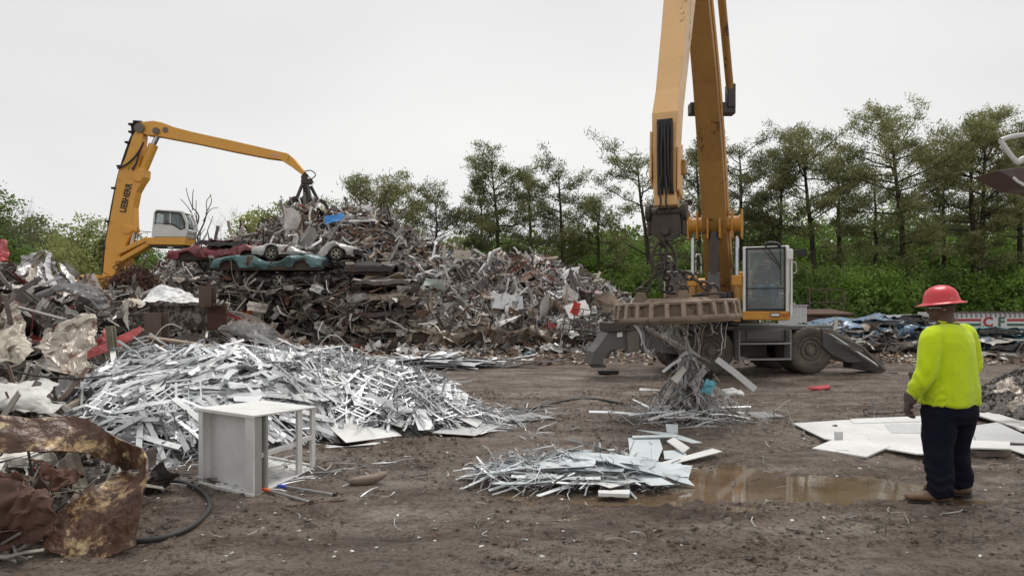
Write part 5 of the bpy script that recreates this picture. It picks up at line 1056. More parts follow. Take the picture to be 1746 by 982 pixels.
text('C', .58, .006, plain('letter_red', (.38, .03, .03)), tr, fm(-.42, -.04, TZ(549.5)), sx=1.1); text('F', .58, .006, plain('letter_green', (.04, .16, .09)), tr, fm(.16, -.04, TZ(549.5)), sx=1.15)
MB().add(box(1.6, 1.2, .75, 7.2, 1.0, .25)).build('chassis', m_dk, tr)
for x in (3.0, 4.2):
    MB().add(lathe([(.2, -.14), (.5, -.14), (.52, 0), (.5, .14), (.2, .14), (0, .12)], 24, 'y', (x, .2, .52))).build('wheel', m_blk, tr, smooth=2)
ct = thing('container', 'small white slatted container just right of the cab', 'container', (at(1358, 540, 34)[0], 34, 0))
mb = MB().add(box(0, .5, 1.05, 1.05, 1, 1.4))
for k in range(7): mb.add(box(-.45 + k * .15, -.02, 1.05, .03, .05, 1.38))
mb.build('body', plain('container_white', (.68, .70, .70)), ct); MB().add(box(0, .45, 1.78, 1.12, 1.1, .06)).build('lid', plain('container_lid', (.5, .5, .5)), ct); 
mb = MB(); [mb.add(box(x, .5, .18, .1, .9, .38)) for x in (-.4, .4)]; mb.build('skid', m_dk, ct)
sh = thing('shed', 'long low rust brown shed between the machine and the woods', 'shed', (at(1402, 540, 36)[0], 36, 0))
MB().add(box(0, 1.2, .6, 3.0, 2.2, 1.2)).build('wall', m_pb, sh); MB().add(prism([V(-1.7, -.1, 1.25), V(1.7, -.1, 1.25), V(1.7, 2.5, 1.5), V(-1.7, 2.5, 1.5)], V(0, 0, 0), V(0, 0, .09))).build('roof', m_rust, sh)
gt = thing('gate_frame', 'thin rust red gate frame standing among the pines', 'gate frame', (at(1412, 540, 40)[0], 40, 0)); mb = MB()
for x in (-1.1, -.1, .9): mb.add(box(x, 0, 1.4, .07, .07, 2.8))
for z in (1.3, 2.0, 2.75): mb.add(box(-.1, 0.02, z, 2.1, .05, .06))
mb.build('frame', m_pb, gt)
tag(MB().add(loft([V(3.2, 30, .9), V(5.5, 29.5, 1.5), V(8.5, 30, .9)], [V(3.2, 27.6, 0), V(5.5, 27.4, 0), V(8.5, 27.6, 0)], 40, 14, .12, 1.5, 3, .05)).build('soil_bank', paint('soil', (.06, .036, .025), .9, dirt=.5, ds=3, geo=True, bmp=1), smooth=True), 'dark brown soil bank right of the big heap', kind='structure')
# white bracket over a brown plate, reaching in at the right edge
wb = thing('loader_arm', 'white tube bracket over a brown plate reaching in at the right edge', 'loader arm', at(1860, 300, 9))
l = np.array(wb.location)
MB().add(sweep(smoothpath([at(1900, 225, 9), at(1760, 229, 9), at(1712, 237, 9), at(1710, 246, 9), at(1735, 277, 9), at(1745, 270, 9), at(1790, 262, 9)], 6) - l, .032, k=10)).build('bracket', plain('bracket_white', (.66, .66, .64), .35), wb, smooth=True)
MB().add(prism([at(1700, 291, 9) - l, at(1900, 262, 9) - l, at(1900, 330, 9.0) - l, at(1752, 318, 9) - l], V(0, 0, 0), V(0, .5, 0))).build('plate', paint('plate_brown', (.085, .05, .045), .5, dirt=.4), wb, bevel=.01)
MB().add(sweep(smoothpath([at(1728, 303, 8.95), at(1740, 312, 8.95), at(1765, 316, 8.95), at(1900, 300, 8.95)], 5) - l, .018, k=8)).build('bracket', plain('bracket_white', (0, 0, 0)), wb, smooth=True)
MB().add(beam(at(1900, 290, 9.2) - l, V(at(1900, 290, 9.2)[0], 9.2, 0) - l, .3, .3)).build('post', m_dk, wb, bevel=.01)

# ---------------------------------------------------------------- near material handler
mh = thing('material_handler', 'near yellow material handler on big wheels holding a round magnet', 'material handler', (6.1, 17.0, 0))
O = V(6.1, 17.0, 0)
def mb_(*gs):
    m = MB()
    for g in gs: addg(m, g)
    return m
def part(name, mat, *gs, parent=None, org=None, smooth=False, bevel=.012, kind=None):
    m = mb_(*gs); m.v = [q - (O if org is None else org) for q in m.v]
    o = m.build(name, mat, parent or mh, smooth=smooth, bevel=bevel)
    if parent is not None and parent is not mh: o.location = -Vector(parent.location) if parent.parent else (0, 0, 0)
    return o
# chassis frame: u along the machine, v away from the camera
ua = math.radians(9); U = V(math.cos(ua), math.sin(ua), 0); W_ = V(-math.sin(ua), math.cos(ua), 0)
WR = V(7.42, 16.75, 0); WL = WR - U * 2.62
C0 = (WR + WL) / 2 + W_ * 1.15
def cu(a, b_, z): return C0 + U * a + W_ * b_ + V(0, 0, z)
def ubox(a, b_, z, sa, sb, sz):
    v, f = box(0, 0, 0, sa, sb, sz); M = np.eye(4); M[:3, 0] = U; M[:3, 1] = W_; M[:3, 3] = cu(a, b_, z); return v @ M[:3, :3].T + M[:3, 3], f
part('chassis', m_gry, ubox(0, 0, .95, 4.3, 1.0, .5), ubox(0, 0, 1.16, 3.9, 2.2, .10), ubox(0, 0, .55, 1.2, .7, .3))
part('axle', m_dk, ubox(-1.31, 0, .6, .3, 2.0, .3), ubox(1.31, 0, .6, .3, 2.0, .3), bevel=0)
part('slew_ring', m_dk, lathe([(0, 1.2), (.75, 1.2), (.75, 1.42), (0, 1.42)], 32, 'z', cu(-.35, 0, 0)), smooth=2)
part('tool_box', m_gry, ubox(-.05, -1.08, .98, 1.25, .22, .30), ubox(0.02, -1.205, .99, .9, .02, .22))
stp = part('step', plain('step_grey', (.30, .29, .28)), ubox(-.02, -1.22, .78, 1.35, .3, .03), ubox(-.02, -1.22, .40, 1.35, .3, .03), ubox(-.69, -1.22, .75, .03, .28, .72), ubox(.65, -1.22, .75, .03, .28, .72), ubox(-.02, -1.36, .785, 1.35, .015, .045), ubox(-.02, -1.36, .405, 1.35, .015, .045), bevel=.004)
part('plank_load', plain('pale_load', (.45, .44, .42)), ubox(.1, -.95, 1.235, 1.3, .25, .035), ubox(-.1, -.8, 1.26, 1.1, .12, .03), bevel=.004)
# wheels with lugs
def tyre_geo(R0=.60, w=.36, k=96):
    prof = [(.33, -w / 2 + .02), (.36, -w / 2 - .0), (.46, -w / 2 - .02), (.54, -w / 2 - .01), (.575, -w / 2 + .02), (.60, -w / 2 + .06), (.60, -.05), (.585, 0), (.60, .05), (.60, w / 2 - .06), (.575, w / 2 - .02), (.54, w / 2 + .01), (.46, w / 2 + .02), (.36, w / 2), (.33, w / 2 - .02)]
    v, f = lathe(prof, k, 'y'); v = v.reshape(len(prof), k, 3); a = np.arange(k)
    for i, (r, z) in enumerate(prof):
        if r > .57 and abs(z) > .04:
            gro = ((a + (2 if z > 0 else 0)) % 4 == 0); s = np.where(gro, .955 if r > .58 else .98, 1.0); v[i, :, 0] *= s; v[i, :, 2] *= s
    return v.reshape(-1, 3), f
tg = tyre_geo()
t0 = MB().add(tg).build('tyre', m_tyre, smooth=2); r0 = MB().add(lathe([(.335, -.14), (.33, -.165), (.30, -.16), (.27, -.10), (.24, -.09), (.235, -.13), (.20, -.135), (.19, -.10), (.12, -.10), (.115, -.15), (.09, -.155), (.085, -.18), (0, -.185)], 40, 'y')).build('rim', m_rim, smooth=2)
nb = MB()
for k in range(10):
    a = k * math.pi / 5; nb.add(lathe([(0, -.125), (.014, -.125), (.014, -.09)], 6, 'y', (.155 * math.cos(a), 0, .155 * math.sin(a))))
n0 = nb.build('wheel_nut', m_chain)
for o_ in (t0, r0, n0): COL.objects.unlink(o_)
for (a, b_, flip) in ((-1.31, -1.0, 0), (1.31, -1.0, 0), (-1.31, -.62, 0), (1.31, -.62, 0), (-1.31, .62, 1), (1.31, .62, 1), (-1.31, 1.0, 1), (1.31, 1.0, 1)):
    w = bpy.data.objects.new('wheel', None); COL.objects.link(w); w.parent = mh; w.location = Vector(cu(a, b_, .60) - O); w.rotation_euler = (0, R.random() * 0 , ua + (math.pi if flip else 0)); w['label'] = None; del w['label']
    for s in (t0, r0) + ((n0,) if abs(b_) > .9 else ()):
        c = s.copy(); COL.objects.link(c); c.parent = w
# outrigger blade at the left end
def pp(pts, D, mat, name, dv, bevel=.015, **k):
    P_ = np.array([at(x, y, D) for x, y in pts]); return part(name, mat, prism(P_, V(0, 0, 0), np.asarray(dv, float)), bevel=bevel, **k)
pp([(1007, 622), (1012, 600), (1022, 588), (1036, 567), (1068, 562), (1110, 558), (1148, 566), (1172, 602), (1150, 604), (1118, 600), (1092, 597), (1064, 594), (1040, 598), (1030, 612), (1026, 622)], 15.9, m_gry, 'stabiliser', W_ * .65)
pp([(1038, 550), (1172, 548), (1172, 562), (1038, 566)], 15.8, m_dk, 'crossbeam', W_ * .75)
pp([(1007, 622), (1012, 600), (1022, 588), (1036, 567), (1110, 558), (1148, 566), (1172, 602), (1092, 597), (1064, 594), (1030, 612), (1026, 622)], 15.9, m_gry, 'stabiliser', V(0, 0, 0) + W_ * .3).location = Vector(W_ * 1.9 + U * .75)
pp([(1118, 556), (1140, 556), (1192, 604), (1186, 622), (1170, 618)], 15.75, m_rim, 'stabiliser_arm', W_ * .12)
pp([(1068, 566), (1088, 563), (1088, 600), (1070, 600)], 15.86, m_rim, 'hinge_plate', W_ * -.06, .005)
pp([(1052, 567), (1061, 566), (1061, 574), (1052, 575)], 15.86, plain('sticker_white', (.72, .72, .7)), 'sticker', W_ * -.01, 0)
part('hydraulic_cylinder', m_rim, bar(at(1100, 560, 15.5), at(1175, 600, 15.4), .07, 12), bar(at(1172, 598, 15.4), at(1210, 618, 15.4), .04, 10), smooth=2, bevel=0)
part('foot_plate', m_dk, box(*(at(1020, 624, 16.0) + V(0, .2, .0)), .35, .6, .05))
# outrigger at the right end: arm going down to a foot plate
pp([(1402, 560), (1418, 560), (1466, 588), (1464, 602), (1470, 618), (1446, 618), (1418, 604), (1404, 592)], 16.7, m_gry, 'stabiliser', W_ * .5)
pp([(1452, 596), (1476, 598), (1512, 632), (1500, 636), (1452, 628)], 16.9, m_dk, 'stabiliser', W_ * .35)
part('hydraulic_cylinder', m_chr, bar(at(1408, 566, 16.5), at(1496, 624, 16.7), .045, 10), smooth=2, bevel=0)
part('stabiliser_rail', m_rim, beam(at(1408, 562, 16.4), at(1470, 592, 16.4), .06, .06), beam(at(1470, 592, 16.4), at(1508, 630, 16.5), .06, .06), beam(at(1425, 582, 16.4), at(1470, 600, 16.4), .05, .05))
part('foot_plate', m_dk, box(*(at(1490, 637, 17.0) + V(.1, .1, .02)), .85, .5, .04))
part('stabiliser', m_gry, prism(np.array([at(1402, 560, 18.9), at(1466, 588, 18.9), at(1510, 622, 18.9), at(1446, 612, 18.9)]), V(0, 0, 0), W_ * .4))
# upper works: s along the boom heading, w to its right (as seen)
BP = V(4.9, 16.0, 0); Hd = nrm(V(-2.67, -6.3, 0)); Wd = V(-Hd[1], Hd[0], 0)
def su(s, w, z): return BP + Hd * s + Wd * w + V(0, 0, z)
def sbox(s, w, z, ss, sw, sz):
    v, f = box(0, 0, 0, ss, sw, sz); return v[:, :1] * Hd + v[:, 1:2] * Wd + V(0, 0, 1) * v[:, 2:] + su(s, w, z), f
part('turntable', m_gry, sbox(-1.3, 0, 1.62, 3.6, 2.3, .42), sbox(-.1, 0, 1.75, 1.0, .9, .5))
part('engine_hood', m_yel, sbox(-2.3, .75, 2.2, 1.8, 1.0, .75), sbox(-2.4, -.75, 2.05, 1.8, 1.0, .45), bevel=.05)
part('counterweight', m_yel, sbox(-3.5, 0, 2.0, .6, 2.4, 1.0), bevel=.12)
part('tank', m_gry, sbox(-.7, -.95, 2.15, .9, .62, .75), bevel=.03)
part('tank_lid', plain('lid_grey', (.42, .43, .43)), sbox(-.7, -.95, 2.545, .95, .7, .04), bevel=.01)
hr = []
for pts in ([su(-.2, -1.3, 1.9), su(-.2, -1.3, 2.75), su(-.35, -1.3, 2.9), su(-1.2, -1.3, 2.9), su(-1.3, -1.3, 2.0)], [su(-.2, -.55, 2.5), su(-.2, -.55, 2.8), su(-.3, -.55, 2.95), su(-1.1, -.55, 2.95), su(-1.15, -.55, 2.5)], [su(-.2, -1.3, 2.35), su(-1.25, -1.3, 2.35)]):
    hr.append(sweep(smoothpath(np.array(pts), 5), .018, k=6))
part('handrail', plain('rail_pale', (.5, .5, .48)), *hr, smooth=True, bevel=0)
# boom, box section in the s-z plane
def slab(pts, w0, w1, mat, name, bevel=.015, **k):
    P_ = np.array([su(s, 0, z) for s, z in pts]); return part(name, mat, prism(P_, Wd * w0, Wd * w1), bevel=bevel, **k)
boom_c = [(-.35, 1.8), (.02, 2.6), (.62, 3.7), (1.35, 5.0), (2.35, 6.4), (3.7, 7.8), (4.6, 8.75)]
def taper(path, wid, dep, mat, name, **k):
    P_ = np.array([su(s, 0, z) for s, z in path]); T = nrm(np.gradient(P_, axis=0)); Nn_ = np.cross(T, Wd)
    wid = np.interp(np.linspace(0, 1, len(path)), np.linspace(0, 1, len(wid)), wid); dep = np.interp(np.linspace(0, 1, len(path)), np.linspace(0, 1, len(dep)), dep)
    v = np.stack([P_ + Nn_ * (dep * a / 2)[:, None] + Wd * (wid * c / 2)[:, None] for a, c in ((1, 1), (1, -1), (-1, -1), (-1, 1))], 1).reshape(-1, 3)
    n = len(path); i = np.arange(n - 1)[:, None] * 4; j = np.arange(4)[None]; j2 = (j + 1) % 4
    g = (v, [np.stack([i + j, i + j2, i + 4 + j2, i + 4 + j], -1).reshape(-1, 4), np.array([3, 2, 1, 0]), np.arange(4) + 4 * (n - 1)])
    return part(name, mat, g, **k)
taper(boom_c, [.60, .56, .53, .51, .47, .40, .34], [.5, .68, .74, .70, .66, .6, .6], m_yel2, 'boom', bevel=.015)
stick_c = [(4.2, 9.0), (4.9, 8.1), (5.55, 6.9), (6.1, 5.75), (6.62, 4.7), (6.82, 4.35), (6.88, 3.9), (6.87, 3.1)]
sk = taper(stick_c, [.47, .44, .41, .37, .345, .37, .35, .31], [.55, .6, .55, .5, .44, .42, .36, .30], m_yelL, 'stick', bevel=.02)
# flat black plate stands for the dark of the hose recess, hoses over it
NF = V(*Hd)   # outer face looks along the heading
part('hose_recess_dark', m_blk, prism(np.array([su(7.03, -.10, 3.35), su(7.075, -.10, 4.30), su(7.075, .12, 4.30), su(7.03, .12, 3.35)]), V(0, 0, 0), NF * .03), bevel=.008)
hs_ = []
for k, x in enumerate((-.075, -.03, .02, .07, .105)):
    hs_.append(sweep(smoothpath(np.array([su(7.08, x, 4.28), su(7.12, x + .01 * math.sin(k * 2), 4.1), su(7.125, x - .02 * math.sin(k * 3), 3.85), su(7.10, x, 3.5), su(7.04, x * 1.1, 3.25)]), 5), .018, k=8))
for k, x in enumerate((-.04, .03)): hs_.append(sweep(smoothpath(np.array([su(7.12, x, 3.5), su(7.12, x * 1.5, 3.3), su(7.1, x, 3.12), su(7.06, x * 3, 3.0)]), 5), .014, k=8))
part('hose', m_blk, *hs_, smooth=True, bevel=0)
part('side_guard', m_yelL, prism(np.array([su(6.75, -.205, 4.2), su(7.06, -.205, 4.15), su(7.10, -.205, 3.5), su(6.9, -.205, 3.35), su(6.75, -.205, 3.6)]), V(0, 0, 0), Wd * .03), prism(np.array([su(6.75, .18, 4.0), su(7.08, .18, 3.9), su(7.08, .18, 3.3), su(6.75, .18, 3.2)]), V(0, 0, 0), Wd * .03), bevel=.006)
part('bracket', m_yel2, prism(np.array([su(6.8, .205, 3.75), su(6.9, .205, 3.75), su(6.9, .205, 3.55), su(6.8, .205, 3.55)]), V(0, 0, 0), Wd * .06), bevel=.006)
# yoke at the stick end
part('yoke', m_chain, sweep(np.array([su(6.87, -.26, 3.02), su(6.87, .27, 3.02)]), .065, k=14), prism(np.array([su(6.94, -.2, 2.98), su(6.94, .2, 2.98), su(6.94, .22, 2.72), su(6.94, .08, 2.6), su(6.94, -.08, 2.6), su(6.94, -.22, 2.72)]), -Hd * .07, Hd * .0),
     bar(su(6.87, -.29, 3.02), su(6.87, -.22, 3.02), .13, 16), bar(su(6.87, .22, 3.02), su(6.87, .29, 3.02), .13, 16), box(*su(6.87, -.245, 2.86), .07, .07, .34), box(*su(6.87, .245, 2.86), .07, .07, .34), bar(su(6.84, 0, 2.74), su(7.0, 0, 2.74), .06, 12), bevel=.01)
# boom ears and cylinders
zE = 3.55; sE = .72
part('cross_tube', m_yel, bar(su(sE, -.52, zE), su(sE, .52, zE), .17, 20), bar(su(sE, -.56, zE), su(sE, -.52, zE), .2, 20), bar(su(sE, .52, zE), su(sE, .56, zE), .2, 20), smooth=2, bevel=0)
ear = []
for w in (-.58, -.38, .38, .58): ear.append(prism(np.array([su(sE + x, w, zE + z) for x, z in ((-.12, .30), (.14, .30), (.22, 0), (.16, -.32), (-.02, -.36), (-.16, -.1))]), Wd * -.018, Wd * .018))
for w in (-.13, .13): ear.append(prism(np.array([su(sE + x, w, zE + z) for x, z in ((.0, .42), (.18, .38), (.34, 0), (.30, -.34), (.14, -.36), (.0, -.1))]), Wd * -.02, Wd * .02))
part('bracket', m_yel, *ear, bevel=.006)
for w in (-.48, .48):
    cy = part('hydraulic_cylinder', m_yel2, bar(su(.85, w, 1.35), su(.83, w, 2.2), .085, 14), smooth=2, bevel=0)
    part('rod', m_chr, bar(su(.83, w, 2.2), su(sE + .08, w, zE - .3), .045, 12), smooth=2, bevel=0)
    part('collar', m_yel, sbox(.83, w, 2.26, .2, .22, .24), bevel=.03)
cy = part('damper_housing', m_gry, prism(np.array([su(.98, -.13, 1.5), su(.98, .13, 1.5), su(1.0, .13, 2.45), su(1.0, -.13, 2.45)]), Hd * -.16, Hd * .02), bevel=.01)
part('damper_cylinder', m_dk, bar(su(.92, 0, 2.4), su(.90, 0, 3.35), .12, 18), smooth=2, bevel=0)
part('sticker', plain('sticker_white', (0, 0, 0)), prism(np.array([su(1.003, -.05, 1.92), su(1.003, .06, 1.92), su(1.003, .06, 2.05), su(1.003, -.05, 2.05)]), V(0, 0, 0), Hd * .022), prism(np.array([su(1.003, -.05, 1.75), su(1.003, .06, 1.75), su(1.003, .06, 1.88), su(1.003, -.05, 1.88)]), V(0, 0, 0), Hd * .022), bevel=0)
part('hose', m_blk, *[sweep(smoothpath(np.array([su(.9, w0, 1.5), su(1.1, w0 + .08, 1.75), su(1.05, w1, 2.0), su(.9, w1, 1.6)]), 6), .02, k=7) for w0, w1 in ((-.4, -.2), (-.3, -.25), (.2, .4), (.25, .33), (.18, .28))], smooth=True, bevel=0)
part('work_lamp', m_dk, box(*su(.6, -.62, 4.1), .16, .1, .11), box(*su(.6, .5, 4.15), .1, .1, .09), bevel=.01)
part('lamp_arm', m_dk, bar(su(.5, -.3, 4.1), su(.6, -.62, 4.1), .015, 6), bevel=0)
# pipe run on the boom side and the arm cylinder up top
part('pipe', m_yelL, *[sweep(smoothpath(np.array([su(s + o_, w_, z) for (s, z), w_ in zip(boom_c[1:6], (.295, .282, .27, .252, .22))]), 5), .022, k=6) for o_ in (-.15, .05)], bevel=0, smooth=True)
part('hydraulic_cylinder', m_yel2, bar(su(1.75, .42, 6.2), su(3.2, .32, 8.35), .08, 16), smooth=2, bevel=0)
part('cylinder_head', m_dk, bar(su(3.15, .32, 8.28), su(3.3, .32, 8.5), .11, 16), bevel=0, smooth=2)
part('rod', m_chr, bar(su(3.2, .32, 8.35), su(4.0, .28, 9.5), .05, 12), smooth=2, bevel=0)
part('bracket', m_dk, box(*su(1.85, .05, 5.85), .95, .25, .24), box(*su(1.75, .42, 6.1), .17, .22, .5), bevel=.02)
# cab
cs, cw = .80, 1.08; zc0, zc1 = 1.40, 3.0; hw = .475
cab = bpy.data.objects.new('cab', None); COL.objects.link(cab); cab.parent = mh
def cpart(name, mat, *gs, **k):
    o = part(name, mat, *gs, **k); o.parent = cab; return o
fr = cs + .05; bk = cs - 1.35
cpart('frame', m_wht, *[sbox((fr + bk) / 2, cw + s * (hw - .04), zc1 - .035, fr - bk, .09, .09) for s in (-1, 1)], sbox(fr - .03, cw, zc1 - .04, .09, 2 * hw, .08), sbox(bk + .25, cw, zc1 + .0, .45, 2 * hw - .1, .05),
      *[sbox(fr - .03, cw + s * (hw - .035), (zc0 + zc1) / 2, .08, .07, zc1 - zc0) for s in (-1, 1)], *[sbox(bk + .03, cw + s * (hw - .035), (zc0 + zc1) / 2, .09, .07, zc1 - zc0) for s in (-1, 1)],
      sbox(bk + .02, cw, 1.75, .05, 2 * hw, .5), sbox((fr + bk) / 2, cw + hw - .02, 1.75, fr - bk, .05, .5), sbox((fr + bk) / 2, cw - hw + .02, 1.75, fr - bk, .05, .5), sbox((fr + bk) / 2, cw, 1.56, fr - bk - .04, 2 * hw - .05, .04), bevel=.02)
cpart('skirt', m_yel, sbox((fr + bk) / 2 + .02, cw, 1.48, fr - bk + .02, 2 * hw + .02, .20), bevel=.03)
cpart('seal', m_blk, sbox(fr + .012, cw, 2.955, .02, 2 * hw - .13, .05), sbox(fr + .012, cw, 1.61, .02, 2 * hw - .13, .05), sbox(fr + .012, cw - hw + .085, 2.28, .02, .035, 1.35), sbox(fr + .012, cw + hw - .085, 2.28, .02, .035, 1.35), sbox(fr + .014, cw, 2.08, .02, 2 * hw - .16, .022), bevel=.004)
cpart('windscreen', m_glass, sbox(fr + .004, cw, 2.28, .006, 2 * hw - .15, 1.33), bevel=0)
cpart('side_window', m_glass, sbox((fr + bk) / 2, cw + hw - .03, 2.48, fr - bk - .15, .006, .95), sbox((fr + bk) / 2, cw - hw + .03, 2.48, fr - bk - .15, .006, .95), bevel=0)
cpart('roof_window', m_glass, sbox(fr - .45, cw, zc1 - .01, .85, 2 * hw - .15, .006), bevel=0)  # roof glass added to let daylight down onto the operator
cpart('rear_window', m_glass, sbox(bk + .02, cw, 2.48, .006, 2 * hw - .15, .9), bevel=0)
dr = cpart('door', m_wht, sbox(fr - .3, cw + hw + .05, 2.2, .75, .035, 1.45), bevel=.015)
cpart('door_handle', plain('rail_pale', (0, 0, 0)), sweep(smoothpath(np.array([su(fr - .05, cw + hw + .06, 2.4), su(fr - .05, cw + hw + .14, 2.42), su(fr - .05, cw + hw + .14, 2.62), su(fr - .05, cw + hw + .06, 2.64)]), 4), .014, k=6), sweep(smoothpath(np.array([su(fr - .05, cw + hw + .06, 1.55), su(fr - .05, cw + hw + .12, 1.58), su(fr - .05, cw + hw + .12, 1.72), su(fr - .05, cw + hw + .06, 1.75)]), 4), .014, k=6), smooth=True, bevel=0)
mi = []
cpart('mirror', m_blk, sbox(fr + .0, cw + hw + .26, 2.83, .08, .2, .16), bar(su(fr - .05, cw + hw - .02, 2.92), su(fr, cw + hw + .26, 2.86), .012, 6), bevel=.02)
cpart('mirror', m_wht, sbox(fr + .08, cw + hw + .02, 2.8, .07, .13, .22), bevel=.02)
cpart('wiper', m_blk, sweep(smoothpath(np.array([su(fr + .05, cw + .0, 3.0), su(fr + .06, cw + .12, 2.85), su(fr + .06, cw + .26, 2.62), su(fr + .05, cw + .30, 2.48)]), 4), .013, k=6), bar(su(fr + .05, cw + .30, 2.95), su(fr + .05, cw + .31, 2.15), .010, 6), sweep(smoothpath(np.array([su(fr + .06, cw - .05, 2.95), su(fr + .06, cw + .08, 2.78), su(fr + .06, cw + .27, 2.56)]), 4), .009, k=6), bevel=0)
cpart('wiper_motor', m_blk, sweep(smoothpath(np.array([su(fr + .05, cw - .02, 3.02), su(fr + .06, cw + .08, 3.06), su(fr + .06, cw + .24, 3.04), su(fr + .05, cw + .30, 2.98)]), 4), .045, .04, k=8), bevel=0, smooth=True)
cpart('lamp', plain('lamp_amber', (.5, .10, .02), .2), sbox(fr + .045, cw + hw - .08, 1.50, .03, .09, .07), bevel=.008)
cpart('number_plate', m_blk, sbox(fr + .045, cw + .2, 1.50, .02, .20, .09), bevel=.006)
cpart('number_plate_face', plain('sticker_white', (0, 0, 0)), sbox(fr + .058, cw + .2, 1.50, .006, .17, .055), bevel=0)
cpart('seat', plain('seat_dark', (.05, .05, .055), .7), sbox(bk + .5, cw, 1.95, .5, .48, .12), sbox(bk + .24, cw, 2.3, .12, .48, .7), bevel=.03)
cpart('console', plain('console_cream', (.46, .40, .30), .6), sbox(bk + .2, cw - .28, 2.55, .1, .12, .34), sbox(bk + .3, cw - .3, 2.15, .1, .1, .5), bevel=.02)
cpart('steering_wheel', m_blk, torus(su(fr - .32, cw, 2.25), .17, .014, 20, 6, ax=V(0, 0, 1) + Hd * .5), bar(su(fr - .32, cw, 2.25), su(fr - .2, cw, 1.7), .03, 8), bevel=0, smooth=True)
# ---------------------------------------------------------------- magnet and chains (hangs from the arm)
MC = V(2.36, 9.7, 0); mg_ = thing('scrap_magnet', 'round rusty lifting magnet hanging on chains below the near boom', 'magnet', (MC[0], MC[1], 1.45)); mg_.rotation_euler = (0, math.radians(-2.6), 0)
def mpart(name, mat, *gs, smooth=2, bevel=0):
    m = mb_(*gs); return m.build(name, mat, mg_, smooth=smooth, bevel=bevel)
prof = [(0, -.0), (.84, .0), (.87, .015), (.905, .04), (.91, .07), (.885, .10), (.82, .115), (.815, .235), (.865, .255), (.865, .285), (.84, .295), (.55, .30), (.50, .34), (.0, .34)]
v, f = lathe(prof, 120); 
for c in range(3): v[:, c] += .008 * fbm(v[:, 0] * 9, v[:, 1] * 9, v[:, 2] * 9, 70 + c, 3)
mpart('disc', m_mag, (v, f))
ribs = []
for k in range(26):
    a = k * 2 * math.pi / 26; c_, s_ = math.cos(a), math.sin(a); d = V(c_, s_, 0); t = V(-s_, c_, 0)
    ribs.append(prism(np.array([d * .80 + V(0, 0, .285), d * .872 + V(0, 0, .27), d * .885 + V(0, 0, .22), d * .905 + V(0, 0, .08), d * .80 + V(0, 0, .08)]), -t * .03, t * .03))
for g_r in ribs: mpart('rib', m_lip, g_r, smooth=False, bevel=.006)
lug = []
feet = [(-.52, -.12), (.45, -.25), (.05, .5)]
for x, y in feet + [(.0, -.42)]:
    for o_ in (-.05, .05): lug.append(prism(np.array([V(x - .1, y + o_, .28), V(x + .1, y + o_, .28), V(x + .06, y + o_, .44), V(x - .06, y + o_, .44)]), V(0, -.018, 0), V(0, .018, 0)))
for g_l in lug: mpart('lug', m_mag, g_l, smooth=False, bevel=.008)
part_top = V(-.125, .0, .80)  # chain apex, local
top_l = V(*(su(6.9, 0, 2.68))) - V(MC[0], MC[1], 1.45)
def chain(p, q, lr=.06, wr=.016):
    L = np.linalg.norm(q - p); n = max(2, int(L / (lr * 1.75))); d = nrm(q - p); s1 = nrm(np.cross(d, V(.3, 1, .1))); s2 = np.cross(d, s1); out = []
    for i in range(n):
        c = p + (q - p) * (i + .5) / n; ax = s1 if i % 2 else s2; out.append(torus(c, lr * .62, wr, 14, 6, 1.75, ax, d))
    return out
ring = V(top_l[0], top_l[1], .98 - .12)
mpart('shackle', m_chain, torus(ring + V(-.06, 0, .10), .10, .028, 20, 8, 1.9, V(0, 1, 0), V(.28, 0, 1)), torus(ring + V(.07, .02, .10), .10, .028, 20, 8, 1.9, V(0, 1, 0), V(-.28, .0, 1)), bar(ring + V(-.14, 0, .12), ring + V(.14, 0, .12), .02, 8), torus(ring + V(.0, 0, .31), .05, .024, 16, 8, 1.6, V(1, 0, 0), V(0, 0, 1)))
mpart('chain', m_chain, *chain(ring + V(-.03, 0, -.02), V(-.48, -.12, .46), .075, .02))
mpart('chain', m_chain, *chain(ring + V(.05, 0, -.02), V(.43, -.25, .46), .075, .02))
mpart('chain', m_chain, *chain(ring + V(.0, .03, -.02), V(.05, .5, .46), .075, .02))
mpart('chain', m_chain, *chain(ring + V(.03, -.03, .0), V(.02, -.42, .46), .065, .016))
for g_l in (torus((-.5, -.12, .44), .07, .02, 14, 6, 1.2, V(0, 1, 0), V(1, 0, 0)), torus((.47, -.25, .44), .07, .02, 14, 6, 1.2, V(0, 1, 0), V(1, 0, 0)), torus((.02, -.42, .44), .06, .02, 14, 6, 1.2, V(0, 1, 0), V(0, 0, 1))): mpart('shackle', m_chain, g_l)
mpart('cable', m_blk, sweep(smoothpath(np.array([ring + V(.05, -.05, -.05), ring + V(-.1, -.1, -.22), V(-.27, -.35, .60), V(-.30, -.4, .48), V(-.2, -.4, .42), V(-.05, -.3, .40)]), 6), .018, k=8), sweep(smoothpath(np.array([V(.15, -.35, .36), V(.4, -.5, .38), V(.6, -.35, .37), V(.65, -.1, .34)]), 6), .016, k=8))
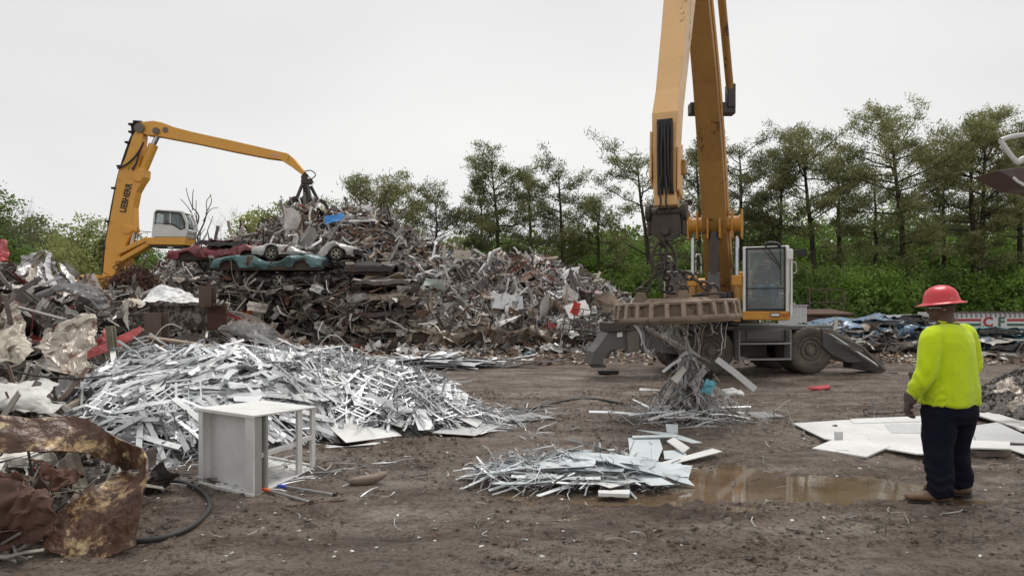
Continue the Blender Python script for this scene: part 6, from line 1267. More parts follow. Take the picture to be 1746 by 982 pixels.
# ---------------------------------------------------------------- far crane behind the heap
DL = 36.0
fc = thing('material_handler', 'far yellow crane machine with a raised cab behind the heaps', 'material handler', (at(215, 525, DL)[0], DL, 0))
OF = np.array(fc.location)
def fpart(name, mat, *gs, smooth=False, bevel=.03, parent=None):
    m = mb_(*gs); m.v = [q - OF for q in m.v]; return m.build(name, mat, parent or fc, smooth=smooth, bevel=bevel)
def fpoly(pts, y0, y1, D=DL): return prism(np.array([at(x, y, D) for x, y in pts]), V(0, y0, 0), V(0, y1, 0))
def fbar(p, q, r, dy=0, k=12): return bar(at(*p, DL) + V(0, dy, 0), at(*q, DL) + V(0, dy, 0), r, k)
m_fy = paint('far_yellow', (.78, .39, .06), .45, dirt=.22, ds=.6, dcol=(.30, .16, .06), rust=.04)
Bp = [(175, 475), (181, 465), (185, 414), (194, 367), (207, 296), (218, 273), (231, 234), (238, 222), (248, 231), (246, 249), (244, 267), (240, 287), (252, 292), (249, 308), (237, 329), (232, 355), (233, 391), (223, 409), (209, 441), (198, 475)]
boomf = fpart('boom', m_fy, fpoly(Bp, -.28, .28))
fpart('bracket', m_fy, fpoly([(232, 291), (252, 290), (251, 304), (245, 313), (235, 311), (231, 302)], -.36, .36), fpoly([(214, 383), (233, 388), (233, 395), (224, 401), (215, 398)], -.36, .36), bevel=.05)
Sp = [(239, 223), (239, 215), (246, 210), (265, 208), (280, 211), (301, 219), (332, 227), (400, 242), (478, 260), (492, 263), (502, 271), (510, 281), (521, 294), (518, 300), (511, 295), (499, 286), (480, 274), (457, 271), (400, 260), (340, 247), (277, 235), (253, 232), (242, 228)]
fpart('stick', m_fy, fpoly(Sp, -.24, .24))
fpart('pivot_pin', m_rim, fbar((243, 221), (243.1, 221), .0) if 0 else bar(at(243, 221, DL) + V(0, -.36, 0), at(243, 221, DL) + V(0, .36, 0), .26, 20), bar(at(271, 226, DL) + V(0, -.33, 0), at(271, 226, DL) + V(0, .33, 0), .18, 20), bar(at(286, 224, DL) + V(0, -.27, 0), at(286, 224, DL) + V(0, -.2, 0), .15, 12), smooth=2, bevel=0)
fpart('hydraulic_cylinder', m_fy, fbar((239, 302), (262, 247), .24, 0, 16), smooth=2, bevel=0); fpart('rod', m_chr, fbar((260, 250), (269, 232), .13), smooth=2, bevel=0)
fpart('hydraulic_cylinder', m_fy, fbar((216, 482), (221, 441), .22, 0, 16), smooth=2, bevel=0); fpart('rod', m_chr, fbar((221, 442), (228, 396), .14), smooth=2, bevel=0)
hp = smoothpath(np.array([at(x, y, DL) for x, y in ((178, 470), (182, 430), (188, 395), (195, 352), (205, 305), (212, 280), (224, 245), (230, 230), (229, 218), (233, 211), (242, 210))]), 5)
fpart('hose', m_blk, sweep(hp, .12, .25, k=8), sweep(smoothpath(np.array([at(x, y, DL) + V(0, -.4, 0) for x, y in ((208, 290), (222, 284), (236, 272), (246, 258), (250, 250))]), 5), .05, k=6), sweep(smoothpath(np.array([at(x, y, DL) + V(0, -.4, 0) for x, y in ((233, 293), (240, 280), (245, 262), (252, 246))]), 5), .05, k=6), *[box(*(hp[i] + V(-.06, -.05, 0)), .22, .6, .10) for i in range(6, 50, 6)], smooth=True, bevel=0)
fcab = bpy.data.objects.new('cab', None); COL.objects.link(fcab); fcab.parent = fc
CB = [(262, 368), (265, 358), (270, 357), (309, 360), (314, 364), (320, 378), (320, 392), (317, 404), (258, 404)]
Wp = [(266, 363), (269, 360), (305, 363), (309, 367), (315, 381), (315, 389), (308, 391), (299, 385), (292, 382), (264, 381)]
def grow_frame(outer, inner, y0, y1):
    m = MB(); n = len(inner)
    A_ = np.array([at(x, y, DL) for x, y in inner]); c = A_.mean(0); B_ = c + (A_ - c) * 1.0
    return m
m_fw = plain('far_cab_white', (.70, .70, .66), .4)
DCF = 35.2
fpart('frame', m_fw, prism(np.array([at(x, y, DCF) for x, y in [(258, 404), (260, 382), (292, 383.5), (299, 386.5), (308, 392.5), (317, 390), (320, 392), (317, 404)]]), V(0, 0, 0), V(0, 1.1, 0)), prism(np.array([at(x, y, DCF) for x, y in [(262, 362), (266, 357), (310, 359.5), (314, 363), (306, 363), (268, 360.5)]]), V(0, 0, 0), V(0, 1.1, 0)),
      *[prism(np.array([at(x, y, DCF) for x, y in pl]), V(0, o_, 0), V(0, o_ + .1, 0)) for o_ in (0, 1.0) for pl in ([(260, 383), (262, 362), (267, 361), (264.5, 382.5)], [(313, 363), (321, 380), (320, 392), (315.5, 390.5), (316, 381), (309, 364)], [(289, 362), (291, 362), (291, 383.5), (289, 383)])], parent=fcab, bevel=.02)
fpart('window', glassmat('far_glass', (.85, .9, .9), .45), prism(np.array([at(x, y, DCF) for x, y in Wp]), V(0, .04, 0), V(0, .06, 0)), prism(np.array([at(x, y, DCF) for x, y in Wp]), V(0, 1.04, 0), V(0, 1.06, 0)), parent=fcab, bevel=0)
fpart('seal', m_blk, sweep(np.array([at(x, y, DCF) + V(0, -.01, 0) for x, y in Wp + Wp[:1]]), .035, k=6), parent=fcab, bevel=0)
fpart('skirt', m_fy, prism(np.array([at(x, y, DCF) for x, y in [(249, 405), (317, 404.5), (316, 418), (249, 417)]]), V(0, -.03, 0), V(0, 1.15, 0)), parent=fcab)
fpart('platform', m_dk, prism(np.array([at(x, y, DCF) for x, y in [(251, 418), (314, 419), (312, 422), (253, 421)]]), V(0, 0, 0), V(0, 1.1, 0)), parent=fcab)
fpart('lift_arm', m_fy, *[beam(at(x0, y0, 35.7), at(x1, y1, 35.7), .5, .24) for x0, y0, x1, y1 in ((204, 432, 254, 408), (203, 447, 254, 418))], *[beam(at(x0, y0, 36.6), at(x1, y1, 36.6), .3, .24) for x0, y0, x1, y1 in ((204, 432, 254, 408), (203, 447, 254, 418))])
fpart('handrail', m_dk, *[bar(at(a, b_, 35.2), at(c_, d_, 35.2), .02, 5) for a, b_, c_, d_ in ((235, 394, 258, 396), (235, 388, 235, 394), (320, 398, 333, 400), (333, 396, 333, 420), (320, 408, 333, 408))], bevel=0)
fpart('counterweight', m_fy, box(*(V(at(172, 525, DL)[0] - .3, DL, 2.7)), 1.9, 2.8, 1.3), bevel=.15)
fpart('turntable', m_dk, box(at(215, 525, DL)[0], DL, 1.95, 4.5, 2.6, .35)); fpart('chassis', m_gry, box(at(215, 525, DL)[0], DL, 1.2, 5.0, 1.2, .6), lathe([(0, 1.4), (.9, 1.4), (.9, 1.8), (0, 1.8)], 24, 'z', (at(215, 525, DL)[0], DL, 0)))
for a in (-1.8, 1.8):
    for b_ in (-1.2, 1.2):
        w = bpy.data.objects.new('wheel', None); COL.objects.link(w); w.parent = fc; w.location = (a, b_, .6)
        for s in (t0, r0): c = s.copy(); COL.objects.link(c); c.parent = w
up_a = math.atan2(365 - 313, 222 - 209); 
pc = at(215, 338, DL - .29); 
dx = nrm(at(220.5, 314, 36) - at(209, 364, 36)); dn = V(0, -1, 0); dy_ = np.cross(dn, dx)
M = np.eye(4); M[:3, 0] = dx; M[:3, 1] = dy_; M[:3, 2] = dn; M[:3, 3] = pc - OF
text('LIEBHERR', .46, .01, m_blk, fc, M, sx=.80, name='lettering')
st = fpart('warning_stripe', plain('stripe_pink', (.65, .35, .28)), *[prism(np.array([at(x, y, DL) for x, y in ((462 + k * 6, 267), (466 + k * 6, 268.4), (470 + k * 6, 265), (466 + k * 6, 263.6))]) + V(0, 0, -.03 * k), V(0, -.25, 0), V(0, -.235, 0)) for k in range(3)], bevel=0)
# grapple
gr_ = thing('grapple', 'dark orange-peel grapple closing on scrap at the tip of the far crane', 'grapple', at(521, 300, DL)); OG = np.array(gr_.location)
# shorten the reach so the tines bite the heap top: the grapple hangs straight down from the stick tip
def gpart(name, mat, *gs, smooth=2, bevel=0):
    m = mb_(*gs); m.v = [q - OG for q in m.v]; return m.build(name, mat, gr_, smooth=smooth, bevel=bevel)
G = lambda x, y: at(x, y, DL)
gpart('rotator', m_chain, bar(G(520, 297), G(520, 308), .16, 10), bar(G(521, 307), G(521, 314), .24, 16), box(*G(527, 310), .3, .3, .28))
hb = G(522, 345)
gpart('hub', m_chain, bar(G(521.5, 313), hb, .16, 12), bar(hb + V(0, 0, .3), hb - V(0, 0, .25), .24, 16), ball(hb - V(0, 0, .3), (.36, .36, .25)))
for k in range(5):
    a = k * 2 * math.pi / 5 + .35; d = V(math.cos(a), math.sin(a) * 1, 0)
    pts = smoothpath(np.array([hb + d * .3 + V(0, 0, .05), hb + d * .75 + V(0, 0, .12), hb + d * 1.05 - V(0, 0, .15), hb + d * 1.1 - V(0, 0, .55), hb + d * .8 - V(0, 0, .95), hb + d * .3 - V(0, 0, 1.15)]), 5)
    gpart('tine', m_chain, sweep(pts, np.linspace(.11, .04, len(pts)), np.linspace(.11, .04, len(pts)), rect=True, up=np.cross(d, V(0, 0, 1))), smooth=False, bevel=.02)
    gpart('hydraulic_cylinder', m_dk, bar(G(521.5, 317) + d * .25, hb + d * .62 + V(0, 0, .12), .09, 8))
gpart('hose', m_blk, sweep(smoothpath(np.array([G(518, 293), G(530, 291), G(538, 298), G(533, 304), G(527, 306)]), 6), .03, k=5), sweep(smoothpath(np.array([G(520, 294), G(528, 303), G(535, 312)]), 6), .03, k=5), sweep(smoothpath(np.array([G(517, 297), G(514, 302), G(516, 308)]), 6), .03, k=5))
scatter_stuff(lambda x, y: bmp(x, y, at(228, 480, 20)[0], 20, 1.1, 1.0, 2.55, 0, .5), lambda rs: (at(228, 480, 20)[0] + rs.normal() * .45, 20 + rs.normal() * .4), [(lambda r: g_wire(r, .9, .012), 1)], 420, m_rust, 'wire_bundle', 'rusty brown wire bundle at the foot of the far crane', 152, .7, .1)
# a bunch of scrap in the grapple rising from the heap
def gh(x, y): return bmp(x, y, hb[0], 34.2, 2.9, 4.2, hb[2] - 1.35, 0, .75)
heap_mesh(gh, hb[0] - 3.2, hb[0] + 3.2, 29.8, 39, .2, 'packed_scrap', m_core, 'dark packed scrap below the grapple')
scatter_stuff(gh, in_heap(gh, hb[0] - 3, hb[0] + 3, 30.3, 36.5, .5), [(lambda r: g_strip(r, 1.0, .09, .006, .5), 3), (lambda r: g_pipe(r, 1.1, .03), 3), (lambda r: g_sheet(r, .6, .4, .2, .6, 6, 5), 3), (lambda r: g_angle(r, .8), 1)], 900, m_mixI, 'scrap_fragments', 'broken metal fragments heaped below the grapple', 151, .8, .12)

# ---------------------------------------------------------------- people
def remeshed(name, geos, voxel, mat, parent, smooth_it=4, fac=.5, fn=None):
    m = mb_(*geos); o = m.build('tmp', None)
    r = o.modifiers.new('r', 'REMESH'); r.mode = 'VOXEL'; r.voxel_size = voxel
    s = o.modifiers.new('s', 'SMOOTH'); s.iterations = smooth_it; s.factor = fac
    dg = bpy.context.evaluated_depsgraph_get(); dg.update(); me = bpy.data.meshes.new_from_object(o.evaluated_get(dg)); bpy.data.objects.remove(o)
    n = len(me.vertices); co = np.zeros(n * 3); me.vertices.foreach_get('co', co); co = co.reshape(-1, 3)
    if fn is not None:
        no = np.zeros(n * 3); me.vertices.foreach_get('normal', no); no = no.reshape(-1, 3); co = fn(co, no); me.vertices.foreach_set('co', co.ravel())
    me.polygons.foreach_set('use_smooth', np.ones(len(me.polygons), bool)); me.update()
    me.materials.clear(); me.materials.append(mat); o = bpy.data.objects.new(name, me); COL.objects.link(o); o.parent = parent; me.name = name; return o
def limb(P, r, ry=None, k=16, up=None, m=5):
    P = smoothpath(P, m); n = len(P); t = np.linspace(0, 1, len(r)); rr = np.interp(np.linspace(0, 1, n), t, r); r2 = rr if ry is None else np.interp(np.linspace(0, 1, n), t, ry)
    # rounded ends
    T0, T1 = nrm(P[1] - P[0]), nrm(P[-1] - P[-2])
    P = np.vstack([P[0] - T0 * rr[0] * .5, P[0] - T0 * rr[0] * .3, P, P[-1] + T1 * rr[-1] * .3, P[-1] + T1 * rr[-1] * .5]); rr = np.concatenate([[rr[0] * .4, rr[0] * .85], rr, [rr[-1] * .85, rr[-1] * .4]]); r2 = np.concatenate([[r2[0] * .4, r2[0] * .85], r2, [r2[-1] * .85, r2[-1] * .4]])
    return sweep(P, rr, r2, k=k, up=up)
def hand_geos(w, d, side, curl=.6, s=1.0, fat=1.0):
    """w wrist point, d hand direction, side: unit vector towards the thumb"""
    d = nrm(d); side = nrm(side - (side * d).sum() * d); pn = np.cross(d, side)
    g = [limb([w - d * .02, w + d * .03 * s, w + d * .085 * s], [.030 * fat, .040 * fat, .040 * fat], [.024 * fat, .020 * fat, .018 * fat], k=14, up=pn)]
    for i, (off, L) in enumerate(((.030, .072), (.011, .082), (-.009, .076), (-.028, .060))):
        b_ = w + d * .085 * s + side * off * s; c1 = curl * (1 + .12 * i)
        dirs = [d * math.cos(c1 * k) + pn * math.sin(c1 * k) for k in (.4, 1.3, 2.1)]; p = [b_ - d * .02, b_]
        for dd, f in zip(dirs, (.45, .32, .25)): p.append(p[-1] + dd * L * f * s)
        g.append(limb(p, [.0105 * fat, .011 * fat, .0095 * fat, .0085 * fat], k=10, m=3))
    tb = w + d * .03 * s + side * .034 * s
    g.append(limb([tb - side * .01, tb + side * .018 * s + d * .025 * s + pn * .01, tb + side * .022 * s + d * .055 * s + pn * .025], [.015 * fat, .0125 * fat, .0095 * fat], k=10, m=3))
    return g
m_skinD = paint('skin_dark', (.085, .042, .026), .5, dirt=.0, bmp=.03); m_skinL = paint('skin_light', (.48, .28, .20), .5, dirt=0, bmp=.02)
def head_geos(c, yaw, s=1.0):
    f_ = V(-math.sin(yaw), math.cos(yaw), 0); r_ = V(math.cos(yaw), math.sin(yaw), 0); z = V(0, 0, 1)
    def E(off, rad, k=14, m=10):
        v, f = ball((0, 0, 0), rad, k, m); return (v[:, :1] * r_ + v[:, 1:2] * f_ + v[:, 2:] * z) * s + c + (off[0] * r_ + off[1] * f_ + off[2] * z) * s, f
    g = [E((0, -.01, .02), (.075, .095, .10)), E((0, .03, -.05), (.056, .062, .062)), E((0, .092, -.02), (.014, .022, .024)), E((0, .078, -.052), (.024, .014, .010)), E((0, .078, -.066), (.022, .013, .009)), E((0, .075, -.09), (.02, .02, .018)),
         E((.0, .082, .022), (.045, .014, .010)), E((-.078, -.005, -.015), (.010, .018, .030)), E((.078, -.005, -.015), (.010, .018, .030)), E((0, -.045, -.06), (.058, .05, .06))]
    eyes = [E((sx * .031, .078, .0), (.012, .010, .009), 8, 6) for sx in (-1, 1)]
    return g, eyes, f_, r_
# the worker
WP = V(3.77, 5.82, 0); YAW = math.radians(24)
pw = thing('person', 'worker seen from behind in a yellow shirt, navy trousers and red helmet', 'person', WP)
cy_, sy_ = math.cos(YAW), math.sin(YAW)
def L_(x, y, z): return V(x * cy_ - y * sy_, x * sy_ + y * cy_, z)
def ringsweep(rows, k=28, yaw=YAW):
    """rows: z, cx, cy, rx, ry in the local frame"""
    a = np.arange(k) * 2 * math.pi / k; vs = []
    for z, cx, cyy, rx, ry in rows:
        x = cx + rx * np.sign(np.cos(a)) * np.abs(np.cos(a)) ** .85; y = cyy + ry * np.sign(np.sin(a)) * np.abs(np.sin(a)) ** .85
        vs.append(np.stack([x * cy_ - y * sy_, x * sy_ + y * cy_, np.full(k, z)], -1))
    n = len(rows); v = np.concatenate(vs); i = np.arange(n - 1)[:, None] * k; j = np.arange(k)[None]; j2 = (j + 1) % k
    return v, [np.stack([i + j, i + j2, i + k + j2, i + k + j], -1).reshape(-1, 4), np.arange(k)[::-1], np.arange(k) + (n - 1) * k]
la = [L_(-.215, -.0, 1.405), L_(-.275, -.015, 1.27), L_(-.315, -.02, 1.12), L_(-.345, .03, 1.0), L_(-.35, .095, .90)]
ra = [L_(.215, .0, 1.405), L_(.275, -.01, 1.27), L_(.30, .0, 1.12), L_(.27, .12, 1.06), L_(.18, .24, 1.02)]
HC = L_(-.015, .055, 1.645)
hg, eyes, hf, hr_ = head_geos(HC, math.radians(58), 1.03)
lf = math.radians(66); 
legL = [L_(-.105, 0, .86), L_(-.15, .0, .48), L_(-.180, -.05, .10)]; legR = [L_(.115, 0, .86), L_(.16, .03, .48), L_(.210, .03, .10)]
lh = hand_geos(la[-1] + L_(-.0, .012, -.02), L_(.0, .25, -1), L_(.9, .5, 0), .75, 1.0, .85); rh = hand_geos(ra[-1] + L_(-.03, .05, 0), L_(-.6, .8, 0), V(0, 0, 1), .6, 1.0, .85)
body = [ringsweep([(.80, 0, 0, .17, .12), (.95, 0, 0, .20, .15), (1.1, 0, .01, .20, .15), (1.25, 0, 0, .20, .13), (1.38, 0, -.01, .20, .11), (1.46, 0, -.01, .14, .09), (1.52, 0, .01, .075, .075), (1.57, -.0, .03, .062, .066), (1.62, -.01, .045, .058, .06)]),
        limb(la, [.055, .05, .042, .038, .028]), limb(ra, [.055, .05, .042, .038, .028]), limb(legL, [.095, .07, .045]), limb(legR, [.095, .07, .045]),
        limb([legL[2], legL[2] + V(0, 0, -.05), legL[2] + V(-.09, .02, -.065)], [.04, .035, .03]), limb([legR[2], legR[2] + V(0, 0, -.05), legR[2] + V(-.07, .05, -.065)], [.04, .035, .03])] + lh + rh + hg
remeshed('body', body, .0065, m_skinD, pw, 3, .4)
mb_(*eyes).build('eye', plain('eye_white', (.6, .58, .55), .3), pw, smooth=True)
# shirt
def folds(co, no, amp, fx, fz, sd):
    n = fbm(co[:, 0] * fx, co[:, 1] * fx, co[:, 2] * fz, sd, 3); r = 1 - 2 * np.abs(vnoise(co[:, 0] * fx * .8 + 3, co[:, 1] * fx * .8, co[:, 2] * fz * .8 + co[:, 0] * 3, sd + 3))
    return co + no * (amp * (n * .6 + r * .7))[:, None]
m_hiv, n_, b__, o__ = newmat('hiviz_yellow')
b__.inputs['Roughness'].default_value = .75
vec = n_.nodes.new('ShaderNodeTexCoord').outputs['Object']
cc = mixc(n_, ramp(n_, noise(n_, 6, 5, .7, vec), [(.45, 0.0), (.75, .22)]), (.58, .75, .013), (.32, .37, .04))
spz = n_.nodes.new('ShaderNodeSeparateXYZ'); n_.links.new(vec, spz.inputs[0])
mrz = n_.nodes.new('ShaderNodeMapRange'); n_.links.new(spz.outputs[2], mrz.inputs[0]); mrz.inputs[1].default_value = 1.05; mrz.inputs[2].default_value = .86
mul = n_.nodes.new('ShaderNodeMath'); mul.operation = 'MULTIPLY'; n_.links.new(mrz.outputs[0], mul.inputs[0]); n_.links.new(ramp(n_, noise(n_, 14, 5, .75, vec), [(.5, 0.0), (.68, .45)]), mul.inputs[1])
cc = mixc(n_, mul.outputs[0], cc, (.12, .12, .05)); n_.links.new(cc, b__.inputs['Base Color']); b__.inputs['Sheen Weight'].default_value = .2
bump(n_, b__, noise(n_, 9, 4, .55, vec), .25, .03)
def shirt_fn(co, no):
    co = folds(co, no, .013, 5, 3.0, 5); co = co + no * (.0075 * crease(co[:, 0], co[:, 1], co[:, 2] * .8, 77, 6, 6.5) + .004 * crease(co[:, 0], co[:, 1], co[:, 2], 79, 5, 15) * np.clip(.5 + vnoise(co[:, 0] * 5, co[:, 1] * 5, co[:, 2] * 5, 3), 0, 1))[:, None]; arm = (np.abs(co @ V(cy_, sy_, 0)) > .235)
    co = co + no * (np.where(arm, .0045 * np.sin(co[:, 2] * 44 + 9 * vnoise(co[:, 0] * 9, co[:, 1] * 9, co[:, 2] * 4, 2)), 0) * np.clip((1.32 - co[:, 2]) * 4, 0, 1))[:, None]
    low = np.clip((1.0 - co[:, 2]) * 6, 0, 1) * ~arm; ang = np.arctan2(co[:, 1], co[:, 0]); co = co + no * (low * .008 * np.sin(ang * 7 + 2 * np.sin(ang * 2)))[:, None]; return co
sh_rows = [(.825, 0, .0, .268, .188), (.84, 0, 0, .272, .192), (.95, 0, .0, .262, .190), (1.1, 0, .0, .246, .180), (1.25, 0, -.01, .236, .160), (1.36, 0, -.018, .240, .138), (1.43, 0, -.018, .215, .118), (1.475, 0, -.012, .150, .098), (1.505, -.0, .0, .088, .078), (1.53, -.0, .012, .070, .070)]
def sleeve(P, r): return limb(P, r, k=18)
remeshed('shirt', [ringsweep(sh_rows), sleeve([L_(-.16, -.01, 1.415)] + la, [.085, .094, .084, .076, .066, .046]), sleeve([L_(.16, -.01, 1.415)] + ra[:4] + [L_(.22, .19, 1.04)], [.085, .094, .084, .078, .066, .05])], .0075, m_hiv, pw, 5, .5, shirt_fn)
tube = lambda c, r1, r2: None
mb = MB().add(torus(L_(0, .012, 1.533), .070, .008, 28, 6, 1, V(0, -.15, 1))); mb.build('collar', m_hiv, pw, smooth=True)
m_nav = paint('navy_cloth', (.006, .0075, .017), .95, dirt=.12, ds=3, dcol=(.05, .04, .035), bmp=.3)
def tr_fn(co, no):
    co = co + no * (.007 * crease(co[:, 0], co[:, 1], co[:, 2] * .9, 78, 6, 7.0))[:, None]
    k = np.clip((.5 - co[:, 2]) * 3, .15, 1) ; co = folds(co, no, .013, 5, 5, 15)
    return co + no * (k * .006 * np.sin(co[:, 2] * 60 + 9 * vnoise(co[:, 0] * 8, co[:, 1] * 8, co[:, 2] * 3, 12)))[:, None]
def leg_rows(p0, p1, p2, r): return limb([p0, (p0 + p1) / 2 + L_(0, .0, 0), p1, (p1 + p2) / 2, p2], r, k=22, up=L_(0, 1, 0))
remeshed('trousers', [ringsweep([(.80, 0, 0, .235, .165), (.90, 0, 0, .22, .16), (.95, 0, 0, .20, .15)]), ringsweep([(.66, 0, 0, .21, .15), (.74, 0, -.01, .248, .175), (.84, 0, -.01, .250, .175)]),
    leg_rows(L_(-.125, 0, .76), L_(-.155, .0, .46), L_(-.180, -.05, .10), [.145, .134, .116, .100, .098]), leg_rows(L_(.125, 0, .76), L_(.155, .03, .46), L_(.215, .03, .10), [.142, .128, .108, .092, .088])], .0075, m_nav, pw, 4, .5, tr_fn)
for m__ in (m_nav, m_hiv): m__.node_tree.nodes['Principled BSDF'].inputs['Specular IOR Level'].default_value = .15
m_boot = paint('tan_leather', (.15, .085, .045), .6, dirt=.6, ds=6, dcol=(.09, .06, .04), bmp=.3)
for (ank, a) in ((legL[2], math.radians(172)), (legR[2], math.radians(150))):
    d = V(math.cos(a), math.sin(a), 0); c = V(ank[0], ank[1], 0)
    gs = [limb([c - d * .05 + V(0, 0, .06), c + d * .05 + V(0, 0, .058), c + d * .18 + V(0, 0, .054), c + d * .255 + V(0, 0, .047)], [.054, .056, .060, .046], [.042, .048, .036, .028], up=V(0, 0, 1), k=16), limb([c - d * .012 + V(0, 0, .05), c - d * .02 + V(0, 0, .17)], [.05, .05], k=16)]
    bt = remeshed('boot', gs, .006, m_boot, pw, 3, .4, lambda co, no: folds(co, no, .003, 18, 18, 3))
    s_ = MB().add(limb([c - d * .06 + V(0, 0, .013), c + d * .05 + V(0, 0, .013), c + d * .19 + V(0, 0, .013), c + d * .265 + V(0, 0, .015)], [.054, .055, .062, .046], [.017, .014, .014, .012], up=V(0, 0, 1), k=16)).build('sole', m_blk, bt, smooth=2)
m_glove = paint('glove_grey', (.10, .075, .08), .85, dirt=.4, ds=6, bmp=.3)
for base, gg, dd in ((la[-1], hand_geos(la[-1] + L_(0, .012, -.02), L_(.0, .25, -1), L_(.9, .5, 0), .75, 1.22, 1.45), L_(0, .2, -1)), (ra[-1], hand_geos(ra[-1] + L_(-.03, .05, 0), L_(-.6, .8, 0), V(0, 0, 1), .6, 1.05, 1.15), L_(-.5, .6, -.1))):
    remeshed('glove', gg + [limb([base - nrm(dd) * .015, base + nrm(dd) * .05], [.056, .050], k=16)], .0042, m_glove, pw, 2, .4)
hat = V(*HC) + V(0, 0, .045) + hf * .0
m_hat = plain('helmet_red', (.62, .035, .05), .32, dirt=.15)
dome = [(.128, 0), (.126, .03), (.118, .07), (.098, .108), (.065, .135), (.03, .147), (.0, .15)]
def hatg(prof, k=40, sx=1.0, sy=1.12, ridge=0):
    v, f = lathe(prof, k); r = np.hypot(v[:, 0], v[:, 1]); a = np.arctan2(v[:, 1], v[:, 0])
    v = v * V(sx, sy, 1)
    if ridge: v[:, 2] += ridge * np.exp(-((v[:, 0] / .018) ** 2)) * (v[:, 2] > .05) + ridge * .6 * (np.exp(-(((v[:, 0] - .05) / .012) ** 2)) + np.exp(-(((v[:, 0] + .05) / .012) ** 2))) * (v[:, 2] > .05)
    til = -.10; c, s = math.cos(til), math.sin(til); y, z = v[:, 1] * c - v[:, 2] * s, v[:, 1] * s + v[:, 2] * c
    return v[:, :1] * hr_ + y[:, None] * hf + z[:, None] * V(0, 0, 1) + hat, f
hm = MB().add(hatg([(.0, .135), (.06, .12), (.11, .05), (.115, .008), (.168, -.012), (.176, -.010), (.172, -.004), (.135, .010)] + dome[1:], 48, 1, 1.1, .010)).build('helmet', m_hat, pw, smooth=2)
MB().add(hatg([(.131, .004), (.133, .016), (.128, .018)], 48, 1, 1.1)).build('rim_band', m_hat, hm, smooth=True)
tmpl = hat + hr_ * .0
MB().add(box(*(hat - hr_ * .0 + V(0, 0, 0)), .001, .001, .001)) 
MB().add(prism(np.array([hat + (-hf * .9 - hr_ * .0) * 0 + nrm(V(.05, -1, 0)) * .128 + V(x, 0, z + .035) for x, z in ((-.014, 0), (.014, 0), (.014, .01), (-.014, .01))]), V(0, 0, 0), V(0, .006, 0))).build('badge', plain('badge_grey', (.5, .35, .33)), hm)
MB().add(hatg([(.098, -.03), (.104, -.03), (.104, .0), (.098, .0)], 36, .92, 1.05)).build('headband', plain('band_dark', (.03, .03, .03)), hm, smooth=True)
gl = []
for s in (-1, 1): gl.append(sweep(smoothpath(np.array([HC + hr_ * s * .062 + hf * .098 + V(0, 0, .006), HC + hr_ * s * .080 + hf * .06 + V(0, 0, .008), HC + hr_ * s * .084 + hf * .0 + V(0, 0, .002), HC + hr_ * s * .082 - hf * .03 + V(0, 0, -.012)]), 4), .0035, k=6))
g_ = mb_(*gl).build('safety_glasses', plain('glasses_white', (.75, .75, .75), .3), pw, smooth=True)
MB().add(sweep(smoothpath(np.array([HC + hr_ * -.065 + hf * .095 + V(0, 0, .004), HC + hf * .112 + V(0, 0, .004), HC + hr_ * .065 + hf * .095 + V(0, 0, .004)]), 6), .003, .018, k=8)).build('lens', glassmat('lens_clear', (.9, .9, .9), .3), g_, smooth=True)
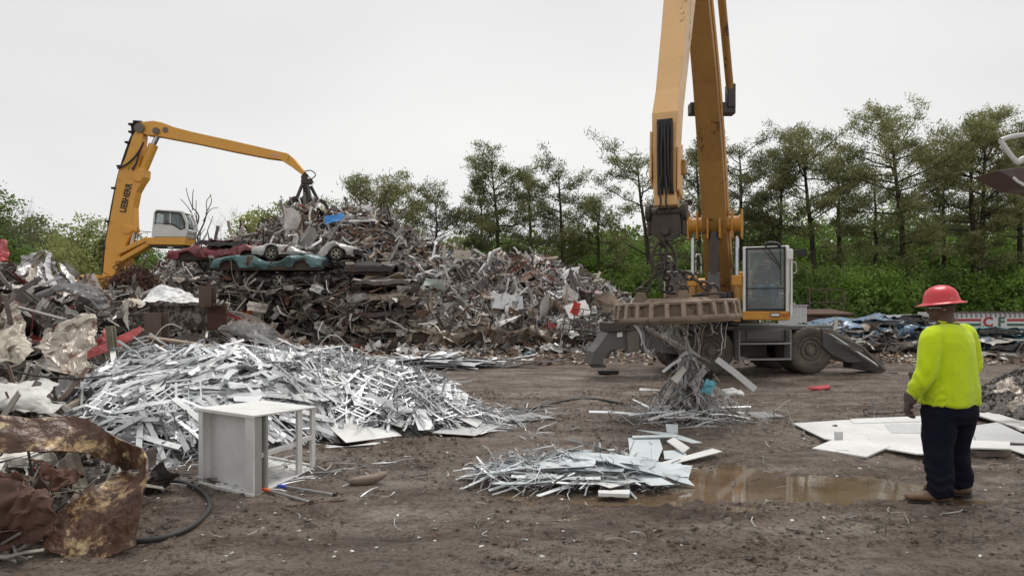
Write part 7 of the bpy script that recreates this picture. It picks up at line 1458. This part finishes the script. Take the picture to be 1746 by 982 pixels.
# seated operators
def operator(loc, fwd, s, label, shirt, lab2='person'):
    root = thing('person', label, 'person', loc); f_ = nrm(fwd); yaw = math.atan2(-f_[0], f_[1]); r_ = V(math.cos(yaw), math.sin(yaw), 0); z = V(0, 0, 1)
    def q(x, y, zz): return r_ * x + f_ * y + z * zz
    H_ = q(0, .04, .70); hg, ey, _, _ = head_geos(H_, yaw, 1.0)
    def tor(rows):
        vs = []; k = 20; a = np.arange(k) * 2 * math.pi / k
        for zz, cyy, rx, ry in rows: vs.append((np.cos(a) * rx)[:, None] * r_ + (np.sin(a) * ry + cyy)[:, None] * f_ + zz * z)
        n = len(rows); v = np.concatenate(vs); i = np.arange(n - 1)[:, None] * k; j = np.arange(k)[None]; j2 = (j + 1) % k
        return v, [np.stack([i + j, i + j2, i + k + j2, i + k + j], -1).reshape(-1, 4), np.arange(k)[::-1], np.arange(k) + (n - 1) * k]
    arms = [[q(s_ * .18, .0, .46), q(s_ * .27, .05, .25), q(s_ * .24, .28, .20)] for s_ in (-1, 1)]
    legs = [[q(s_ * .09, .0, .06), q(s_ * .14, .40, .08), q(s_ * .14, .45, -.30)] for s_ in (-1, 1)]
    gs = [tor([(0, 0, .15, .12), (.2, 0, .16, .11), (.42, 0, .18, .10), (.50, 0, .12, .08), (.55, .01, .055, .055), (.62, .02, .05, .055)])] + [limb(a, [.05, .042, .03]) for a in arms] + [limb(l_, [.08, .06, .045]) for l_ in legs] + hg
    for a, s_ in zip(arms, (-1, 1)): gs += hand_geos(a[-1], q(0, 1, 0), q(-s_, 0, .3), .8, .95, .9)
    remeshed('body', gs, .009, m_skinL, root, 2, .4); mb_(*ey).build('eye', MATS['eye_white'], root, smooth=True)
    v, f = ball((0, 0, 0), (.081, .10, .085), 14, 10); keep = v[:, 2] > .0; v[:, 2] = np.where(keep, v[:, 2], v[:, 2] * .3)
    MB().add((v[:, :1] * r_ + (v[:, 1:2] - .02) * f_ + v[:, 2:] * z + H_ + z * .045, f)).build('hair', plain('hair_brown', (.06, .035, .02), .8), root, smooth=True)
    remeshed('shirt', [tor([(-.02, 0, .18, .14), (.2, 0, .19, .13), (.42, 0, .21, .12), (.49, 0, .15, .10), (.53, 0, .08, .075)])] + [limb(a, [.07, .058, .045]) for a in arms], .011, shirt, root, 4)
    remeshed('trousers', [tor([(-.06, 0, .18, .14), (.05, 0, .18, .14)])] + [limb(l_, [.10, .08, .065]) for l_ in legs], .011, plain('denim', (.06, .17, .32), .8), root, 4)
    for l_ in legs: MB().add(limb([l_[2] + z * -.04 - f_ * .04, l_[2] - z * .06 + f_ * .12], [.05, .045], [.05, .035], up=z)).build('boot', m_boot, root, smooth=True)
    return root
operator(su(bk + .5, cw, 2.02), Hd, 1, 'machine operator in a dark top and jeans behind the windscreen of the near cab', plain('dark_top', (.05, .05, .06), .85))
fo = operator(at(283, 402, 35.75), V(1, -.05, 0), 1, 'operator in a pale top sitting in the far crane cab', plain('pale_top', (.42, .42, .38), .85))
# ---------------------------------------------------------------- tipped cabinet
cb = thing('cabinet', 'white steel cabinet frame lying tipped over on the mud', 'cabinet', (0, 0, 0))
m_cab = paint('cabinet_white', (.78, .78, .76), .45, .1, dirt=.25, ds=2.2, dcol=(.28, .25, .22), bmp=.08)
# four corner points: front-left bottom A, front-right bottom B, rear-right bottom C
A_ = gp(339, 826); B_ = gp(432, 849); Cc = gp(538, 798); 
zt = 1.0
def up_(p, x, y):  # point above ground point p at pixel height y
    return V(p[0], p[1], CAM_Z - (y - HOR) * p[1] / FPX)
At, Bt, Ct = up_(A_, 0, 701), up_(B_, 0, 701), up_(Cc, 0, 687)
D_ = A_ + (Cc - B_); Dt = At + (Ct - Bt)
Bm = A_ + (B_ - A_) * .74; 
def quad_prism(p, q, r, s, th):
    n = nrm(np.cross(q - p, s - p)); return prism(np.array([p, q, r, s]), V(0, 0, 0), n * th)
zl = lambda p, t: p + V(0, 0, t)
f0 = nrm(B_ - A_); d0 = nrm(Cc - B_); hgt = np.mean([At[2], Bt[2]]) 
wF = np.linalg.norm(B_ - A_); dR = np.linalg.norm(Cc - B_)
def cp(a, b_, c_): return A_ + f0 * a * wF + d0 * b_ * dR + V(0, 0, c_ * (hgt + (b_ * (Ct[2] - Bt[2]))))
def cbx(a0, a1, b0, b1, c0, c1):
    v = np.array([cp(a, b_, c_) for c_ in (c0, c1) for b_ in (b0, b1) for a in (a0, a1)]); return v, [np.array([[0, 2, 3, 1], [4, 5, 7, 6], [0, 1, 5, 4], [2, 6, 7, 3], [0, 4, 6, 2], [1, 3, 7, 5]])]
def cpt(name, *gs, bevel=.004, mat=None): return mb_(*gs).build(name, mat or m_cab, cb, bevel=bevel)
cpt('top_panel', cbx(-.02, 1.02, -.01, 1.0, .975, 1.0), cbx(-.02, 1.02, -.012, -.0, .955, .998))
cpt('bottom_panel', cbx(0, 1.0, 0, 1.0, .0, .025), cbx(0, 1.0, -.01, .01, .0, .045))
cpt('back_panel', cbx(.06, .86, .11, .12, .03, .97))
for g__ in (cbx(-.01, .01, -.0, .30, .0, .975), cbx(0.0, .07, .0, .015, .0, .97), cbx(.86, 1.0, .0, .02, .0, .97), cbx(.85, .87, .0, .12, .02, .97)): cpt('side_flange', g__, bevel=.003)
cpt('folded_channel', cbx(.985, 1.0, .02, .11, .02, .97), cbx(.93, 1.0, .11, .12, .02, .97), cbx(.93, .945, .12, .17, .02, .97), cbx(.93, .99, .17, .18, .02, .97), cbx(.985, 1.0, .18, .21, .02, .97), bevel=.003, mat=paint('cabinet_grey', (.42, .42, .40), .4, .3, dirt=.2, ds=3, dcol=(.2, .18, .16)))
cpt('upright', cbx(.955, 1.0, .68, .76, .02, .975), bevel=.003); cpt('upright', cbx(.955, 1.0, .93, 1.0, .0, .975), bevel=.003); cpt('upright', cbx(.0, .04, .94, 1.0, .0, .975), bevel=.003)
cpt('cross_rail', cbx(.955, 1.0, .76, .93, .48, .55), cbx(.0, 1.0, .97, 1.0, .0, .06), bevel=.003); cpt('cross_rail', cbx(.9, .97, .05, .74, .44, .50), bevel=.003)
cpt('side_panel', cbx(-.005, .006, .25, 1.0, .02, .975), bevel=0)
for (x0, y0, x1, y1, lb) in ((452, 834, 530, 856, 'drawer slide with an orange tip lying in front of the tipped cabinet'), (478, 828, 570, 843, 'drawer slide with a blue end lying right of the orange-tipped one')):
    a, b_ = gp(x0, y0, .03), gp(x1, y1, .02); rt2 = thing('drawer_slide', lb, 'drawer slide', a)
    MB().add(beam(V(0, 0, 0), b_ - a, .026, .014)).build('rail', m_sil, rt2, bevel=.002); MB().add(beam((b_ - a) * .1, (b_ - a) * .9, .012, .02)).build('inner_rail', m_greyp, rt2)
    MB().add(beam(-(b_ - a) * .04, (b_ - a) * .12, .034, .024)).build('end_clip', plain('clip_' + lb[20:26].strip().replace(' ', '_'), (.65, .13, .04) if 'orange tip' in lb else (.05, .10, .55)), rt2, bevel=.003)
    MB().add(beam((b_ - a) * .99, (b_ - a) * 1.03, .034, .03)).build('stop', m_blk, rt2)
tag(MB().add(sweep(np.array([gp(488, 863, .012), gp(530, 858, .02), gp(590, 852, .012)]) - gp(488, 863), .006, k=6)).build('metal_rod', m_rust, loc=Vector(gp(488, 863))), 'thin rusty rod on the mud in front of the drawer slides', 'rod')
tag(MB().add(sweep(np.array([gp(534, 806, .012), gp(582, 804, .012)]) - gp(534, 806), .009, k=6)).build('metal_rod', m_greyp, loc=Vector(gp(534, 806))), 'short grey rod on the mud at the corner of the cabinet', 'rod')
tag(MB().add(box(0, 0, 0, .5, .22, .10)).build('rubber_slab', m_blk, bevel=.02, loc=Vector(gp(1037, 634, .05))), 'black rubber slab on the mud left of the machine', 'rubber slab')
